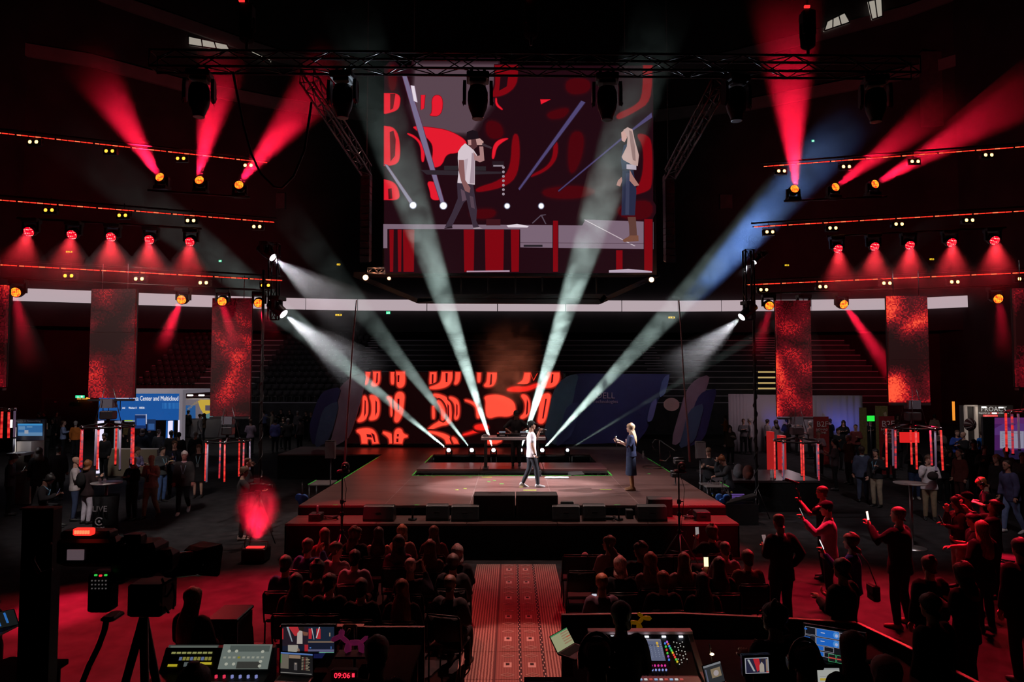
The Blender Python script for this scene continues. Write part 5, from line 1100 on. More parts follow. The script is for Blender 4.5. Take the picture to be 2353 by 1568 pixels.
    if glasses:
        g = MB()
        for s in (1, -1): g.tube([HM @ Vector((s * .032 + .02 * math.cos(q * .785), .102, .125 + .016 * math.sin(q * .785))) for q in range(9)], .003, 4); g.tube([HM @ Vector((s * .052, .1, .128)), HM @ Vector((s * .076, .0, .125))], .003, 4)
        part(g, 'glasses', M_blackgloss)
    if lanyard:
        lc, bc_ = lanyard; q = MB(); ch = pel + sd * .22
        for s in (1, -1): q.tube([nk + Vector((s * .065, .0, .01)), sh + Vector((s * .06, .128, -.08)), ch + Vector((s * .01, .152, 0))], [.011, .011, .011], 4)
        part(q, 'lanyard', cloth(lc)); part(MB().box(ch + Vector((0, .158, -.06)), (.085, .006, .11)), 'badge', mat('badge_white', bc_, .5))
    W = Matrix.Translation(loc) @ R @ Matrix.Scale(k, 4)
    out['M'] = W; out['obj'] = body; out['HM'] = HM; out['k'] = k; out['rot'] = rot; out['nk'] = nk; out['sh'] = sh; out['pel'] = pel; out['sd'] = sd
    return out
def at(o, key): return o['M'] @ o[key][0] if isinstance(o[key], tuple) else o['M'] @ o[key]

def phone(o, label, side=1, lit=(.75, .7, .65), s=1.2, tilt=.9, up=.06, land=False):
    """smartphone held in a hand, its screen towards the holder"""
    p = at(o, 'hand%d' % side); t = thing('smartphone', label, 'phone', p + Vector((0, 0, up)), math.radians(o['rot']))
    w, h = (.15, .075) if land else (.075, .15)
    MB().bev((0, 0, 0), (w, .009, h), .004, rx=-(1.57 - tilt) * .6).build('body', M_blackgloss, t)
    MB().box((0, -.0065, 0), (w - .008, .003, h - .012), rx=-(1.57 - tilt) * .6).build('display', glow('phone_%.2f_%.2f' % (lit[0], s), lit, s), t)
    return t
def cup(o, label, side=1, col=(.5, .55, .6), kind='drink_can'):
    p = at(o, 'hand%d' % side); t = thing(kind, label, 'cup', p + Vector((0, 0, -.03)))
    MB().lathe([(.022, 0), (.03, .01), (.032, .11), (.028, .12)], n=12).build('can', mat('can_%.2f' % col[0], col, .35, .5), t); MB().cyl((0, 0, .12), (0, 0, .122), .026, n=10).build('lid', M_alu, t); return t
def plate_of_food(o, label, side=-1):
    p = at(o, 'hand%d' % side); t = thing('food_plate', label, 'plate', p + Vector((0, 0, .02))); MB().lathe([(.04, 0), (.09, .012), (.1, .02), (.08, .014)], n=16).build('plate', M_white, t)
    for q in range(4): MB().ell((.03 * math.cos(q * 1.6), .03 * math.sin(q * 1.6), .03), .025, .02, .018, 7, 4).build('food', mat('food_tan', (.45, .3, .14), .7), t)

# ---------------------------------------------------------------- chair
M_chair = mat('chair_frame', (.03, .03, .032), .3, .7); M_pad = mat('chair_pad', (.012, .012, .013), .8)
chr_ = thing('stacking_chair', 'x', 'chair', (0, 0, 0))
MB().bev((0, 0, .44), (.44, .43, .05), .015).build('seat', M_pad, chr_); MB().rings([[Vector((x, -.24 - .03 * (1 - (x / .22) ** 2) + dy - (z - .5) * .12, z)) for dy in (0, .025) for x in ((-.22, -.11, 0, .11, .22) if dy == 0 else (.22, .11, 0, -.11, -.22))] for z in (.55, .7, .86)]).build('backrest', M_pad, chr_)
for s in (1, -1):
    MB().tube([(s * .21, .2, .0), (s * .21, .19, .43)], .012, 6).build('leg', M_chair, chr_); MB().tube([(s * .21, -.24, 0), (s * .215, -.22, .44)], .012, 6).build('leg', M_chair, chr_)
MB().tube([(-.23, -.21, .42), (-.23, -.25, .6), (-.225, -.29, .84), (-.2, -.3, .885), (0, -.325, .895), (.2, -.3, .885), (.225, -.29, .84), (.23, -.25, .6), (.23, -.21, .42)], .013, 6).build('back_frame', M_chair, chr_)
chair_used = [False]
def chair(loc, rz, label, group='stacking chairs in the audience'):
    if not chair_used[0]:
        chair_used[0] = True; chr_.location = loc; chr_.rotation_euler = (0, 0, rz); tag(chr_, label, None, group); return chr_
    o = dup(chr_, loc, (0, 0, rz), label); o['group'] = group; return o
def sitter(label, px, py, chairlab, h=1.74, rot=0, **k):
    o = person(label, px, py, h, 0, rot, pose='sit', **k); b = o['obj'].location
    R = Matrix.Rotation(math.radians(rot), 3, 'Z'); chair((b.x, b.y, 0) if False else tuple(Vector((b.x, b.y, 0)) + R @ Vector((0, .02, 0))), math.radians(rot), chairlab); return o
# ================================================================ PERFORMERS
K_ = (.012, .012, .014); NV = (.03, .045, .11); WH = (.55, .52, .55); GR = (.12, .115, .12); DG = (.035, .035, .04); PK = (.42, .28, .30); KH = (.27, .20, .13); JN = (.05, .085, .2); BL = (.04, .09, .32); LB = (.25, .33, .55); LV_ = (.33, .28, .42); OR = (.55, .16, .03); BE = (.42, .33, .24); MR = (.12, .02, .03); OL = (.08, .07, .04); BR = (.10, .05, .03)
sg = person('singer in white t-shirt, black jeans and black cap holding a microphone', 1221, 981, 1.80, SZ, -82, Y=18.75, pose='stride', arms=('down', 'mic'), armdef=(None, ((.10, .18, -.20), (-.12, .24, .05))), top=('t_shirt', (.62, .55, .56)), bot=('jeans', (.02, .02, .024)), hair=('cap', (.012, .013, .012)), skin=(.30, .15, .10), shoes=(.35, .33, .32), hem=-.12, voxel=.012, curl=.9, nod=-2)
p = at(sg, 'hand-1'); d = Vector((1, -.15, -.28)).normalized(); t = thing('microphone', 'black handheld microphone at the singer mouth', 'microphone', p)
MB().cyl(-d * .04, d * .17, .016, .02, n=10).build('body', M_blackm, t); MB().ell(-d * .06, .028, .028, .028, 12, 8).build('grille', M_steel, t)
b = sg['obj']; q = MB(); q.tube([sg['wrist1'] + Vector((.036 * math.cos(a), .036 * math.sin(a), .0)) for a in [x * .6 for x in range(12)]], .008, 5); q.build('watch', M_blackgloss, b)
wo = person('woman with very long blond hair in navy top, wide culottes and brown boots', 1450, 974, 1.76, SZ, 84, Y=18.25, pose='stand', arms=('gest', 'gest'), armdef=(((.06, .10, -.26), (-.06, .32, -.20)), ((.05, .08, -.26), (-.02, .33, -.12))), top=('blouse', (.025, .03, .07)), bot=('culottes', (.035, .045, .085)), hair=('vlong', (.40, .25, .14)), skin='l', shoes=(.16, .06, .02), sleeves='roll', voxel=.012, curl=.35, hem=-.02)
b = wo['obj']
for s in (1, -1): 
    q = MB(); limb(q, [Vector((s * .105, .01, .44)), Vector((s * .105, .0, .3)), Vector((s * .105, -.02, .1))], [.058, .056, .045], 10); q.build('boot_shaft', mat('boot_brown', (.20, .075, .025), .35), b); MB().box((s * .105, -.085, .03), (.03, .03, .08)).build('boot_heel', mat('boot_brown', ()), b)
for i in range(3): MB().box((-.05 + .05 * i, .12, 1.32 - .05 * (i % 2)), (.05, .03, .06), rz=.2 * i).build('print_patch', mat('print_pale', (.5, .38, .42), .7), b)
for i in range(2): MB().box((.235, -.02 + .06 * i, 1.36 - .03 * i), (.03, .05, .05)).build('sleeve_print', mat('print_pale', ()), b)
MB().rings([[Vector((.155 * math.cos(2 * math.pi * j / 16), .118 * math.sin(2 * math.pi * j / 16), z)) for j in range(16)] for z in (.975, 1.0)]).build('belt', mat('belt_tan', (.3, .18, .08), .5), b)
p = at(wo, 'hand-1'); t = thing('microphone', 'black handheld microphone held low by the woman', 'microphone', p); d = Vector((.1, 0, -1)); MB().cyl(-d * .03, d * .2, .016, .013, n=10).build('body', M_blackm, t); MB().ell(-d * .05, .026, .026, .026, 12, 8).build('grille', M_chrome, t)
dj = person('dj in black shirt and cap standing behind the dj table', 1186, 938, 1.80, RZ, 180, Y=22.35, pose='stand', arms=('table', 'table'), top=('shirt', (.02, .02, .022)), bot=('trousers', (.016, .016, .018)), hair=('cap', (.014, .014, .015)), skin=(.22, .11, .08), shoes=(.05, .05, .055), sleeves='roll', nod=22, voxel=.014, lanyard=((.03, .03, .03), (.1, .1, .1)))

# band corner: riser, two technicians, gear
br = thing('side_riser', 'dark side riser holding bottles at the right of the stage', 'platform', (7.4, 20.2, 0)); MB().b2((6.0, 20.1, .86), (9.0, 22.4, .92)).build('top', mat('riser_dark', (.05, .045, .05), .35), br, world=True); MB().b2((6.0, 20.12, 0), (9.0, 20.16, .86)).build('skirt', M_blackcloth, br, world=True); MB().b2((8.96, 20.1, 0), (9.0, 22.4, .86)).build('side_skirt', M_blackcloth, br, world=True)
person('technician in black t-shirt standing behind the small right speaker', 1628, 1012, 1.8, 0, 150, Y=20.9, arms=('low', 'low'), top=('t_shirt', K_), hair=('short', 'br'), skin='l', nod=20)
person('technician with hair bun and black jacket holding his headphones beside the gear', 1660, 1034, 1.72, 0, 105, Y=19.7, arms=('up', 'reach'), top=('jacket', (.02, .021, .024)), hair=('bun', 'red'), skin='l', nod=28, lean=12)
def speaker_pole(px, y0, y1, yb, Y, label, zb):
    a, b = P(px, y0, Y), P(px, y1, Y); H = a.z - b.z; t = thing('pole_speaker', label, 'speaker', (b.x, Y, zb)); z = b.z - zb
    MB().prism([(-.13, -.12, z), (.13, -.12, z), (.13, .06, z), (.06, .14, z), (-.06, .14, z), (-.13, .06, z)], (0, 0, H)).build('cabinet', M_black, t); MB().b2((-.125, -.135, z + .02), (.125, -.12, z + H - .02)).build('grille', mat('speaker_grille', (.20, .19, .195), .7, nz=.2, nscale=120), t)
    MB().cyl((0, 0, 0), (0, 0, z), .02, n=8).build('pole', M_steel, t)
    for k in range(3): MB().cyl((0, 0, .35), (.3 * math.cos(k * 2.1), .3 * math.sin(k * 2.1), 0), .012, n=6).build('leg', M_steel, t)
speaker_pole(760, 1013, 1054, 1110, 19.0, 'grey faced speaker on a pole at the left stage edge', 0)
speaker_pole(1609, 1015, 1054, 1110, 19.6, 'grey faced speaker on a pole beside the technicians', 0)
# equipment pile between stage and technicians
eq = thing('gear_rack', 'cluttered rack of wireless gear and cables beside the right stage edge', 'equipment', (5.75, 19.4, 0))
MB().bev((0, 0, .35), (.7, .6, .7), .02).build('rack_case', M_black, eq)
for k in range(5): MB().box((0, -.31, .12 + .12 * k), (.58, .02, .09)).build('rack_unit', mat('rack_unit', (.06, .06, .065), .4), eq)
for k in range(16): MB().ell((-.3 + .04 * k, -.3 + .1 * math.sin(k * 2), .74 + .07 * math.sin(k * 1.7)), .03, .03, .03, 7, 4).build('connector', (M_chrome, M_alu, mat('plug_blue', (.05, .1, .3), .4), mat('plug_yel', (.4, .4, .05), .4))[k % 4], eq)
mb = MB()
for k in range(9): mb.tube([(-.32 + .07 * k, -.2, .72), (-.3 + .07 * k, -.1 + .1 * math.sin(k), .95 + .05 * (k % 3)), (-.2 + .05 * k, .1, .74)], .012, 5)
mb.build('cables', mat('cable_mix', (.10, .08, .11), .4), eq)
for k in range(3): MB().box((.45 + .02 * k, -.05, .55 + .05 * k), (.55, .04, .025)).build('purple_bar', glow('purple_bar', (.16, .08, .35), .6), eq)
for px, lab, y, hh in ((1553, 'left', 1092, .1), (1560, 'upper', 1062, .08)):
    c = P(px, y, 19.2); t = thing('clip_bracket', 'black clamp bracket %s of the gear pile' % ('at the front left' if lab == 'left' else 'at the top'), 'bracket', c); MB().bev((0, 0, 0), (.28, .2, .12), .02).build('body', M_black, t); MB().cyl((-.15, 0, .1), (.12, 0, .1), .035, n=10).build('roller', M_steel, t); MB().cyl((0, .05, -.05), (0, .05, -c.z), .018, n=6).build('post', M_steel, t)
t = thing('instrument_case', 'open black keyboard case in front of the bun haired technician', 'case', (6.15, 18.6, .45)); MB().box((0, 0, .2), (.85, .35, .06), ry=-.25).build('lid', M_black, t); MB().b2((-.42, -.2, -.45), (.42, .2, .1)).build('body', M_black, t)
for k, (px, py) in enumerate(((1772, 1078), (1779, 1079), (1704, 1066))):
    c = P(px, py, 20.6); t = thing('water_bottle', ('clear bottle with white cap, left of the pair on the side riser', 'clear bottle with white cap, right of the pair on the side riser', 'blue capped bottle beside the seat on the side riser')[k], 'bottle', (c.x, 20.6, .92)); MB().lathe([(.035, 0), (.037, .02), (.036, .08), (.032, .1), (.037, .13), (.036, .18), (.014, .23)], n=10).build('bottle', mat('bottle_clear', ()), t); MB().cyl((0, 0, .23), (0, 0, .26), .017, n=8).build('cap', M_white if k < 2 else mat('plug_blue', ()), t)
for k, (px, lab) in enumerate(((1700, 'grey backpack on the side riser beside the bottles'), (1715, 'dark brown bag slumped on the side riser'))):
    c = P(px, 1085, 20.5); t = thing('backpack', lab, 'bag', (c.x, 20.6 - .25 * k, .92)); MB().ell((0, 0, .2), .17, .12, .22, 12, 8).build('bag_body', cloth((.09, .09, .1) if k == 0 else (.08, .03, .025)), t); MB().ell((0, -.1, .14), .11, .05, .1, 10, 6).build('pocket', cloth((.07, .07, .075) if k == 0 else (.1, .03, .02)), t); MB().tube([(-.08, .08, .3), (-.07, .1, .42), (.07, .1, .42), (.08, .08, .3)], .014, 5).build('strap', cloth((.05, .05, .055)), t)
# camera tripods in front of the stage, with wires up to the rig
for s, px, wx, pts in (('left', 785, 819, [(819, 690), (812, 770), (805, 870), (798, 970), (792, 1066)]), ('right', 1561, 1560, [(1560, 690), (1566, 780), (1572, 880), (1580, 980), (1585, 1062)])):
    c = P(px, 1218, 13.9); t = thing('camera_tripod', 'black tripod with small remote camera in front of the stage %s' % s, 'tripod', (c.x, 13.9, 0))
    zt = P(px, 1088, 13.9).z; MB().cyl((0, 0, .2), (0, 0, 1.2), .024, n=8).build('pole', M_blackm, t); MB().cyl((0, 0, 1.1), (0, 0, zt), .016, n=8).build('upper_pole', M_blackm, t)
    for k in range(3): a = k * 2.09 + .4; MB().cyl((0, 0, .85), (.55 * math.cos(a), .55 * math.sin(a), .02), .013, n=6).build('leg', mat('tripod_leg', (.2, .17, .17), .35, .8), t); MB().cyl((0, 0, .45), (.26 * math.cos(a), .26 * math.sin(a), .45), .008, n=5).build('brace', M_steel, t)
    for z in (.85, 1.2, 1.45): MB().cyl((0, 0, z - .04), (0, 0, z + .04), .04, n=8).build('collar', M_blackm, t); MB().cyl((0, 0, z), (.08, 0, z), .01, n=5).build('knob', M_blackm, t)
    MB().bev((.02, 0, zt + .04), (.24, .16, .06), .02).build('camera_base', M_blackm, t); MB().ell((.06, 0, zt + .13), .085, .085, .1, 12, 8).build('camera_dome', M_black, t); MB().lathe([(.05, 0), (.05, .06), (.04, .07)], (.06, -.06, zt + .13), (0, -1, 0), 12).build('lens', M_blackgloss, t)
    mb = MB().tube([(.02, -.02, zt), (.1, -.06, zt - .3), (.06, -.08, zt - .7), (.02, -.03, .9)], .006, 4); mb.build('cable', M_black, t)
    w = MB().tube([P(x, y, 14.2) for x, y in pts], [.012, .012, .014, .018, .022], 6).build('hanging_wire', mat('wire_grey', (.55, .52, .53), .4)); tag(w, 'thin wire hanging down to the %s tripod camera' % s, 'wire')
c = P(590, 1085, 16.4)

# ================================================================ SEATED AUDIENCE
AUD = [
 ('woman with long auburn hair in dark top, front row left end', 746, 1215, dict(hair=('long', 'aub'), top=('blouse', MR)), 'front row left end'),
 ('woman with long light brown hair in black jacket looking right, front row', 816, 1212, dict(hair=('wavy', 'br'), yaw=-45, rot=-10), 'front row second from left'),
 ('woman with long dark hair in white sleeveless top, front row', 870, 1213, dict(hair=('long', 'dbr'), top=('blouse', (.5, .45, .46)), sleeves='none'), 'front row middle left'),
 ('woman with long blond hair and pale sweater, front row', 924, 1208, dict(hair=('bob', 'bld'), top=('sweater', (.40, .27, .24))), 'front row middle right'),
 ('woman with long brown hair in dark maroon sweater, front row nearest the aisle', 997, 1210, dict(hair=('long', 'br'), top=('sweater', (.10, .03, .035))), 'front row nearest the aisle'),
 ('man in blue hoodie with raised hand, second row left', 707, 1239, dict(hair=('short', 'br'), top=('hoodie', (.05, .08, .26)), arms=('up', 'lap'), rot=-15), 'second row left end'),
 ('man in greyish pink shirt turned right, second row', 772, 1247, dict(hair=('short', 'br'), top=('shirt', (.34, .26, .31)), yaw=-50, rot=-12), 'second row under the pink shirt man'),
 ('woman with dark hair in floral blouse touching her face, second row', 916, 1233, dict(hair=('wavy', 'dbr'), top=('blouse', (.22, .05, .12)), arms=('chin', 'lap')), 'second row under the floral blouse'),
 ('woman with big curly auburn hair in grey top, second row', 988, 1244, dict(hair=('wavy', 'aub'), top=('blouse', (.17, .13, .12))), 'second row under the curly auburn hair'),
 ('woman with grey bob hair in black, second row at the aisle', 1051, 1253, dict(hair=('bob', (.24, .19, .18)), top=('sweater', K_)), 'second row at the aisle'),
 ('man with glasses in pale lilac shirt, third row', 815, 1265, dict(hair=('short', 'blk'), top=('shirt', (.42, .36, .50)), glasses=True, fat=1.1), 'third row under the lilac shirt'),
 ('woman with short grey hair raising one finger, third row', 943, 1284, dict(hair=('crop', 'wht'), top=('blouse', (.03, .02, .03)), arms=('up', 'lap'), curl=.15), 'third row under the raised finger'),
 ('man in navy shirt at the far left of the third row', 656, 1278, dict(hair=('short', 'blk'), top=('shirt', (.035, .055, .17))), 'third row far left'),
 ('person with dark curly hair in olive top, third row', 729, 1289, dict(hair=('curly', 'blk'), top=('sweater', (.10, .085, .06))), 'third row under the dark curly hair'),
 ('man with dark hair in black suit, third row at the aisle', 1041, 1274, dict(hair=('short', 'dbr')), 'third row at the aisle'),
 ('woman with long black hair in black, back row left end', 680, 1320, dict(hair=('vlong', 'blk'), top=('sweater', K_)), 'back row left end'),
 ('man in black suit with white collar, back row left', 757, 1320, dict(hair=('short', 'blk'), collar=WH, yaw=-25), 'back row second from left'),
 ('man in black sweater with pale collar, back row middle', 830, 1331, dict(hair=('short', 'blk'), top=('sweater', K_), collar=(.4, .33, .35)), 'back row middle'),
 ('woman with long straight light brown hair, back row', 924, 1334, dict(hair=('vlong', (.22, .10, .05)), top=('sweater', (.02, .018, .018))), 'back row under the straight brown hair'),
 ('man with short brown hair in dark suit, back row at the aisle', 1034, 1323, dict(hair=('crop', 'br'), top=('jacket', (.025, .022, .024)), rot=-14), 'back row at the aisle left of the runner'),
 ('woman with long brown hair in pinkish grey vest looking left, right block', 1400, 1233, dict(hair=('long', 'br'), top=('vest', (.42, .31, .33)), yaw=60, rot=20), 'right block under the grey vest'),
 ('woman with dark hair in black looking left, right block front row', 1472, 1248, dict(hair=('wavy', 'dbr'), top=('sweater', K_), yaw=65), 'right block front row in black'),
 ('man with curly hair filming with a raised phone, right block front row', 1636, 1207, dict(hair=('curly', 'br'), top=('sweater', (.018, .016, .017)), arms=('lap', 'phone'), rot=12), 'right block front row under the filming man'),
 ('woman with pale blond bob in black, right block', 1425, 1281, dict(hair=('bob', (.62, .42, .36)), top=('sweater', K_)), 'right block under the blond bob'),
 ('woman with curly red hair in grey patterned top, right block', 1495, 1273, dict(hair=('wavy', 'red'), top=('blouse', (.26, .2, .21))), 'right block under the curly red hair'),
 ('woman with straight auburn hair in pale grey top, right block', 1572, 1272, dict(hair=('long', 'aub'), top=('blouse', (.36, .3, .31))), 'right block under the pale grey top'),
 ('man with short hair in greyish blue shirt, right block', 1666, 1246, dict(hair=('crop', 'br'), top=('shirt', (.17, .15, .19)), collar=(.3, .26, .3)), 'right block under the grey blue shirt'),
 ('woman with dark hair filming with a bright phone, right block', 1653, 1282, dict(hair=('long', 'dbr'), top=('sweater', K_), arms=('lap', 'phone')), 'right block under the bright phone'),
 ('man in brown olive sweater at the right end of the right block', 1718, 1265, dict(hair=('short', 'br'), top=('sweater', (.12, .08, .055)), fat=1.08), 'right block right end'),
 ('man in patterned shirt holding a phone, right block back row', 1383, 1319, dict(hair=('crop', 'red'), top=('shirt', (.10, .06, .085)), arms=('lap', 'low')), 'right block under the patterned shirt'),
 ('person with short red hair in black, right block back row', 1524, 1314, dict(hair=('short', 'red'), top=('jacket', K_)), 'right block back row middle'),
 ('woman with long black hair in black, right block back row', 1615, 1318, dict(hair=('vlong', 'blk'), top=('sweater', K_)), 'right block back row right'),
]
G_AUD = {}
for lab, px, py, kw, cl in AUD:
    kw.setdefault('arms', ('lap', 'lap')); kw.setdefault('voxel', .02)
    G_AUD[px] = sitter(lab, px, py, 'black padded stacking chair, ' + cl, **kw)
phone(G_AUD[1636], 'phone held up by the curly haired man filming', -1, (.3, .28, .28), .8, 1.4)
phone(G_AUD[1653], 'bright yellowish phone screen held up by the dark haired woman', -1, (1, .75, .35), 2.0, 1.4, .08)
phone(G_AUD[1383], 'phone showing the stage held by the man in the patterned shirt', -1, (.5, .5, .58), 1.0, 1.2, .05)
for px, py, lab in ((1323, 1276, 'empty black stacking chair at the front of the right block'), (1337, 1313, 'empty black stacking chair with a pale jacket on its seat'), (1378, 1276, 'empty black stacking chair left of the grey vest woman'), (1520, 1277, 'empty black stacking chair behind the red haired woman'), (1556, 1276, 'empty black stacking chair between auburn and red hair'), (537, 1433, 'empty black stacking chair right of the road case')):
    c = G(px, py, .89); chair((c.x, c.y + .3, 0), 0, lab)
c = G(1342, 1306, .5); t = MB()
for k in range(7): t.ell((c.x - .12 + .045 * k, c.y + .35 + .04 * math.sin(k * 2), .5 + (.09 if k == 4 else 0) + .02 * math.sin(k * 3)), .08, .1, .05 + (.06 if k == 4 else 0), 9, 5)
tag(t.build('folded_jacket', cloth((.5, .36, .36))), 'pale crumpled jacket on an empty chair at the aisle', 'jacket')

# runner carpet down the aisle
def runner_mat(name, kind):
    m = bpy.data.materials.new(name); m.use_nodes = True; t = m.node_tree; b = t.nodes['Principled BSDF']; b.inputs['Roughness'].default_value = .9
    tc = t.nodes.new('ShaderNodeTexCoord'); mp = t.nodes.new('ShaderNodeMapping'); t.links.new(tc.outputs['Object'], mp.inputs[0]); w = t.nodes.new('ShaderNodeTexWave'); w.wave_type = 'BANDS'; w.bands_direction = 'X'; w.wave_profile = 'SIN'
    w.inputs['Scale'].default_value = 7.5 if kind == 's' else 9; w.inputs['Distortion'].default_value = 1.0; w.inputs['Detail'].default_value = 3; w.inputs['Detail Scale'].default_value = 2.5; t.links.new(mp.outputs[0], w.inputs['Vector'])
    r = t.nodes.new('ShaderNodeValToRGB'); e = r.color_ramp.elements
    if kind == 's': e[0].position = .35; e[0].color = (.13, .045, .04, 1); e[1].position = .65; e[1].color = (.36, .20, .16, 1)
    else: e[0].color = (.20, .07, .06, 1); e[1].color = (.27, .11, .09, 1)
    t.links.new(w.outputs[0], r.inputs[0]); t.links.new(r.outputs[0], b.inputs['Base Color']); return m
RM1, RM2 = runner_mat('runner_stripes', 's'), runner_mat('runner_panel', 'p')
rx0, rx1, ry0, ry1 = -.74, .92, 7.2, 14.62
ru = thing('aisle_runner', 'patterned red runner carpet down the middle aisle', 'carpet', (0, ry0, 0)); MB().b2((rx0, ry0, .0), (rx1, ry1, .008)).build('backing', mat('runner_back', (.08, .03, .03), .95), ru, world=True)
xs = [(rx0, -.24, RM1), (-.22, .10, RM2), (.13, .42, RM2), (.46, rx1, RM1)]
rows = [7.2, 8.2, 9.15, 10.05, 11.0, 11.95, 12.9, 13.8, 14.62]
M_mot = mat('runner_motif', (.55, .38, .33), .9); M_rdk = mat('runner_dark', (.035, .018, .02), .95)
for a, b in zip(rows, rows[1:]):
    for x0, x1, m_ in xs: MB().b2((x0, a + .006, .008), (x1 - .004, b - .006, .014)).build('carpet_panel', m_, ru, world=True)
    for x0, x1, m_ in xs[1:3]:
        cx = (x0 + x1) / 2; cy_ = (a + b) / 2
        for dy in (-.32, .3): MB().tube([(cx + .09 * math.cos(q * 1.5708), cy_ + dy + .06 * math.sin(q * 1.5708), .0145) for q in range(5)], .007, 4).build('diamond', M_mot, ru, world=True)
        MB().box((cx, cy_, .0145), (.11, .16, .003)).build('motif', M_mot, ru, world=True); MB().box((cx, cy_ + .02, .0165), (.05, .07, .003)).build('motif_eye', M_rdk, ru, world=True)
for x in (.115, .44):
    MB().b2((x - .02, ry0, .0145), (x + .02, ry1, .016)).build('dark_line', M_rdk, ru, world=True); ms = MB()
    for k in range(int((ry1 - ry0) / .09)): ms.box((x - .012 + .02 * (k % 2), ry0 + .045 + .09 * k, .0165), (.014, .05, .002))
    ms.build('line_dashes', M_mot, ru, world=True)
# ================================================================ STANDING CROWD, RIGHT FOREGROUND
o = person('bald man in black suit seen from behind, looking down at his phone', 1793, 1183, 1.82, 0, 12, arms=('pocket', 'low'), hair=('thin', (.12, .06, .04)), skin='l', shoes=(.45, .35, .35), collar=(.45, .36, .38), nod=15)
phone(o, 'phone in the left hand of the bald man in black', -1, (.3, .2, .2), .6)
o = person('man in black t-shirt with glasses on his head holding a gimbal camera', 1890, 1118, 1.8, 0, 62, arms=('low', 'phone'), top=('t_shirt', K_), hair=('crop', 'br'), skin='l', glasses=True)
p = at(o, 'hand-1'); t = thing('gimbal_camera', 'handheld gimbal stabiliser with small camera on top', 'camera', p); MB().cyl((0, 0, -.1), (0, 0, .12), .018, n=8).build('grip', M_blackm, t); MB().tube([(0, 0, .12), (-.06, 0, .2), (-.05, 0, .3)], .014, 6).build('arm', M_blackm, t); MB().bev((-.1, 0, .33), (.22, .08, .05), .01, ry=.35).build('camera_body', M_black, t); MB().cyl((-.2, 0, .36), (-.26, 0, .38), .03, n=10).build('lens', M_blackgloss, t); MB().box((.02, -.02, -.02), (.03, .02, .1)).build('control_panel', M_steel, t)
o = person('man in checked white shirt and light brimmed cap looking at his phone', 1903, 1152, 1.82, 0, 68, arms=('low', 'phone'), top=('shirt', (.40, .33, .42)), bot=('jeans', (.02, .022, .03)), hair=('cap', (.02, .018, .02)), collar=(.55, .35, .3), skin='l', nod=10)
phone(o, 'small phone held by the man in the checked shirt', -1, (.5, .5, .52), .9)
o = person('woman with short brown hair in blue top filming with a white lit phone', 1957, 1227, 1.68, 0, 62, arms=('low', 'phone'), top=('blouse', (.03, .06, .30)), hair=('bob', 'br'), skin='l')
phone(o, 'white lit phone held by the woman in blue', -1, (.8, .78, .8), 1.3)
b = o['obj'].location; t = thing('shoulder_bag', 'small dark shoulder bag hanging behind the woman in blue', 'bag', (b.x + .3, b.y, .72)); MB().bev((0, 0, .12), (.1, .22, .24), .02).build('bag_body', cloth((.03, .02, .02)), t); MB().tube([(0, -.08, .24), (-.1, -.04, .55), (-.22, 0, .72)], .008, 5).build('strap', M_black, t); MB().box((-.055, 0, .17), (.01, .18, .1)).build('flap', cloth((.035, .025, .025)), t)
person('man with short dark hair in black, in front of the woman in blue', 1936, 1285, 1.76, 0, 30, hair=('short', 'blk'), top=('jacket', (.014, .013, .014)), skin='m', arms=('low', 'low'))
o = person('large grey haired man in black suit filming with his phone', 2065, 1166, 1.88, 0, 38, arms=('low', 'phone'), hair=('crop', (.16, .08, .06)), collar=(.45, .38, .4), pose='wide', shoes=(.10, .035, .02), fat=1.12)
phone(o, 'bright phone held up by the large man in the black suit', -1, (.9, .7, .6), 1.6, 1.3, .08)
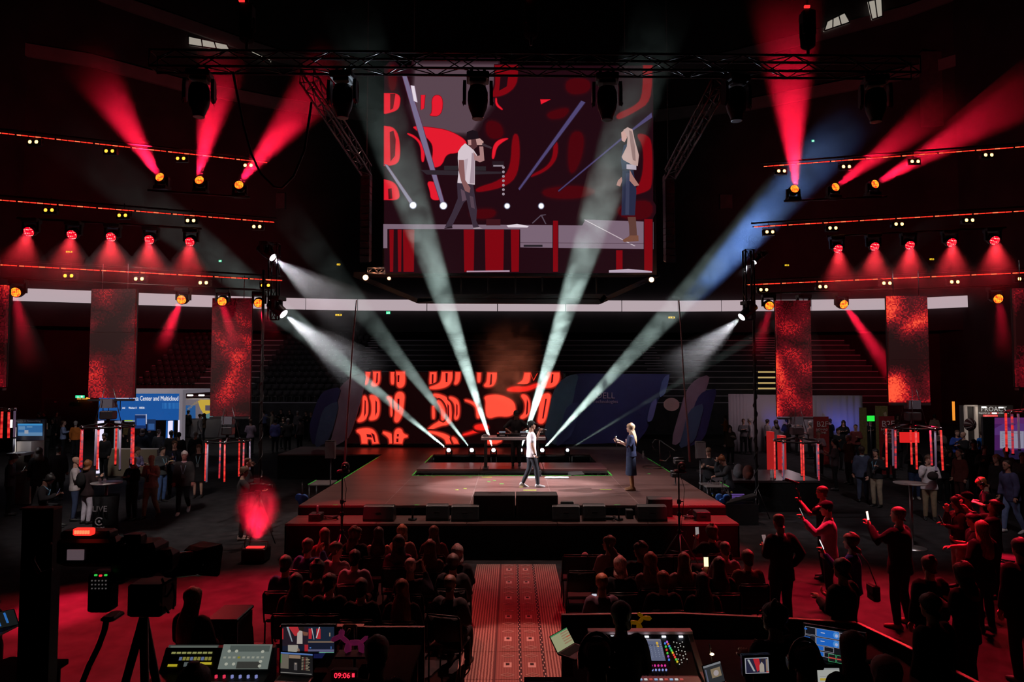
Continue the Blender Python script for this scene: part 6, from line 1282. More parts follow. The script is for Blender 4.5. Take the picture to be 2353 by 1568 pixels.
RC = [
 ('man in white shirt and khaki trousers holding a jacket by the high table', 2133, 1046, dict(rot=150, top=('shirt', (.62, .58, .62)), bot=('trousers', KH), arms=('chin', 'low'), hair=('short', 'br'), h=1.78, fat=1.08)),
 ('man in dark sweater and jeans with a light blue lanyard behind the high table', 2099, 1022, dict(rot=165, top=('sweater', K_), bot=('jeans', JN), arms=('cup', 'low'), lanyard=((.15, .3, .5), (.4, .4, .4)), shoes=(.5, .48, .45))),
 ('man with large black headphones and black t-shirt looking down at the right', 2264, 1097, dict(rot=60, top=('t_shirt', (.014, .012, .013)), arms=('low', 'low'), hair=('short', 'red'), nod=30)),
 ('man with curly dark hair and green t-shirt tilting his head back', 2280, 1148, dict(rot=70, top=('t_shirt', (.03, .04, .035)), arms=('phonehi', 'phonehi'), hair=('curly', 'dbr'), nod=-25, skin='m')),
 ('person in dark cap holding a small camera to the face at the right', 2224, 1131, dict(rot=72, arms=('chin', 'chin'), hair=('cap', (.02, .015, .016)), top=('t_shirt', K_), nod=5)),
 ('woman with long dark hair and beige trousers looking at her phone at the right', 2200, 1141, dict(rot=80, top=('blouse', (.05, .03, .03)), bot=('trousers', (.42, .30, .27)), hair=('wavy', 'dbr'), arms=('chin', 'low'), h=1.72, lanyard=((.1, .08, .1), (.4, .3, .35)))),
 ('person with reddish dark hair and bare forearms reaching left at the right', 2237, 1180, dict(rot=75, arms=('low', 'reach'), top=('t_shirt', K_), hair=('curly', 'dbr'), h=1.66)),
 ('woman with long blond hair in black jacket seen from behind at the right', 2256, 1198, dict(rot=10, hair=('vlong', (.30, .15, .09)), top=('jacket', K_), arms=('low', 'pocket'), h=1.7)),
 ('bald man in navy suit jacket with light blue jeans and white sneakers', 2312, 1058, dict(rot=95, hair=('thin', 'dbr'), top=('jacket', (.07, .07, .16)), bot=('jeans', (.16, .22, .42)), shoes=(.7, .68, .68), pose='stride', skin='m', h=1.84, lean=8)),
 ('woman with hair bun in black seen from behind at the lower right', 2135, 1279, dict(rot=5, hair=('bun', (.10, .05, .035)), top=('jacket', (.012, .011, .012)), h=1.68, zb=0)),
 ('woman with wavy dark hair in black at the lower right corner', 2215, 1295, dict(rot=25, hair=('wavy', (.06, .03, .02)), top=('jacket', (.012, .011, .011)), arms=('low', 'cup'), h=1.7)),
 ('broad man in dark suit at the lower right edge', 2345, 1238, dict(rot=5, hair=('short', 'dbr'), top=('jacket', (.014, .012, .013)), h=1.86, fat=1.1)),
 ('man with short dark hair in black crouching forward at the lower right', 2132, 1365, dict(rot=20, hair=('short', 'blk'), top=('jacket', K_), h=1.78, zb=0, lean=10)),
 ('man in slate blue suit seen from behind beside the man with vest', 1980, 1026, dict(rot=-25, top=('jacket', (.06, .075, .13)), bot=('trousers', (.06, .075, .13)), hair=('short', 'dbr'), collar=(.3, .4, .5))),
 ('man in black vest with blue shirt sleeves and khaki trousers facing left', 2012, 1032, dict(rot=125, top=('vest', (.02, .02, .024)), bot=('trousers', (.33, .27, .2)), hair=('short', 'blk'), arms=('down', 'cup'), lanyard=((.12, .3, .45), (.2, .05, .05)))),
 ('man in dark jacket holding a phone left of the maroon suit', 2165, 1028, dict(rot=160, arms=('cup', 'low'), hair=('thin', 'br'))),
 ('woman with brown hair behind the man in dark jacket at the right', 2181, 1033, dict(rot=175, hair=('bob', 'br'), h=1.66)),
 ('balding man in maroon suit facing left at the right', 2204, 1033, dict(rot=100, top=('jacket', (.11, .03, .025)), bot=('trousers', (.06, .02, .02)), hair=('thin', 'br'))),
 ('tall dark man between the maroon suit and the purple panel', 2237, 1012, dict(rot=150, skin='m', hair=('short', 'blk'), h=1.84)),
 ('man in charcoal suit pointing at his glass right of the maroon suit', 2262, 1024, dict(rot=165, top=('jacket', (.035, .034, .036)), arms=('cup', 'low'), hair=('short', 'br'), collar=(.3, .28, .3))),
 ('man with red lit head in front of the purple panel', 2290, 1045, dict(rot=100, hair=('short', 'red'), top=('jacket', (.02, .016, .018)))),
 ('grey dressed man at the purple panel by the right edge', 2312, 1029, dict(rot=120, top=('sweater', (.10, .09, .09)), hair=('short', 'gry'))),
 ('person at the very right edge beside the purple panel', 2349, 1041, dict(rot=150, hair=('short', 'br'), top=('sweater', (.08, .07, .07)))),
]
for lab, px, py, kw in RC:
    o = person(lab, px, py, **kw)
    if px == 2200: phone(o, 'phone held by the woman with beige trousers', -1, (.25, .1, .1), .6)
    if px == 2264:
        for s in (1, -1): MB().cyl(o['HM'] @ Vector((s * .075, 0, .11)), o['HM'] @ Vector((s * .105, 0, .11)), .045, n=12).build('ear_cup', M_blackgloss, o['obj'])
        MB().tube([o['HM'] @ Vector((.09 * math.cos(a), 0, .12 + .14 * math.sin(a))) for a in [q * math.pi / 8 for q in range(9)]], .012, 6).build('headband', M_blackgloss, o['obj'])
    if px == 2224:
        p = at(o, 'hand1'); t = thing('photo_camera', 'small black camera held by the person in dark cap', 'camera', p); MB().bev((0, 0, 0), (.12, .07, .09), .01).build('body', M_black, t); MB().cyl((0, .03, 0), (-.1, .03, 0), .035, n=12).build('lens', M_blackgloss, t)
    if px == 2133:
        p = at(o, 'hand-1'); t = MB().ell(p + Vector((0, -.02, -.02)), .16, .07, .12, 10, 6).build('folded_jacket', cloth((.03, .022, .024))); tag(t, 'dark jacket over the arm of the man in white shirt', 'jacket')
def high_table(px, ytop, Y, label, tall=1.1, r=.36):
    c = P(px, ytop, Y); H = c.z; t = thing('high_table', label, 'table', (c.x, Y, 0)); MB().lathe([(r - .01, H - .025), (r, H - .015), (r, H), (.001, H)], n=24).build('tabletop', mat('table_top', (.30, .27, .27), .4), t); MB().cyl((0, 0, .03), (0, 0, H - .02), .035, n=10).build('column', mat('table_col', (.4, .38, .38), .35, .8), t); MB().lathe([(.30, 0), (.3, .012), (.05, .045)], n=24).build('base', mat('table_col', ()), t); return t
high_table(2092, 1110, 16.0, 'round high table in front of the man in white shirt')
ht = high_table(245, 1109, 17.2, 'round high table with black lettered drape beside the bald man in white shirt')
# draped high table with lettering
c = ht.location; t = ht; r_ = MB().rings([[Vector((r * math.cos(2 * math.pi * j / 20), r * math.sin(2 * math.pi * j / 20), z)) for j in range(20)] for r, z in ((.30, .05), (.27, .5), (.30, 1.0))]); r_.build('drape', M_blackcloth, t)
text('LIVE', 'lettering', mat('letter_grey', (.3, .28, .3), .6), t, (c.x + .03, c.y - .31, .66), (1, 0, 0), (0, 0, 1), .2, .004); text('CODE', 'lettering', mat('letter_grey', ()), t, (c.x + .03, c.y - .315, .22), (1, 0, 0), (0, 0, 1), .1, .004)
MB().tube([(.03 + .09 * math.cos(a), -.315, .42 + .09 * math.sin(a)) for a in [.7 + q * .3 for q in range(17)]], .016, 5).build('round_emblem', mat('letter_grey', ()), t); MB().ell((.03, -.315, .42), .035, .01, .035, 10, 6).build('emblem_dot', mat('letter_grey', ()), t)
for k, (dx, lab) in enumerate(((-.05, 'left can of the pair on the left high table'), (.07, 'right can of the pair on the left high table'))):
    t = thing('drink_can', lab, 'can', (c.x + dx, c.y - .2, P(245, 1109, 17.2).z)); MB().lathe([(.025, 0), (.032, .01), (.032, .11), (.026, .12)], n=12).build('can', mat('can_silver', ()), t); MB().cyl((0, 0, .12), (0, 0, .122), .025, n=10).build('lid', M_alu, t)

# ================================================================ LEFT CROWD
LC = [
 ('bald man with glasses in white shirt and jeans at the left high table', 174, 1050, dict(rot=-60, top=('shirt', (.50, .44, .45)), bot=('jeans', (.05, .07, .14)), hair=('bald', 'br'), glasses=True, arms=('low', 'low'), lanyard=((.08, .1, .4), (.3, .3, .3)))),
 ('woman with red brown hair in black jacket and white trousers at the left high table', 202, 1058, dict(rot=-20, top=('jacket', (.03, .018, .02)), bot=('trousers', (.55, .50, .58)), hair=('bob', 'red'), arms=('cup', 'low'), h=1.7)),
 ('woman in black blouse with blue lanyard and crossed arms facing the camera', 306, 1053, dict(rot=165, top=('blouse', K_), hair=('long', 'bld'), arms=('cross', 'cross'), lanyard=((.05, .12, .5), (.6, .55, .6)), h=1.7)),
 ('bald man in beige shirt and khaki trousers holding a can', 349, 1046, dict(rot=170, top=('shirt', (.52, .40, .31)), bot=('trousers', (.42, .31, .2)), hair=('bald', 'br'), sleeves='short', arms=('cup', 'chin'), fat=1.12, pose='stride', lanyard=((.1, .1, .4), (.3, .3, .3)), armdef=(None, ((.06, .03, -.27), (-.06, .24, -.16))))),
 ('white haired man in dark blazer, pink shirt and white sneakers walking', 424, 1037, dict(rot=-165, top=('jacket', (.06, .055, .055)), bot=('trousers', (.02, .02, .025)), hair=('short', 'wht'), skin=(.55, .24, .2), shoes=(.75, .72, .72), pose='walk', collar=(.6, .35, .38), lanyard=((.3, .4, .55), (.35, .12, .14)), arms=('down', 'down'), h=1.8)),
 ('man in dark vest with pale sleeves and jeans eating from a plate', 373, 1026, dict(rot=-110, top=('vest', (.05, .055, .06)), bot=('jeans', (.06, .11, .26)), hair=('short', 'blk'), arms=('low', 'low'), lanyard=((.25, .45, .6), (.4, .4, .4)))),
 ('man in dark coat with his hand on his chin behind the eating man', 401, 1013, dict(rot=-150, top=('jacket', (.014, .015, .024)), hair=('short', 'br'), arms=('low', 'chin'), lanyard=((.1, .1, .3), (.45, .3, .35)), h=1.84)),
 ('woman with long brown hair in black dress with pale blue lanyard', 457, 1022, dict(rot=-165, top=('dress', (.014, .013, .014)), bot=('none', K_), hair=('long', 'br'), lanyard=((.25, .4, .5), (.45, .4, .42)), h=1.72)),
 ('man in lilac shirt leaning over the table behind the black blouse woman', 317, 1028, dict(rot=-110, top=('shirt', (.20, .18, .34)), hair=('short', 'br'), arms=('reach', 'low'), lean=12)),
 ('man with hair bun and light blue lanyard sitting and reading his phone', 111, 1089, dict(rot=-70, pose='sit', top=('hoodie', (.016, .014, .016)), hair=('bun', 'blk'), skin='d', arms=('low', 'low'), nod=35, lean=14, zb=.3, lanyard=((.12, .25, .35), (.3, .3, .35)))),
 ('man in dark shirt looking at his phone at the far left', 25, 1043, dict(rot=-60, top=('shirt', (.05, .035, .045)), arms=('low', 'low'), hair=('short', 'dbr'), nod=30)),
 ('bald man in navy suit looking down by the left display', 81, 975, dict(rot=-40, top=('jacket', (.03, .036, .055)), bot=('trousers', (.03, .036, .055)), hair=('bald', 'br'), nod=25, collar=(.5, .5, .5))),
 ('grey haired man in black sweater with white lanyard holding a plate', 107, 972, dict(rot=165, top=('sweater', (.012, .012, .013)), hair=('short', 'gry'), lanyard=((.5, .48, .45), (.6, .6, .58)), arms=('low', 'low'), nod=20)),
 ('man in light blue shirt and grey vest by the left display', 146, 967, dict(rot=-60, top=('shirt', (.26, .33, .55)), hair=('thin', 'br'), arms=('low', 'low'))),
 ('grey haired man in orange shirt seen from behind', 174, 968, dict(rot=10, top=('shirt', OR), hair=('short', 'gry'))),
 ('person in long dark coat left of the white shirt man', 90, 1030, dict(rot=40, top=('coat', (.012, .011, .012)), hair=('wavy', 'dbr'))),
 ('dark dressed person behind the sitting man with bun', 135, 1024, dict(rot=20, top=('coat', (.018, .012, .013)), hair=('short', 'blk'))),
 ('person in dark jacket at the far doors, leftmost head', 90, 948, dict(rot=150, hair=('short', 'dbr'), skin='m')),
 ('person in dark jacket at the far doors, second head', 102, 946, dict(rot=170, hair=('bob', 'br'))),
 ('man with grey jacket and lanyard under the green exit sign', 130, 946, dict(rot=-130, top=('jacket', (.06, .05, .06)), hair=('short', 'dbr'), lanyard=((.4, .38, .45), (.4, .4, .4)))),
 ('tall man in black near the left doors looking down', 170, 943, dict(rot=120, hair=('short', 'blk'), nod=30)),
 ('woman with white lanyard behind the light blue shirt man', 122, 961, dict(rot=175, hair=('long', 'dbr'), lanyard=((.5, .45, .5), (.5, .5, .5)), h=1.68)),
 ('man in dark coat in front of the blue booth left post', 241, 996, dict(rot=170, hair=('short', 'blk'), skin='m')),
 ('dark dressed person with brown hair left of the booth screens', 327, 985, dict(rot=20, hair=('bob', 'br'))),
 ('man in black coat before the booth counter', 344, 978, dict(rot=10, hair=('short', 'blk'))),
 ('balding man in black coat right of the booth counter', 365, 987, dict(rot=-10, hair=('thin', 'br'))),
 ('man in dark jacket seen from the side under the booth sign', 307, 968, dict(rot=60, hair=('short', 'dbr'), top=('jacket', (.03, .02, .02)))),
 ('person with brown hair under the booth sign by the green screen', 297, 961, dict(rot=40, hair=('bob', 'br'), top=('blouse', (.2, .14, .06)))),
 ('man in suit with white collar at the booth left side', 278, 958, dict(rot=-60, top=('jacket', (.03, .03, .06)), hair=('short', 'dbr'), collar=(.6, .55, .6), skin='m')),
 ('person in pale waistcoat beside the booth left post', 224, 952, dict(rot=90, top=('vest', (.3, .27, .26)), hair=('short', 'dbr'))),
 ('man in black jacket and grey trousers by the yellow booth', 433, 943, dict(rot=-20, bot=('trousers', (.07, .065, .07)), hair=('short', 'blk'))),
 ('grey haired man behind the black jacket man at the yellow booth', 443, 940, dict(rot=150, hair=('short', 'gry'), top=('shirt', (.25, .22, .2)))),
 ('man in grey coat talking at the yellow booth', 460, 952, dict(rot=-70, top=('coat', (.20, .19, .2)), hair=('short', 'dbr'))),
 ('woman with dark hair talking at the yellow booth', 469, 951, dict(rot=110, hair=('wavy', 'dbr'), top=('blouse', (.12, .08, .05)), arms=('cup', 'low'), h=1.68)),
 ('dark dressed person below the booth right post', 394, 990, dict(rot=30, hair=('short', 'blk'))),
 ('man with dark cap right of the booth right post', 411, 994, dict(rot=20, hair=('cap', (.02, .02, .022)))),
 ('grey capped man in black below the yellow booth', 449, 992, dict(rot=10, hair=('short', 'gry'))),
 ('balding cameraman in black standing behind the left tripod camera', 568, 1053, dict(rot=-70, hair=('thin', 'br'), top=('shirt', (.02, .018, .02)), arms=('low', 'up'), h=1.82)),
 ('cameraman in black shirt operating the left tripod camera', 558, 1073, dict(rot=-70, hair=('short', 'br'), top=('shirt', (.04, .034, .036)), arms=('reach', 'low'), nod=10, h=1.76, shoes=(.4, .25, .22))),
]
for lab, px, py, kw in LC:
    far = py < 1000; kw.setdefault('voxel', .034 if far else .022); o = person(lab, px, py, **kw)
    if px == 349: cup(o, 'blue silver can held by the bald man in beige', 1, (.3, .42, .6))
    if px == 373: plate_of_food(o, 'plate of food held by the man in the vest')
    if px == 107: plate_of_food(o, 'plate of food held by the grey haired man with white lanyard')
    if px == 111:
        phone(o, 'phone in the hands of the sitting man with bun', 1, (.25, .2, .4), .8)
        b = o['obj'].location; t = thing('bar_stool', 'dark stool under the sitting man with bun', 'stool', (b.x, b.y, 0)); MB().cyl((0, 0, .66), (0, 0, .71), .19, n=16).build('seat', M_pad, t); MB().cyl((0, 0, .03), (0, 0, .66), .03, n=8).build('column', M_steel, t); MB().lathe([(.22, 0), (.22, .01), (.05, .04)], n=16).build('base', M_steel, t)
    if px == 25: phone(o, 'phone held by the man at the far left', 1, (.4, .38, .4), .8)
    if px == 202:
        b = o['obj']; MB().ell((0, -.2, 1.25), .15, .1, .22, 12, 8).build('backpack', cloth((.016, .015, .016)), b)
    if px == 306: pass
BK = [('man in blue shirt, leftmost by the far left stand', 607, 942, ('shirt', (.14, .17, .32)), 20), ('man pointing upward by the far left stand', 626, 945, ('shirt', (.3, .26, .2)), 100), ('bearded man in dark jacket by the far left stand', 646, 940, K_, 160), ('tall woman with dark hair by the far left stand', 666, 941, K_, 170), ('pale haired man in grey by the leaf panel', 684, 945, ('sweater', (.16, .14, .14)), 190), ('person in dark coat beside the leaf panel', 704, 945, K_, 150), ('person half hidden by the leaf panel edge', 715, 947, K_, 170),
      ('man in violet blue shirt in front of the far left stand', 633, 962, ('shirt', (.10, .10, .28)), 10), ('woman in black in front of the far left stand', 651, 959, K_, 175), ('man in grey jacket in front of the leaf panel', 662, 962, ('jacket', (.05, .045, .05)), 20), ('man in pale grey top left of the mauve leaf', 690, 961, ('sweater', (.14, .12, .12)), 60), ('man in pinkish shirt with strap right of the inner left column', 576, 964, ('shirt', (.28, .2, .26)), 30)]
for i, (lab, px, py, tp, rt) in enumerate(BK):
    person(lab, px, py, 1.72 + .02 * (i % 4), 0, rt, top=tp if isinstance(tp[0], str) else ('jacket', tp), hair=(('short', 'dbr'), ('crop', 'br'), ('short', 'blk'), ('long', 'dbr'), ('short', 'gry'))[i % 5], voxel=.036, arms=('point', 'down') if 'pointing' in lab else (('low', 'down'), ('down', 'down'), ('cup', 'low'))[i % 3])
BK2 = [('person in orange shirt among the far right crowd', 1667, 955, ('shirt', OR), 60), ('woman holding a plate in front of the orange shirt', 1677, 978, ('jacket', (.05, .03, .02)), 170), ('man in black seen from behind right of the orange shirt', 1689, 956, K_, 5), ('grey dressed man left of the thin right pole', 1708, 963, ('sweater', (.12, .11, .12)), 170), ('man in white shirt left of the thin right pole', 1723, 962, ('shirt', (.36, .33, .36)), 80), ('woman in white blouse right of the thin right pole', 1763, 964, ('blouse', (.36, .31, .32)), -80), ('man in grey shirt beside the red counter', 1783, 966, ('shirt', (.22, .18, .19)), 20), ('man in dark jacket under the inner right column', 1808, 962, K_, 10), ('man in grey top under the inner right column rail', 1834, 964, ('sweater', (.12, .08, .08)), 170), ('man in pale pink shirt beside the red banner', 1862, 968, ('shirt', (.28, .17, .17)), 40),
       ('tall man in black right of the red banner', 1907, 963, K_, 20), ('man with dark hair before the lilac curtain', 1938, 967, K_, 160), ('woman in dark top before the lilac curtain', 1926, 984, K_, 180), ('woman with red lit hair at the curtain right edge', 1966, 976, ('blouse', (.14, .03, .03)), 150), ('person in pale shirt near the green screen', 1984, 957, ('shirt', (.26, .25, .27)), 190), ('man in black with pale lanyard below the green screen', 2000, 966, K_, 160), ('person behind the outer right tubes in red light', 2062, 952, ('shirt', (.1, .03, .03)), 170), ('man in beige shirt turned away right of the outer right tubes', 2147, 953, ('shirt', (.45, .33, .24)), -20), ('man in blue hoodie by the dark booth', 2199, 989, ('hoodie', (.03, .07, .35)), 170), ('bald man facing left by the dark booth', 2214, 993, K_, 90), ('man in bright blue jersey with yellow lettering', 2256, 990, ('t_shirt', (.02, .16, .62)), 10), ('dark haired man in front of the bright blue jersey', 2236, 1011, K_, 30),
       ('man in dark shirt left of the slate suit', 1918, 1010, ('shirt', (.08, .06, .07)), 60), ('woman in pale patterned top behind the slate suit', 1880, 990, ('blouse', (.22, .16, .19)), 160), ('man in brown jacket behind the slate suit', 1950, 1000, ('jacket', (.07, .04, .03)), 100), ('dark dressed man right of the vest man', 2045, 1000, K_, 150), ('man in black behind the vest man', 2062, 985, K_, 170), ('man with grey hair by the umbrella', 2160, 985, ('jacket', (.08, .06, .06)), 120)]
for i, (lab, px, py, tp, rt) in enumerate(BK2):
    o = person(lab, px, py, 1.72 + .02 * (i % 5), 0, rt, top=tp if isinstance(tp[0], str) else ('jacket', tp), hair=(('short', 'dbr'), ('wavy', 'dbr'), ('short', 'blk'), ('crop', 'br'), ('short', 'gry'))[i % 5] if 'bald' not in lab else ('bald', 'br'), voxel=.034, arms=(('low', 'down'), ('down', 'low'), ('cup', 'low'), ('cross', 'cross'))[i % 4])
    if px == 1677: plate_of_food(o, 'plate held by the woman in front of the orange shirt')
    if px == 2256: MB().box((0, -.135, 1.3), (.26, .02, .05)).build('jersey_lettering', mat('jersey_yellow', (.6, .5, .05), .6), o['obj'])
# the left cameraman's camera and tripod
b = P(592, 1100, 16.2); t = thing('video_camera', 'video camera on a tripod in front of the left cameraman', 'camera', (b.x, 16.2, 0)); z = 1.38
MB().bev((0, 0, z), (.34, .14, .16), .02).build('camera_body', M_black, t); MB().cyl((.16, 0, z), (.34, 0, z), .05, .06, n=12).build('lens', M_blackm, t); MB().box((.02, -.1, z + .16), (.13, .05, .1), rz=.4).build('viewfinder', M_grey, t); MB().tube([(-.1, 0, z + .08), (-.08, 0, z + .16), (.1, 0, z + .16)], .014, 6).build('handle', M_blackm, t); MB().tube([(-.1, -.05, z - .12), (-.45, -.1, z - .2)], .012, 6).build('pan_bar', M_steel, t)
MB().bev((0, 0, z - .14), (.14, .14, .1), .02).build('tripod_head', M_blackm, t)
for k in range(3): a = k * 2.09 + .5; MB().cyl((0, 0, z - .2), (.42 * math.cos(a), .42 * math.sin(a), .01), .02, .014, n=6).build('leg', M_steel, t)
# dark pole beside the left inner column, wrapped with cable
for px, y0, y1, Y, lab in ((598, 780, 1060, 17.6, 'dark cable wrapped pole right of the inner left column'), (1738, 770, 1085, 19.2, 'dark pole with clear stand left of the inner right column')):
    a, b = P(px, y0, Y), P(px, y1, Y); t = thing('cable_pole', lab, 'pole', (b.x, Y, b.z if Y > 18 else b.z)); H = a.z - b.z; t.location.z = 0; MB().cyl((0, 0, 0), (0, 0, a.z + 1.8), .04, n=8).build('pole', M_black, t)
    MB().tube([(.055 * math.cos(q * .9), .055 * math.sin(q * .9), q * .07) for q in range(int(a.z / .07))], .014, 5).build('cable', M_black, t)
    for q in range(3): MB().cyl((0, 0, .9), (.35 * math.cos(q * 2.1), .35 * math.sin(q * 2.1), .0), .014, n=6).build('leg', M_steel, t)

# ================================================================ BOOTHS
BYY = 28.0
bo = thing('expo_booth', 'blue lit exhibition booth with a long header sign at the left', 'booth', P(330, 1090, BYY)); bo.location.z = 0
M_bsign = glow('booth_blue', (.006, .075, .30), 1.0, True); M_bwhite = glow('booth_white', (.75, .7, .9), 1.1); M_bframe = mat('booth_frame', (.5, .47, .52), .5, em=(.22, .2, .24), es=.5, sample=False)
A, B = P(226, 966, BYY), P(417, 905, BYY); MB().b2((A.x, BYY, A.z), (B.x, BYY + .15, B.z)).build('header_sign', M_bsign, bo, world=True)
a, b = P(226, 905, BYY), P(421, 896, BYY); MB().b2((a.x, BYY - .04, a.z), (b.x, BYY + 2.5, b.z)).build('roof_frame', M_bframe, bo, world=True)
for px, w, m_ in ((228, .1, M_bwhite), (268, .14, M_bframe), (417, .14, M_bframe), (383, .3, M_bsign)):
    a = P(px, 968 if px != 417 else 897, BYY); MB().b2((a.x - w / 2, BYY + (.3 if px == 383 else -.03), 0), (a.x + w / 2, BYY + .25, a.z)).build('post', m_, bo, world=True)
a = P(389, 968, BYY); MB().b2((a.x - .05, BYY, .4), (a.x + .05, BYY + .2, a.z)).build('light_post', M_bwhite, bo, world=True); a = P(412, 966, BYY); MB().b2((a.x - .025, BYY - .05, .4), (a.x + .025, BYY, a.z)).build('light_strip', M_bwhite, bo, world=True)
M_lw = glow('letter_white', (.8, .8, .85), 1.0)
text('Modern Data Center and Multicloud', 'lettering', M_lw, bo, P(410, 921, BYY - .03), (1, 0, 0), (0, 0, 1), .27, .004, 'RIGHT', xs=.64)
for s, px in (('intel', 284), ('Windows 11', 305), ('NVIDIA', 326)): text(s, 'lettering', M_lw, bo, P(px, 940, BYY - .03), (1, 0, 0), (0, 0, 1), .12, .004, xs=.55)
text('Dell', 'lettering', M_lw, bo, P(237, 938, BYY - .03), (1, 0, 0), (0, 0, 1), .12, .004)
for k in range(14): a = P(374 + 3.1 * k, 938, BYY - .02); b = P(374 + 3.1 * k, 925, BYY - .02); MB().cyl(P(374 + 3.1 * k, 940, BYY - .02), P(374 + 3.1 * k, 926, BYY - .02), .006, n=4).build('print_line', glow('print_line', (.05, .25, .6), 1), bo, world=True)
cv = Canvas(lambda x, y, l: P(x, y, BYY + .9) + Vector((0, -.002 * l, 0))); cv.rect(286, 942, 344, 970, (.25, .3, .42)); cv.rect(286, 957, 305, 968, (.42, .62, .02)); cv.poly([(286, 945), (310, 948), (320, 956), (286, 958)], (.06, .16, .34)); cv.build('wall_graphic', vcol_mat('booth_img', .8, False), bo)
cv = Canvas(lambda x, y, l: P(x, y, BYY - .5) + Vector((0, -.002 * l, 0))); cv.rect(310, 954, 336, 985, (.008, .03, .13)); cv.rect(314, 962, 334, 978, (.02, .10, .40)); cv.rect(338, 964, 358, 990, (.01, .03, .1)); cv.rect(341, 974, 355, 988, (.03, .1, .3)); cv.rect(311, 953.2, 336, 954.4, (.4, .4, .55)); cv.rect(335.5, 952, 337.5, 975, (.7, .7, .85))
cv.build('demo_display', vcol_mat('booth_img', .8, False), bo); lamp(P(330, 955, BYY + .8), 12, (.6, .7, 1), .3, 'booth_lamp')
MB().b2((P(250, 1000, BYY - .6).x, BYY - .7, 0), (P(365, 1000, BYY - .6).x, BYY - .3, 1.05)).build('counter', mat('counter_wood', (.3, .24, .17), .5), bo, world=True)
# yellow patterned booth further back
yb = thing('expo_booth', 'pale booth wall with yellow graphic right of the blue booth', 'booth', P(455, 1000, 44)); yb.location.z = 0; a, b = P(424, 1008, 44), P(540, 916, 44); MB().b2((a.x, 44, 0), (b.x, 44.1, b.z)).build('wall', mat('booth_pale', (.3, .28, .3), .7), yb, world=True)
cv = Canvas(lambda x, y, l: P(x, y, 44) + Vector((0, -.02 - .003 * l, 0))); cv.rect(425, 918, 490, 962, (.17, .145, .17)); cv.poly([(455, 922), (462, 919), (490, 919), (490, 950), (470, 955), (460, 938)], (.62, .42, .05)); cv.rect(472, 932, 483, 944, (.10, .08, .12)); cv.poly([(470, 953), (490, 948), (490, 962), (465, 962)], (.10, .22, .24)); cv.rect(424, 932, 450, 962, (.02, .10, .30))
for k in range(40): x, y = 432 + 34 * ((k * .618) % 1), 917 + 26 * ((k * .377) % 1); cv.rect(x, y, x + 1.2, y + 1.2, (.5, .33, .06))
cv.build('graphic', vcol_mat('booth_img', .8, False), yb)
for px in (437, 463): a = P(px, 909, 43.6); MB().bev(a, (.35, .12, .1), .02).build('arm_light', glow('arm_light', (1, .95, .9), 2.5), yb, world=True); lamp(a + Vector((0, -.2, -.15)), 10, (1, .9, .75), .1, 'booth_lamp')
# left demo displays
dd = thing('demo_counter', 'dark demo counter with blue screen and light strip at the far left', 'display', P(75, 1060, 21.5)); dd.location.z = 0
a, b = P(33, 1012, 21.5), P(103, 964, 21.5); MB().b2((a.x, 21.5, a.z), (b.x, 21.6, b.z)).build('panel', mat('panel_navy', (.02, .022, .04), .4), dd, world=True)
cv = Canvas(lambda x, y, l: P(x, y, 21.5) + Vector((0, -.004 - .002 * l, 0))); cv.rect(41, 974, 98, 1002, (.03, .14, .36)); cv.rect(41, 974, 98, 978, (.05, .3, .65))
for r_ in ((43, 980, 58, 988), (62, 980, 75, 983), (43, 994, 98, 1002)): cv.rect(*r_, (.12, .26, .46))
cv.rect(57, 989, 66, 997, (.35, .38, .45)); cv.build('screen_image', vcol_mat('booth_img', .8, False), dd); text('Compute & Networking', 'lettering', mat('letter_grey', ()), dd, P(61, 970, 21.47), (1, 0, 0), (0, 0, 1), .09, .003)
for x0, y0, x1, y1 in ((24, 965, 28, 984), (32, 983, 36, 1044)): a, b = P(x0, y1, 21.3), P(x1, y0, 21.3); MB().b2((a.x, 21.28, a.z), (b.x, 21.32, b.z)).build('light_strip', glow('strip_white', (1, .9, .85), 2.2), dd, world=True)
a, b = P(-20, 1040, 20.6), P(31, 984, 20.6); MB().b2((a.x, 20.6, a.z), (b.x, 20.7, b.z)).build('dark_panel', mat('panel_navy', ()), dd, world=True)
a, b = P(36, 1080, 21.4), P(72, 1015, 21.4); MB().b2((a.x, 21.4, 0), (b.x, 22.0, b.z)).build('counter', mat('counter_pale', (.5, .46, .42), .5), dd, world=True); a, b = P(55, 1062, 21.3), P(71, 1040, 21.3); MB().b2((a.x, 21.3, a.z), (b.x, 21.4, b.z)).build('wood_front', mat('counter_wood', ()), dd, world=True)
a, b = P(30, 1046, 21.0), P(64, 1040, 21.0); MB().b2((a.x, 20.7, a.z), (b.x, 21.3, b.z)).build('shelf', M_grey, dd, world=True)
lamp(P(60, 1010, 20.9), 5, (.9, .9, 1), .2, 'booth_lamp')
t = thing('doorway', 'dim doorway with amber strip lights under the green exit sign', 'doorway', P(170, 960, 43)); t.location.z = 0
a, b = P(100, 990, 43), P(225, 917, 43); MB().b2((a.x, 43, 0), (b.x, 43.2, b.z)).build('wall', mat('door_wall', (.06, .035, .03), .8), t, world=True)
for x0, x1 in ((178, 186), (190, 206)): a, b = P(x0, 918, 42.9), P(x1, 913.5, 42.9); MB().b2((a.x, 42.85, a.z), (b.x, 42.95, b.z)).build('light_strip', glow('amber_strip', (1, .42, .05), 1.0), t, world=True)
for x in (127, 178, 209): a = P(x, 924, 42.9); MB().box(a, (.12, .04, .08)).build('door_plate', mat('plate_pale', (.4, .36, .34), .5), t, world=True)
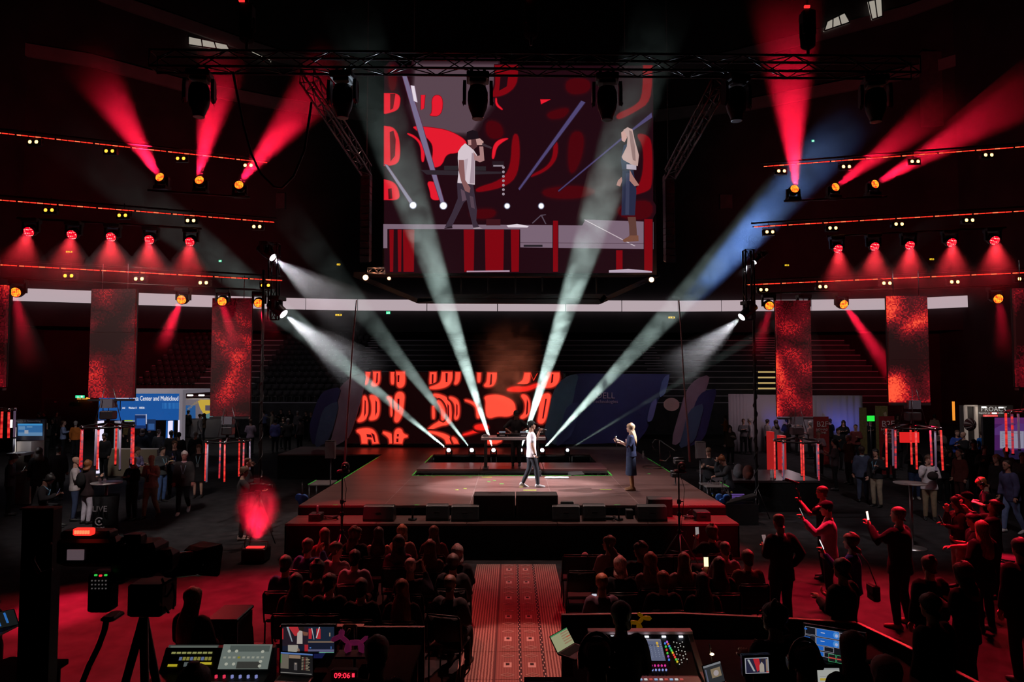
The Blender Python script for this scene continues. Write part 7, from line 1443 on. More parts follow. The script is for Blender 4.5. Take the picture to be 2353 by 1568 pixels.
# right side: curtains, banners, dark booth, purple panel
cu = thing('curtain', 'tall lilac drape with blue uplight behind the right crowd', 'curtain', P(1830, 1010, 36)); cu.location.z = 0
for k, (x0, x1) in enumerate(((1675, 1736), (1737, 1860), (1861, 1982))):
    a, b = P(x0, 1010, 36), P(x1, 906 + k * 1.5, 36); mb = MB(); n = 24; pts = []
    for q in range(n + 1): x = a.x + (b.x - a.x) * q / n; pts.append(Vector((x, 36 + .05 * math.sin(q * 2.2), 0)))
    mb.rings([[p + Vector((0, 0, z)) for p in pts] + [p + Vector((0, .03, z)) for p in reversed(pts)] for z in (0, b.z)]); mb.build('drape_panel', mat('drape_white', (.42, .38, .42), .9), cu, world=True)
spot(P(1960, 1000, 34.5), P(1940, 950, 36), 90, 60, (.1, .15, 1), .9, .1, 'uplight'); spot(P(1790, 1000, 34.8), P(1790, 950, 36), 80, 25, (.1, .12, 1), .9, .1, 'uplight'); lamp(P(1800, 890, 33), 70, (1, .72, .8), .5, 'house_lamp')  # the point lamp is an added fill
for px, w, y0, y1, Y, c_, lab, txt in ((1887, 34, 958, 1010, 30, (.20, .018, .02), 'red roll-up banner with white lettering left of the curtain end', 'B2F'), (2038, 34, 957, 1015, 27, (.16, .012, .016), 'red roll-up banner left of the outer right tubes', 'B2F'), (1983, 16, 937, 975, 34, (.16, .13, .05), 'narrow olive banner at the curtain end', ''), (2026, 27, 933, 975, 33, (.17, .14, .055), 'olive banner with dark figure right of the curtain', '')):
    a, b = P(px - w / 2, y1, Y), P(px + w / 2, y0, Y); t = thing('banner', lab, 'banner', ((a.x + b.x) / 2, Y, 0)); MB().b2((a.x, Y, .1), (b.x, Y + .02, b.z)).build('fabric', cloth(c_), t, world=True); MB().b2((a.x, Y - .1, 0), (b.x, Y + .1, .1)).build('base', M_alu, t, world=True)
    if txt:
        text(txt, 'lettering', mat('letter_pale', (.5, .4, .4), .6), t, P(px + 3, 981, Y - .02), (1, 0, 0), (0, 0, 1), .34, .004); text('NOMAD\nZONE', 'lettering', mat('letter_pale', ()), t, P(px + 2, 990, Y - .02), (1, 0, 0), (0, 0, 1), .14, .004)
    elif w > 20: MB().prism([P(x, y, Y - .02) for x, y in ((2030, 950), (2036, 946), (2038, 956), (2034, 962))], (0, .01, 0)).build('print', mat('print_tan', (.4, .3, .2), .7), t, world=True)
t = thing('tablet_screen', 'small bright green screen above the right crowd', 'screen', P(2001, 962, 31)); MB().bev((0, .02, 0), (.4, .03, .28), .01, rz=.1).build('frame', M_black, t); MB().box((0, 0, 0), (.36, .01, .25), rz=.1).build('display', glow('green_scr', (.02, .8, .06), 1), t); MB().cyl((0, .03, -.14), (0, .03, -2.0), .02, n=6).build('stand', M_steel, t)
rc = thing('red_counter', 'bright red booth counter behind the inner right tubes', 'counter', P(1785, 1040, 25)); rc.location.z = 0
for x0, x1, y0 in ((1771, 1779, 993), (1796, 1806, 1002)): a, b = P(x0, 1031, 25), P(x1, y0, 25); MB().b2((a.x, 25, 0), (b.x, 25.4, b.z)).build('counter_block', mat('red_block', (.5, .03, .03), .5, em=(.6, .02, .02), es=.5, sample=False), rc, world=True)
a, b = P(2070, 1010, 24), P(2112, 995, 24); rs_ = thing('red_screen', 'bright red screen behind the outer right tubes', 'screen', ((a.x + b.x) / 2, 24, 0)); MB().b2((a.x, 24, P(2070, 1018, 24).z), (b.x, 24.08, P(2070, 994, 24).z)).build('display', glow('red_scr', (.7, .015, .015), 1), rs_, world=True); MB().b2(((a.x + b.x) / 2 - .06, 24.02, 0), ((a.x + b.x) / 2 + .06, 24.1, P(2070, 1018, 24).z)).build('stand', M_black, rs_, world=True)
pb = thing('dark_booth', 'dark booth wall with white lettering and red bar at the right', 'booth', P(2225, 1040, 29)); pb.location.z = 0
a, b = P(2158, 1040, 29), P(2328, 932, 29); MB().b2((a.x + 1.0, 29, 0), (b.x, 29.15, b.z)).build('wall', mat('booth_dark', (.05, .042, .042), .6), pb, world=True)
text('PROACT', 'lettering', glow('letter_warm', (.34, .32, .3), 1), pb, P(2284, 945.5, 28.95), (1, 0, 0), (0, 0, 1), .28, .006); text('Experter pa', 'lettering', glow('letter_warm', ()), pb, P(2262, 951, 28.95), (1, 0, 0), (0, 0, 1), .1, .004); text('sakerhet', 'lettering', glow('letter_red', (.7, .03, .03), 1), pb, P(2285, 951, 28.95), (1, 0, 0), (0, 0, 1), .1, .004); text('sedan 1994', 'lettering', glow('letter_warm', ()), pb, P(2306, 951, 28.95), (1, 0, 0), (0, 0, 1), .1, .004)
a, b = P(2262, 958, 28.9), P(2292, 954, 28.9); MB().b2((a.x, 28.88, a.z), (b.x, 28.98, b.z)).build('red_bar', glow('bar_red', (.7, .06, .06), 1), pb, world=True)
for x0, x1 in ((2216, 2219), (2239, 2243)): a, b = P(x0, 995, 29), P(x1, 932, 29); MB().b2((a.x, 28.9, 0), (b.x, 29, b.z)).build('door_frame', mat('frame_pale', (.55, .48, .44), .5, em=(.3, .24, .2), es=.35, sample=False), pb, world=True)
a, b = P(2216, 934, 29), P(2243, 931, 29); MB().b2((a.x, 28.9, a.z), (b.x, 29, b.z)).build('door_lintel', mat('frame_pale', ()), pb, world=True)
for px, py in ((2261, 936), (2300, 937), (2285, 950)): q = P(px, py, 28.6); MB().bev(q, (.16, .1, .05), .01).build('arm_light', glow('arm_light', ()), pb, world=True); lamp(q + Vector((0, -.1, -.12)), 2.5, (1, .85, .7), .08, 'booth_lamp')
pp = thing('purple_panel', 'purple panel with white slide display at the right edge', 'display', P(2310, 1060, 25)); pp.location.z = 0
a, b = P(2262, 1075, 25), P(2420, 959, 25); MB().b2((a.x, 25, 0), (b.x, 25.1, b.z)).build('panel', M_black, pp, world=True)
cv = Canvas(lambda x, y, l: P(x, y, 25) + Vector((0, -.004 - .002 * l, 0))); cv.rect(2285, 960, 2420, 1056, (.10, .02, .16)); cv.rect(2285, 960, 2420, 975, (.16, .03, .2)); cv.poly([(2285, 985), (2305, 974), (2320, 984), (2340, 972), (2420, 990), (2420, 1000), (2285, 1000)], (.14, .045, .26)); cv.rect(2285, 1035, 2420, 1056, (.02, .012, .05)); cv.rect(2297, 991, 2352, 1031, (.42, .40, .55))
for k in range(7): cv.rect(2300, 1000 + 4 * k, 2305, 1000.8 + 4 * k, (.15, .14, .22)); cv.rect(2312, 1000 + 4 * k, 2322, 1000.8 + 4 * k, (.2, .19, .3))
cv.rect(2301, 995, 2345, 996, (.15, .14, .22)); cv.build('slide', vcol_mat('booth_img2', .55, False), pp)
t = thing('umbrella', 'striped grey and maroon umbrella open beside the dark booth', 'umbrella', P(2229, 976, 27.5)); n = 12
for k in range(n):
    a0, a1 = 2 * math.pi * k / n, 2 * math.pi * (k + 1) / n; MB().rings([[Vector((r * math.cos(a), y_, r * math.sin(a))) for a in (a0, (a0 + a1) / 2, a1)] for r, y_ in ((.02, -.2), (.14, -.17), (.26, 0))], False).build('gore', cloth((.22, .17, .17) if k % 2 else (.07, .02, .022)), t)
MB().cyl((0, -.24, 0), (0, .4, -.1), .012, n=6).build('shaft', M_steel, t)
t = thing('wall_light', 'thin orange vertical light on the wall at the right', 'lamp', P(2192, 945, 40)); MB().b2((-.06, 0, -.55), (.06, .06, .55)).build('tube', glow('orange_tube', (.9, .3, .03), 1), t); MB().b2((-.09, .06, -.58), (.09, .1, .58)).build('backplate', M_black, t)
# ================================================================ CONTROL AREA IN THE FOREGROUND
PZ = .3
for s, x0, x1 in (('left', -7.5, -.95), ('right', 1.05, 4.6)):
    t = thing('control_riser', 'low black riser under the control desks on the %s' % s, 'platform', ((x0 + x1) / 2, 5, 0)); MB().b2((x0, 1.5, PZ - .04), (x1, 8.15, PZ)).build('top', M_black, t, world=True); MB().b2((x0, 8.1, 0), (x1, 8.15, PZ - .04)).build('fascia', M_blackcloth, t, world=True)
def desk(x0, x1, y0, y1, z, label, m=None):
    t = thing('control_desk', label, 'table', ((x0 + x1) / 2, (y0 + y1) / 2, PZ)); MB().b2((x0, y0, z - .04), (x1, y1, z)).build('tabletop', m or M_blackcloth, t, world=True)
    for x in (x0 + .05, x1 - .05):
        for y in (y0 + .05, y1 - .05): MB().cyl((x, y, PZ), (x, y, z - .04), .02, n=6).build('leg', M_steel, t, world=True)
    return t
# tall dark panel at the left
a, b = P(40, 1500, 5.2), P(118, 1172, 5.2); t = thing('partition_panel', 'tall dark partition panel with red lit top at the lower left', 'panel', ((a.x + b.x) / 2, 5.4, PZ)); MB().b2((a.x, 5.2, PZ), (b.x, 5.26, b.z)).build('panel', mat('panel_grey', (.03, .03, .034), .6), t, world=True); MB().b2((b.x, 5.18, PZ), (b.x + .03, 5.28, b.z)).build('side_edge', M_black, t, world=True); MB().b2((a.x - .01, 5.18, b.z), (b.x + .03, 5.28, b.z + .015)).build('top_edge', mat('panel_top', (.35, .12, .1), .5), t, world=True)
# broadcast camera
CY = 4.6
bc = thing('broadcast_camera', 'large broadcast camera on a tripod in silhouette at the lower left', 'camera', P(310, 1500, CY)); bc.location.z = PZ
def cb(name, x0, y0, x1, y1, Y0, dep, m=None, bev=.012, par=None):
    a, b = P(x0, y1, Y0), P(x1, y0, Y0); c = (a + b) / 2; mb = MB().bev((c.x, Y0 + dep / 2, c.z), (b.x - a.x, dep, b.z - a.z), bev); return mb.build(name, m or M_blackm, par or bc, world=True)
cb('viewfinder', 122, 1238, 262, 1306, CY, .16, bev=.03); cb('viewfinder_hood', 136, 1222, 250, 1242, CY + .02, .12)
MB().tube([P(x, y, CY) for x, y in ((118, 1250), (84, 1262), (76, 1290), (92, 1318), (120, 1310))], .012, 6).build('handle', M_blackm, bc, world=True)
tl = cb('tally_light', 166, 1216, 210, 1232, CY - .02, .05, glow('tally', (1, .03, .02), 1.3), .006)
for k in range(6): cb('tally_segment', 170 + 6 * k, 1220, 174 + 6 * k, 1228, CY - .03, .01, glow('tally_hot', (1, .2, .08), 1.5), .001, tl)
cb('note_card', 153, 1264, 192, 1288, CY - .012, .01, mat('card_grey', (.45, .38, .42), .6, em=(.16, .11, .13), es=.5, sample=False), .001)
cb('camera_body', 268, 1252, 352, 1332, CY + .05, .24, bev=.03); cb('lens_mount', 345, 1268, 392, 1322, CY + .08, .16, bev=.03); cb('side_pack', 252, 1290, 285, 1345, CY + .02, .14); cb('top_unit', 286, 1230, 322, 1252, CY + .1, .1)
MB().cyl(P(303, 1245, CY + .15), P(303, 1228, CY + .15), .05, n=14).build('top_knob', M_blackm, bc, world=True)
d = (P(480, 1288, CY + .5) - P(385, 1300, CY + .2)); c0 = P(385, 1302, CY + .2); MB().lathe([(.075, 0), (.085, .05), (.09, .2), (.1, .26)], c0, d, 18).build('lens', M_blackgloss, bc, world=True)
c1 = P(436, 1290, CY + .36); hd2 = MB(); fx = d.normalized(); sd_ = fx.cross(Vector((0, 0, 1))).normalized(); up = sd_.cross(fx)
hd2.rings([[c1 + fx * q + sd_ * (w * sx) + up * (h * sy) for sx, sy in ((-1, -.8), (-.85, -1), (.85, -1), (1, -.8), (1, .8), (.85, 1), (-.85, 1), (-1, .8))] for q, w, h in ((0, .075, .075), (.05, .10, .095), (.17, .125, .115))], True, False); hd2.build('lens_hood', mat('hood', (.03, .025, .023), .45), bc, world=True)
cp = cb('control_panel', 198, 1318, 252, 1410, CY - .02, .12); 
for x, y, m_ in ((219, 1323, 'g'), (230, 1324, 'r'), (242, 1323, 'g')): cb('led', x - 3, y - 2, x + 3, y + 2, CY - .035, .01, glow('led_' + m_, (.03, .5, .06) if m_ == 'g' else (.9, .03, .05), 1), .001, cp)
for r_ in range(3):
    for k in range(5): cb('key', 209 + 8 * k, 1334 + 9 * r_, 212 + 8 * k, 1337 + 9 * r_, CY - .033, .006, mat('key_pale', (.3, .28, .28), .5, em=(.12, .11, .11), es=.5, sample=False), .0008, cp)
cb('tripod_head', 290, 1345, 372, 1420, CY + .1, .22); cb('head_plate', 228, 1420, 260, 1432, CY + .1, .15)
MB().tube([P(x, y, CY + .1) for x, y in ((245, 1425), (240, 1450), (225, 1490), (205, 1530), (190, 1568))], .02, 8).build('pan_bar', M_blackm, bc, world=True); MB().tube([P(x, y, CY + .1) for x, y in ((330, 1400), (345, 1395), (368, 1386))], .022, 8).build('focus_grip', mat('grip_tan', (.25, .1, .06), .5), bc, world=True)
b0 = P(330, 1420, CY + .2)
for k in range(3): a_ = k * 2.09 + 1.2; MB().cyl(b0, (b0.x + .5 * math.cos(a_), b0.y + .5 * math.sin(a_), PZ), .03, .02, n=8).build('leg', M_blackm, bc, world=True)
for pts in (((372, 1330), (380, 1350), (376, 1390), (388, 1410)), ((395, 1340), (402, 1365), (398, 1400)), ((360, 1350), (372, 1372), (360, 1395)), ((350, 1380), (385, 1370), (400, 1345))): MB().tube([P(x, y, CY + .15) for x, y in pts], .008, 5).build('cable', M_black, bc, world=True)
# camera operator's arm side: people around the left desks
person('woman with long straight hair sitting behind the camera at the lower left', 442, 1352, 1.74, .32, -20, pose='sit', hair=('vlong', (.16, .09, .06)), top=('jacket', (.010, .010, .011)), arms=('lap', 'lap'))
b = P(442, 1352, 7.9); t = thing('bar_stool', 'black stool under the long haired woman at the lower left', 'stool', (b.x - .0, b.y + .15, PZ)); MB().cyl((0, 0, .46), (0, 0, .52), .2, n=14).build('seat', M_pad, t); MB().cyl((0, 0, 0), (0, 0, .46), .03, n=8).build('column', M_steel, t)
person('dark haired operator in front of the lighting console', 445, 1517, 1.80, PZ - .15, 0, Y=4.9, hair=('curly', 'blk'), top=('hoodie', (.008, .008, .009)), arms=('low', 'low'))
person('red haired operator seen from behind beside the pink balloon dog', 866, 1474, 1.78, PZ, 0, Y=5.1, hair=('short', (.14, .05, .025)), top=('sweater', (.010, .010, .011)), arms=('low', 'low'))
t = thing('road_case', 'black road case with white letters right of the long haired woman', 'case', P(508, 1490, 8.0)); t.location.z = PZ; a, b = P(478, 1490, 8.0), P(548, 1432, 8.0); w = b.x - a.x; h = b.z - PZ
MB().bev((0, .25, h / 2), (w, .5, h), .015).build('body', M_black, t); MB().bev((0, .25, h + .02), (w + .02, .52, .04), .01).build('lid', M_blackgloss, t)
for s in (-1, 1): MB().cyl((s * w / 2, .01, 0), (s * w / 2, .01, h), .012, n=6).build('corner_rail', M_steel, t)
text('LIVE', 'lettering', mat('letter_dim', (.12, .12, .13), .6), t, P(512, 1481, 7.98), (1, 0, 0), (0, 0, 1), .16, .003)
# lighting console
LD = desk(-3.55, -1.85, 5.9, 7.0, 1.02, 'black desk under the lighting console')
lc = thing('lighting_console', 'lighting console with two lit angled screens and colour keys', 'console', (-2.85, 6.5, 1.02))
MB().prism([(-3.35, 6.1, 1.02), (-3.35, 6.1, 1.10), (-3.35, 6.62, 1.18), (-3.35, 6.75, 1.36), (-3.35, 6.82, 1.36), (-3.35, 6.82, 1.02)], (1.05, 0, 0)).build('body', M_black, lc, world=True)
def plane_canvas(O, U, V, name, par, m, draw):
    """draw(cv) paints in 0..1 coordinates on the plane O + x U + y V"""
    O, U, V = Vector(O), Vector(U), Vector(V); N_ = U.cross(V).normalized()
    cv = Canvas(lambda x, y, l: O + U * x + V * y + N_ * (.0015 + .0006 * l)); draw(cv); return cv.build(name, m, par)
SCM = vcol_mat('desk_screen', .75, False); GT = (.16, .19, .17)
def screens_l(cv):
    cv.rect(0, 0, .48, 1, (.05, .055, .05)); cv.rect(.02, .55, .47, .95, (.12, .14, .12))
    for k in range(12): cv.rect(.03 + .035 * k, .36, .058 + .035 * k, .5, (.25, .23, .05) if k % 3 else (.12, .16, .3))
    for k in range(8): cv.rect(.05 + .05 * k, .62, .09 + .05 * k, .7, (.3, .3, .1))
    cv.rect(.05, .1, .14, .2, (.5, .42, .02)); cv.rect(.34, .18, .46, .28, (.55, .45, .03)); cv.rect(.2, .1, .3, .28, (.1, .12, .12))
    cv.rect(.53, 0, 1, 1, GT); cv.rect(.7, .02, .92, .3, (.045, .045, .04)); cv.rect(.6, .7, .98, .95, (.08, .1, .09))
    for x, y in ((.60, .2), (.67, .2), (.60, .72), (.67, .72), (.92, .7), (.92, .3), (.92, .12)): cv.poly(('e', x, y, .016, .06), (.45, .46, .38))
    for k in range(9): cv.rect(.56 + .045 * k, .42, .585 + .045 * k, .5, (.33, .34, .28) if k != 3 else (.3, .25, .02))
plane_canvas((-3.33, 6.64, 1.20), (1.01, 0, 0), (0, .13, .18), 'screen_image', lc, SCM, screens_l)
def bars(cv):
    cv.rect(0, 0, 1, 1, (.14, .10, .11)); cs = [(.6, .1, .03), (.05, .4, .06), (.02, .2, .5), (.3, .55, .6), (.6, .35, .45), (.6, .5, .05), (.1, .5, .06), (.55, .08, .3), (.5, .5, .55)]
    for k, c in enumerate(cs): cv.rect(.15 + .08 * k, .1, .23 + .08 * k, .85, c)
plane_canvas((-2.62, 6.2, 1.122), (.26, 0, 0), (0, .26, .04), 'screen_image', lc, SCM, bars)
plane_canvas((-2.95, 6.2, 1.122), (.28, 0, 0), (0, .26, .04), 'screen_image', lc, SCM, lambda cv: (cv.rect(0, 0, 1, 1, (.13, .11, .11)), cv.rect(.05, .75, .95, .92, (.3, .28, .3)), cv.poly([(.05, .3), (.3, .45), (.45, .7), (.1, .7)], (.1, .4, .04))))
for k in range(8): MB().cyl((-2.92 + .075 * k, 6.54, 1.165), (-2.92 + .075 * k, 6.54, 1.19), .014, n=8).build('encoder', glow('enc_%d' % (k // 4), (.7, .03, .08) if k < 4 else (.18, .2, .45), 1), lc, world=True)
for k in range(10): MB().box((-3.28 + .022 * k, 6.3 + .02 * (k % 3), 1.135), (.012, .05, .012), rz=.4).build('lit_key', glow('key_orange', (.8, .25, .02), 1.2), lc, world=True)
for k in range(12): MB().box((-3.29 + .02 * k, 6.42 + .03 * (k % 3), 1.152), (.008, .008, .008)).build('small_key', glow('key_white', (.6, .5, .4), 1), lc, world=True)
# monitor and laptop desk
desk(-2.0, -1.0, 6.1, 7.7, 1.02, 'black desk under the stage monitor and laptop')
def monitor(name, label, TL, TR, BL, draw, th=.04, stand=True, m=None, bez=.02):
    TL, TR, BL = Vector(TL), Vector(TR), Vector(BL); U = TR - TL; V = TL - BL; N_ = U.cross(V).normalized(); u, v = U.normalized(), V.normalized()
    t = thing(name, label, 'screen', (BL + U / 2)); mb = MB(); c = [BL - u * bez - v * bez, BL + U + u * bez - v * bez, TR + u * bez + v * bez, TL - u * bez + v * bez]
    mb.prism([p - N_ * .002 for p in c], -N_ * th).build('housing', M_blackgloss, t, world=True)
    plane_canvas(BL, U, V, 'screen_image', t, m or SCM, draw)
    if stand: b_ = BL + U / 2 - N_ * th; MB().cyl(b_, (b_.x, b_.y, 1.03), .02, n=6).build('neck', M_blackm, t, world=True); MB().b2((b_.x - .12, b_.y - .08, 1.02), (b_.x + .12, b_.y + .08, 1.035)).build('foot', M_blackm, t, world=True)
    return t
def stage_view(cv):
    cv.rect(0, 0, 1, 1, (.01, .013, .03)); cv.rect(0, .38, .5, 1, (.02, .012, .02)); cv.poly([(.12, 1), (.3, 1), (.36, .75), (.24, .7)], (.5, .03, .04)); cv.poly([(.08, 1), (.12, 1), (.2, .52), (.18, .52)], (.3, .34, .38)); cv.rect(.0, .6, .02, .95, (.6, .02, .03))
    cv.poly([(.28, .45), (.29, .8), (.34, .9), (.39, .85), (.39, .45)], (.5, .42, .38)); cv.poly([(.33, .88), (.35, 1), (.42, 1), (.42, .88)], (.02, .012, .01)); cv.poly([(.39, .86), (.5, .82), (.49, .72), (.41, .72)], (.2, .08, .05))
    cv.poly([(.11, .0), (.11, .42), (.3, .42), (.34, .0)], (.36, .33, .28)); cv.poly([(.29, .3), (.33, .3), (.36, .03), (.32, .02)], (.25, .14, .1)); cv.rect(.43, .22, .5, .43, (.45, .02, .03))
    cv.rect(.5, .5, 1, 1, (.012, .02, .04)); cv.rect(.51, .62, .57, .95, (.5, .02, .03)); cv.rect(.66, .62, .74, .95, (.5, .02, .03)); cv.poly([(.56, .97), (.58, .97), (.62, .6), (.61, .6)], (.5, .5, .5)); cv.poly([(.71, 1), (.73, 1), (.67, .65), (.65, .65)], (.6, .6, .6)); cv.rect(.5, .5, 1, .55, (.2, .14, .1)); cv.rect(.91, .7, .93, .82, (.4, .28, .18))
    cv.rect(.5, .2, 1, .28, (.12, .12, .22)); cv.rect(.5, .17, 1, .195, (.18, .5, .36)); cv.rect(.53, .32, .56, .35, (.1, .3, .8)); cv.rect(.94, .3, .95, .38, (.1, .3, .8)); cv.rect(.5, -.0, 1, .16, (.008, .01, .06))
monitor('monitor', 'monitor showing split live stage pictures left of the aisle', P(649, 1441, 7.5), P(768, 1441, 7.5), P(649, 1512, 7.5), stage_view)
def lap(cv):
    cv.rect(0, 0, 1, 1, (.012, .011, .012)); cv.rect(0, .93, 1, 1, (.1, .2, .5)); cv.rect(0, .25, .25, .92, (.16, .14, .11)); cv.rect(.0, .5, .02, .9, (.04, .3, .05)); cv.rect(.26, .74, .62, .9, (.28, .19, .13)); cv.rect(.42, .2, .52, .55, (.1, .09, .09)); cv.poly(('e', .47, .5, .03, .04), (.35, .28, .22))
    for k in range(9): cv.rect(.66, .78 - .07 * k, .72, .81 - .07 * k, (.35, .29, .2)); cv.rect(.75, .78 - .07 * k, .77, .81 - .07 * k, (.4, .05, .04)); cv.rect(.79, .78 - .07 * k, .86 + .08 * ((k * .6) % 1), .81 - .07 * k, (.35, .29, .2))
    cv.rect(.02, .04, .98, .07, (.25, .24, .22))
def laptop(label, TL, TR, BL, draw, kb=True, col=None):
    TL, TR, BL = Vector(TL), Vector(TR), Vector(BL); U = TR - TL; V = TL - BL; N_ = U.cross(V).normalized(); t = thing('laptop', label, 'laptop', BL + U / 2)
    MB().prism([p - N_ * .002 for p in (BL, BL + U, TR + V * .03, TL + V * .03)], -N_ * .008).build('lid', M_blackgloss, t, world=True); plane_canvas(BL + U * .02 + V * .02, U * .96, V * .96, 'screen_image', t, SCM, draw)
    F_ = Vector((0, 0, 1)).cross(U).normalized() * -1; F_ = F_ if F_.y < 0 else -F_; D = F_ * V.length * .95
    if kb:
        MB().prism([BL, BL + U, BL + U + D, BL + D], (0, 0, -.015)).build('base', mat('laptop_alu', (.35, .25, .25), .4, .5), t, world=True); MB().prism([BL + U * .06 + D * .08, BL + U * .94 + D * .08, BL + U * .94 + D * .6, BL + U * .06 + D * .6], (0, 0, .002)).build('keyboard', M_black, t, world=True)
    return t
laptop('laptop with waveform software in front of the stage monitor', P(644, 1498, 6.7), P(720, 1503, 6.7), P(643, 1550, 6.6), lap)
desk(-1.1, -.84, 4.6, 5.8, 1.12, 'pinkish wooden desk at the bottom left of the aisle', mat('desk_pink', (.38, .2, .17), .5))
c = P(920, 1508, 5.6); t = thing('switch_box', 'small dark box with green light on the wooden desk', 'box', (c.x, 5.55, 1.12)); MB().bev((0, 0, .06), (.14, .16, .12), .01).build('body', M_black, t); MB().bev((0, 0, .125), (.15, .17, .012), .003).build('lid', mat('lid_pink', (.4, .2, .18), .5), t); MB().box((.03, -.085, .06), (.012, .01, .012)).build('led', glow('led_g2', (.3, .9, .05), 1.5), t)
mb = MB().tube([(c.x - .05, 5.4, 1.13), (c.x, 5.2, 1.15), (c.x + .1, 5.25, 1.13), (c.x + .05, 5.05, 1.13)], .01, 5).build('cable_coil', M_black); tag(mb, 'black cable loop on the wooden desk', 'cable')
t = thing('clock_display', 'red digital clock display at the bottom left of the aisle', 'clock', P(789, 1556, 5.9)); MB().bev((0, .04, 0), (.22, .08, .1), .01).build('case', M_black, t); text('09:06', 'digits', glow('digit_red', (1, .02, .05), 2), t, P(786, 1559, 5.88), (1, 0, 0), (0, 0, 1), .062, .003)
MB().box((.085, -.006, .015), (.02, .006, .03)).build('digit', glow('digit_red', ()), t)
def dog(name, label, pts, Y, m, cat='balloon'):
    t = thing(name, label, cat, P(*pts[0][0], Y))
    for nm, (x0, y0), (x1, y1), r, dy in [(n_, a, b, r_, d_) for n_, a, b, r_, d_ in pts[1]]:
        A, B = P(x0, y0, Y + dy), P(x1, y1, Y + dy); L = (B - A).length; d_ = (B - A); MB().lathe([(.004, -.008), (r * .55, .004), (r * .95, L * .15), (r, L * .5), (r * .95, L * .85), (r * .55, L - .004), (.004, L + .008)], A, d_, 12).build(nm, m, t, world=True)
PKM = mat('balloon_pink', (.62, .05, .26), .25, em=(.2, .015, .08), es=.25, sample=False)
dog('balloon_dog', 'pink balloon dog standing on the monitor desk', [[(800, 1500)], [('snout', (784, 1462), (762, 1472), .024, 0), ('ear', (783, 1464), (783, 1449), .02, -.04), ('ear', (786, 1463), (788, 1449), .02, .04), ('neck', (784, 1464), (801, 1478), .022, 0), ('body', (801, 1478), (829, 1477), .026, 0), ('front_leg', (800, 1480), (796, 1500), .026, -.05), ('front_leg', (802, 1480), (801, 1500), .026, .05), ('hind_leg', (829, 1479), (834, 1500), .026, -.05), ('hind_leg', (828, 1479), (831, 1500), .026, .05), ('tail', (829, 1477), (844, 1464), .02, 0)]], 6.4, PKM)
t = thing('perch_stand', 'thin stand under the pink balloon dog', 'stand', P(815, 1504, 6.4)); zc = P(815, 1502, 6.4).z; t.location.z = 1.02; MB().b2((-.16, -.08, zc - 1.02 - .02), (.16, .08, zc - 1.02)).build('shelf', M_black, t); MB().cyl((0, 0, 0), (0, 0, zc - 1.04), .015, n=6).build('post', M_blackm, t)
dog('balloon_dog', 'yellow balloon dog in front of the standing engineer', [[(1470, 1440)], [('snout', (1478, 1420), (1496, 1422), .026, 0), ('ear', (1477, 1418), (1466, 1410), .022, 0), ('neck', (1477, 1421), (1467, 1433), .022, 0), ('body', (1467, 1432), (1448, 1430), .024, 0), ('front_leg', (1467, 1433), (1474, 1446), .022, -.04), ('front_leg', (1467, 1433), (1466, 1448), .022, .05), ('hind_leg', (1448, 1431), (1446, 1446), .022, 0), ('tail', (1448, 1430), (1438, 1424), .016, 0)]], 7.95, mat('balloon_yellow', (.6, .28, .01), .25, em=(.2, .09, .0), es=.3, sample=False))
fr = thing('white_frame', 'white folding frame behind the pink balloon dog', 'frame', P(803, 1500, 7.0)); fr.location.z = 1.02
for p0, p1 in (((790, 1438), (817, 1438)), ((817, 1437), (817, 1498)), ((791, 1438), (782, 1498)), ((804, 1446), (780, 1484))): MB().tube([P(*p0, 7.0), P(*p1, 7.0)], .016, 4).build('bar', mat('frame_cream', (.5, .5, .38), .5), fr, world=True)
desk(-1.55, -1.3, 6.85, 7.2, 1.02, 'narrow shelf under the white frame')
def mstand(px, y0, y1, Y, label):
    a, b = P(px, y0, Y), P(px, y1, Y); t = thing('music_stand', label, 'stand', (a.x, Y, 0)); MB().cyl((0, 0, 0), (0, 0, a.z), .01, n=6).build('pole', M_steel, t); MB().tube([(-.07, 0, a.z - .01), (0, 0, a.z), (.13, -.02, a.z + .02)], .01, 5).build('boom', M_alu, t); MB().lathe([(.15, 0), (.15, .01), (.02, .03)], n=14).build('base', M_blackm, t)
mstand(908, 1452, 1500, 8.3, 'thin stand with a short boom between the aisle seats and the desk')
for x0, x1, y, lab in ((817, 884, 1465, 'thin metal rail behind the pink balloon dog'), (935, 975, 1462, 'short metal rail left of the aisle')):
    o = MB().cyl(P(x0, y, 8.2), P(x1, y - (0 if x0 < 900 else 4), 8.2), .012, n=6).build('metal_rail', M_alu); tag(o, lab, 'rail')
a, b = P(640, 1432, 7.9), P(1000, 1432, 7.9)
t = thing('desk_barrier', 'black barrier wall in front of the left desks', 'barrier', ((a.x + b.x) / 2, 7.95, PZ)); MB().b2((a.x, 7.95, PZ), (-1.0, 8.0, 1.12)).build('panel', M_black, t, world=True); MB().b2((a.x, 7.93, 1.12), (-1.7, 8.02, 1.135)).build('top_rail', mat('rail_brown', (.30, .12, .09), .4), t, world=True)
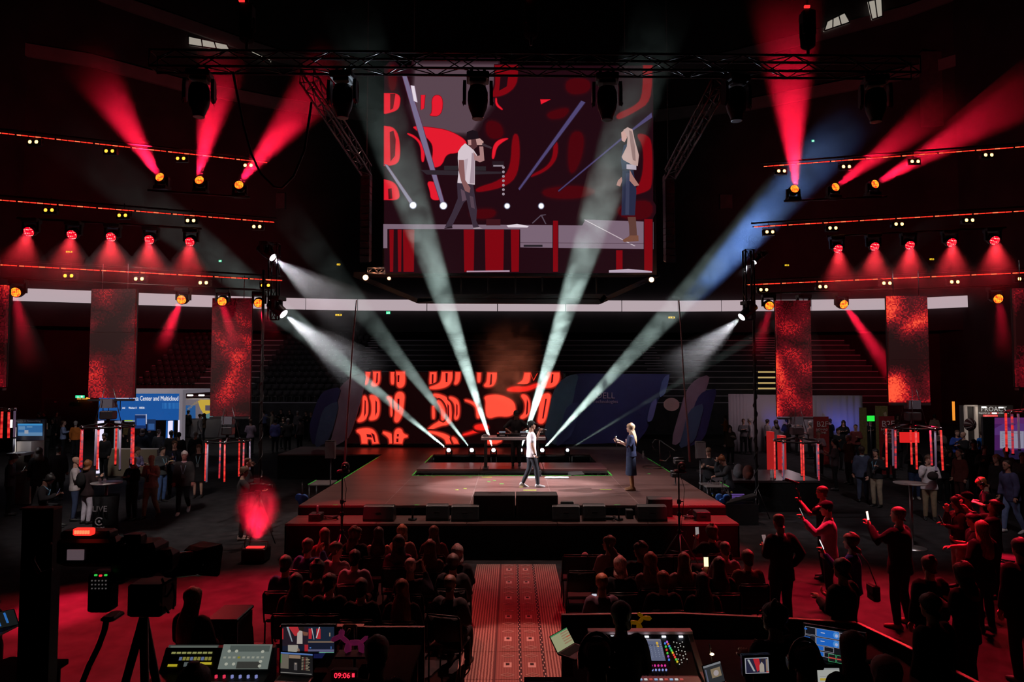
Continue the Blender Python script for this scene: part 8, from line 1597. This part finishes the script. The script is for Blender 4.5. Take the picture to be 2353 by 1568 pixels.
# right side: barrier, engineers, mixing console
def barrier(p0, p1, label, top=1.1):
    p0, p1 = Vector(p0), Vector(p1); t = thing('desk_barrier', label, 'barrier', ((p0.x + p1.x) / 2, (p0.y + p1.y) / 2, 0)); n_ = Vector((0, 0, 1)).cross((p1 - p0).normalized()) * .03
    f = lambda p, z: Vector((p.x, p.y, z)); MB().prism([f(p0, 0), f(p1, 0), f(p1, top), f(p0, top)], n_).build('panel', M_black, t, world=True); MB().prism([f(p0, top) - n_ * .3, f(p1, top) - n_ * .3, f(p1, top) + n_ * 1.3, f(p0, top) + n_ * 1.3], (0, 0, .014)).build('top_rail', mat('rail_brown', ()), t, world=True)
g = [G(x, y, 1.1) for x, y in ((1290, 1416), (1432, 1414), (1570, 1413), (1750, 1421), (1968, 1434), (2085, 1490), (2240, 1570), (2330, 1620))]
for i, lab in enumerate(('black barrier panel right of the aisle', 'black barrier panel behind the mixing console', 'black barrier panel right of the mixing console', 'black barrier panel behind the multiview screen', 'slanted black barrier panel right of the multiview screen', 'slanted black barrier panel at the lower right', 'slanted black barrier panel at the bottom right corner')): barrier(g[i], g[i + 1], lab)
person('engineer with short dark hair in black jacket standing at the mixing console', 1427, 1371, 1.84, 0, 6, Y=6.6, hair=('short', (.03, .017, .012)), top=('jacket', (.008, .008, .01)), arms=('low', 'low'), yaw=15)
o = person('operator with big headphones seen from behind at the bottom centre', 1371, 1452, 1.80, PZ + .35, 0, Y=4.1, hair=('crop', (.012, .009, .008)), top=('hoodie', (.008, .008, .009)), arms=('low', 'low'))
def cans(o):
    for s in (1, -1): MB().cyl(o['HM'] @ Vector((s * .075, 0, .11)), o['HM'] @ Vector((s * .108, 0, .11)), .048, n=14).build('ear_cup', M_blackgloss, o['obj'])
    MB().tube([o['HM'] @ Vector((.098 * math.cos(a), 0, .12 + .145 * math.sin(a))) for a in [q * math.pi / 10 for q in range(11)]], .013, 6).build('headband', mat('headband', (.05, .04, .04), .3), o['obj'])
cans(o)
o = person('operator with headphones in front of the small picture monitor', 1851, 1515, 1.78, PZ + .15, 0, Y=4.6, hair=('crop', 'blk'), top=('hoodie', K_), arms=('low', 'low')); cans(o)
o = person('operator with headphones leaning in behind the picture monitor', 1783, 1482, 1.76, PZ, 20, Y=5.9, hair=('short', 'blk'), top=('hoodie', K_), arms=('low', 'low'), yaw=30); cans(o)
person('woman with blond hair in front of the multiview screen', 1962, 1503, 1.72, PZ, 10, Y=5.35, hair=('long', (.10, .05, .03)), top=('sweater', K_), arms=('low', 'low'))
person('man in pale cap with dark panel at the bottom right', 2038, 1506, 1.78, PZ + .1, 5, Y=4.5, hair=('cap', (.6, .45, .45)), top=('hoodie', K_), arms=('low', 'low'), collar=(.02, .02, .02))
mx = thing('mixing_console', 'large mixing console with touch screen, colour knobs and grey faders', 'console', (1.35, 6.9, .95))
x0, x1 = .86, 1.86; MB().prism([(x0, 6.25, .9), (x0, 6.25, .96), (x0, 6.93, 1.02), (x0, 7.36, 1.25), (x0, 7.42, 1.25), (x0, 7.42, .9)], (x1 - x0, 0, 0)).build('body', M_black, mx, world=True)
for x in (x1, x0 - .05): MB().prism([(x, 6.2, .88), (x, 6.2, .99), (x, 6.92, 1.06), (x, 7.4, 1.28), (x, 7.45, 1.28), (x, 7.45, .88)], (.05, 0, 0)).build('side_cheek', mat('cheek_grey', (.16, .15, .15), .4), mx, world=True)
MB().b2((x0 - .05, 7.36, 1.26), (x1 + .05, 7.46, 1.29)).build('top_bar', mat('bar_pink', (.45, .3, .29), .4), mx, world=True)
for k in range(5): MB().box((x1 - .08 - .18 * k, 7.34, 1.245), (.04, .02, .012)).build('light', glow('mx_light', (.8, .85, 1), 4), mx, world=True)
MU, MV = Vector((1, 0, 0)), Vector((0, .43, .23)).normalized(); MO = Vector((x0, 6.93, 1.02)); MN = MU.cross(MV)
def mscr(cv):
    cv.rect(0, 0, 1, 1, (.13, .15, .24)); cv.rect(0, .9, 1, 1, (.2, .2, .26)); cv.rect(.06, .0, .2, .62, (.32, .27, .04)); cv.poly([(.4, .98), (.48, .98), (.62, .38), (.52, .38)], (.02, .17, .5)); cv.rect(.52, .04, .62, .36, (.2, .24, .36)); cv.rect(.84, .62, .9, .85, (.8, .48, .06)); cv.rect(0, .68, 1, .72, (.05, .06, .1))
    for i in range(10):
        for j in range(7): cv.rect(.06 + .095 * i, .06 + .085 * j, .085 + .095 * i, .1 + .085 * j, (.26, .3, .4))
plane_canvas(MO + MU * .34 + MV * .17, MU * .36, MV * .27, 'touch_screen', mx, SCM, mscr)
RB = [(.35, .08, .5), (.5, .1, .03), (.05, .2, .6), (.03, .4, .15), (.05, .5, .08), (.5, .42, .02), (.6, .04, .03), (.6, .05, .03), (.06, .45, .05), (.5, .38, .02)]
def knob(p, m): MB().cyl(p, p + MN * .012, .010, n=8).build('knob', m, mx, world=True)
for k in range(10):
    knob(MO + MU * (.76 + .006 * k) + MV * (.40 - .027 * k), glow('knob_%d' % k, RB[k], 1.2))
for k in range(6): knob(MO + MU * (.735 + .0 * k) + MV * (.38 - .04 * k), glow('knob_b%d' % k, RB[(k * 2 + 2) % 10], 1.0))
for k in range(22): knob_p = MO + MU * (.83 + .03 * (k % 4)) + MV * (.40 - .05 * (k // 4) - .01 * (k % 3)); MB().box(knob_p + MN * .003, (.008, .008, .006)).build('led_dot', glow('dot_w', (.55, .55, .5), 1), mx, world=True)
for r_ in range(2):
    for k in range(10): knob(MO + MU * (.36 + .034 * k + (.015 if k > 4 else 0)) + MV * (.11 - .05 * r_), glow('kp_%d_%d' % (r_, k > 5), ((.6, .03, .28) if k < 7 else (.08, .14, .6)) if r_ == 0 else (.22, .28, .6), 1))
MB().prism([(x0 + .32, 6.27, .963), (x1 - .02, 6.27, .963), (x1 - .02, 6.9, 1.02), (x0 + .32, 6.9, 1.02)], (0, 0, .004)).build('fader_bed', mat('fader_bed', (.30, .28, .28), .5), mx, world=True)
for k in range(9): MB().box((x0 + .40 + .05 * k, 6.62 - .05 * (k % 3), 1.006), (.016, .05, .02), rx=.085).build('fader', M_blackgloss, mx, world=True); MB().box((x0 + .40 + .05 * k, 6.84, 1.022), (.03, .02, .01)).build('lit_key', glow('fk_%d' % (k % 3), ((.2, .35, .55), (.5, .5, .5), (.4, .06, .05))[k % 3], 1), mx, world=True)
for k in range(3): MB().box((x0 + .86 + .03 * k, 6.5, .99), (.012, .12, .01), rx=.085).build('meter', glow('meter_g', (.03, .5, .1), .8), mx, world=True)
for y in (6.3, 7.3):
    for x in (x0 + .05, x1 - .05): MB().cyl((x, y, 0.3), (x, y, .9), .03, n=6).build('leg', M_blackm, mx, world=True)
laptop('open laptop with pale green spreadsheet beside the aisle', P(1263, 1464, 6.9), P(1302, 1442, 7.1), P(1281, 1502, 6.7), lambda cv: (cv.rect(0, 0, 1, 1, (.36, .37, .21)), cv.rect(0, .93, 1, 1, (.06, .25, .1)), [cv.rect(.52, .18 + .15 * k, .98, .26 + .15 * k, (.33, .22, .13)) for k in range(5)], cv.rect(.75, .47, .98, .52, (.5, .08, .04))))
desk(.62, .84, 5.9, 7.2, 1.05, 'narrow black desk under the spreadsheet laptop')
t = thing('closed_laptop', 'closed black laptop on the dark shelf beside the aisle', 'laptop', P(1240, 1515, 6.6)); a, b, c, d = P(1208, 1502, 6.7), P(1272, 1500, 6.7), P(1286, 1527, 6.35), P(1222, 1529, 6.35); z_ = 1.04
MB().prism([Vector((p.x, p.y, z_)) for p in (a, b, c, d)], (0, 0, .02)).build('lid', M_blackgloss, t, world=True); MB().prism([Vector((p.x, p.y, z_ - .02)) for p in (a, b, c, d)], (0, 0, .018)).build('base', M_steel, t, world=True)
desk(.12, .62, 5.9, 6.9, 1.02, 'dark shelf beside the aisle holding the closed laptop')
gl = thing('gooseneck_lamp', 'small gooseneck lamp glowing right of the mixing console', 'lamp', P(1636, 1520, 6.8)); gl.location.z = 1.0; MB().tube([P(1640, 1540, 6.8), P(1632, 1500, 6.8), P(1630, 1480, 6.8), P(1634, 1492, 6.8)], .006, 5).build('neck', M_blackm, gl, world=True); MB().ell(P(1636, 1504, 6.8), .022, .022, .01, 10, 5).build('bulb', glow('goose', (1, .75, .45), 6), gl, world=True); lamp(P(1636, 1507, 6.75), .6, (1, .7, .4), .02, 'goose_lamp')
desk(1.95, 4.1, 5.6, 7.9, 1.0, 'long black desk under the right hand screens')
laptop('laptop with dark photo software below the gooseneck lamp', P(1614, 1532, 6.3), P(1655, 1519, 6.4), P(1625, 1580, 6.2), lambda cv: (cv.rect(0, 0, 1, 1, (.03, .032, .036)), cv.rect(0, .9, 1, 1, (.22, .23, .25)), cv.rect(.35, .3, .9, .75, (.25, .19, .12)), cv.poly(('e', .62, .5, .15, .14), (.4, .35, .36)), cv.rect(.05, .1, .12, .8, (.12, .13, .2))))
def pic(cv):
    cv.rect(0, 0, 1, 1, (.35, .36, .4)); cv.rect(.04, .05, .96, .95, (.02, .02, .05)); cv.poly([(.35, .95), (.6, .95), (.66, .3), (.5, .1), (.45, .4)], (.5, .02, .03)); cv.poly([(.1, .9), (.18, .92), (.42, .15), (.34, .15)], (.4, .42, .42)); cv.poly([(.6, .08), (.6, .5), (.7, .75), (.8, .55), (.8, .08)], (.4, .35, .3)); cv.poly([(.68, .75), (.68, .93), (.8, .93), (.8, .75)], (.03, .02, .02)); cv.rect(.88, .1, .95, .9, (.3, .22, .16)); cv.rect(.88, .06, .98, .12, (.7, .03, .02))
monitor('picture_monitor', 'small monitor with white framed stage picture', P(1711, 1513, 5.4), P(1765, 1511, 5.4), P(1713, 1549, 5.4), pic)
def mv(cv):
    cv.rect(0, 0, 1, 1, (.008, .008, .012)); BLU = (.015, .14, .6)
    for x_, y_, w, h, c in ((0, .74, .19, .24, 0), (.2, .72, .4, .26, 1), (0, .48, .19, .24, 0), (.2, .46, .4, .24, 1), (0, .3, .34, .15, 1), (0, .12, .34, .15, 1), (.34, .3, .17, .15, 0), (.34, .12, .17, .15, 0), (.61, .74, .18, .22, 0), (.8, .72, .2, .24, 2), (.72, .5, .13, .16, 0), (.86, .5, .13, .16, 0), (.72, .3, .13, .16, 3), (.86, .3, .13, .16, 4), (.42, .02, .13, .24, 5), (.56, .02, .14, .24, 5), (.72, .0, .27, .26, 4)):
        cv.rect(x_, y_, x_ + w, y_ + h, (.3, .3, .36) if c != 5 else (.05, .4, .15)); cv.rect(x_ + .008, y_ + .012, x_ + w - .008, y_ + h - .012, ((.008, .008, .012), BLU, (.03, .03, .25), (.22, .18, .26), (.45, .01, .02), (.01, .01, .012))[c])
        if c == 5: cv.rect(x_, y_ + .1, x_ + w, y_ + .14, (.5, .06, .05))
        if c == 1 and w > .35: cv.poly(('e', x_ + w * .86, y_ + h * .5, .05, .1), (.08, .3, .75)); cv.poly(('e', x_ + w * .88, y_ + h * .45, .025, .05), (.45, .5, .8)); cv.rect(x_ + .08, y_ + .13, x_ + .15, y_ + .15, (.7, .7, .8))
    cv.rect(.0, .9, .05, .95, BLU); cv.rect(.0, .62, .1, .68, BLU)
monitor('multiview_monitor', 'multiview monitor full of blue and red tiles at the lower right', P(1850, 1438, 7.4), P(1984, 1460, 7.05), P(1850, 1510, 7.38), mv)
laptop('laptop with white and yellow page in front of the multiview', P(1876, 1535, 5.6), P(1929, 1535, 5.6), P(1880, 1590, 5.5), lambda cv: (cv.rect(0, 0, 1, 1, (.42, .43, .40)), cv.rect(0, .93, 1, 1, (.3, .32, .33)), cv.rect(.1, .45, .85, .55, (.5, .38, .05)), cv.rect(.1, .62, .85, .63, (.2, .2, .2))))
t = thing('drink_bottle', 'dark bottle beside the white page laptop', 'bottle', P(1934, 1545, 5.6)); t.location.z = 1.0; MB().lathe([(.035, 0), (.036, .02), (.036, .2), (.015, .27), (.015, .3)], n=10).build('bottle', M_blackgloss, t); MB().cyl((0, 0, .3), (0, 0, .32), .017, n=8).build('cap', M_black, t)
t = thing('red_notebook', 'dark red booklet on the far end of the right desk', 'book', P(1730, 1474, 7.4)); t.location.z = 1.0; MB().bev((0, 0, .012), (.16, .22, .02), .003, rz=.3).build('cover', cloth((.35, .06, .05)), t); MB().bev((0, 0, .010), (.15, .21, .014), .002, rz=.3).build('pages', M_white, t)
laptop('laptop at the far left edge with blue bars', P(-22, 1412, 5.6), P(32, 1400, 5.6), P(-12, 1448, 5.45), lambda cv: (cv.rect(0, 0, 1, 1, (.01, .012, .012)), cv.poly([(.2, .1), (.3, .1), (.25, .8), (.15, .8)], (.03, .16, .5)), cv.poly([(.55, .2), (.65, .2), (.62, .9), (.52, .9)], (.03, .16, .5))))
desk(-4.3, -3.75, 4.9, 5.9, 1.6, 'tall dark desk at the far left edge')
person('person in dark suit at the far left edge beside the partition', -30, 1230, 1.8, PZ, -70, Y=6.0, top=('jacket', (.012, .013, .018)), arms=('low', 'down'), hair=('short', 'dbr'))
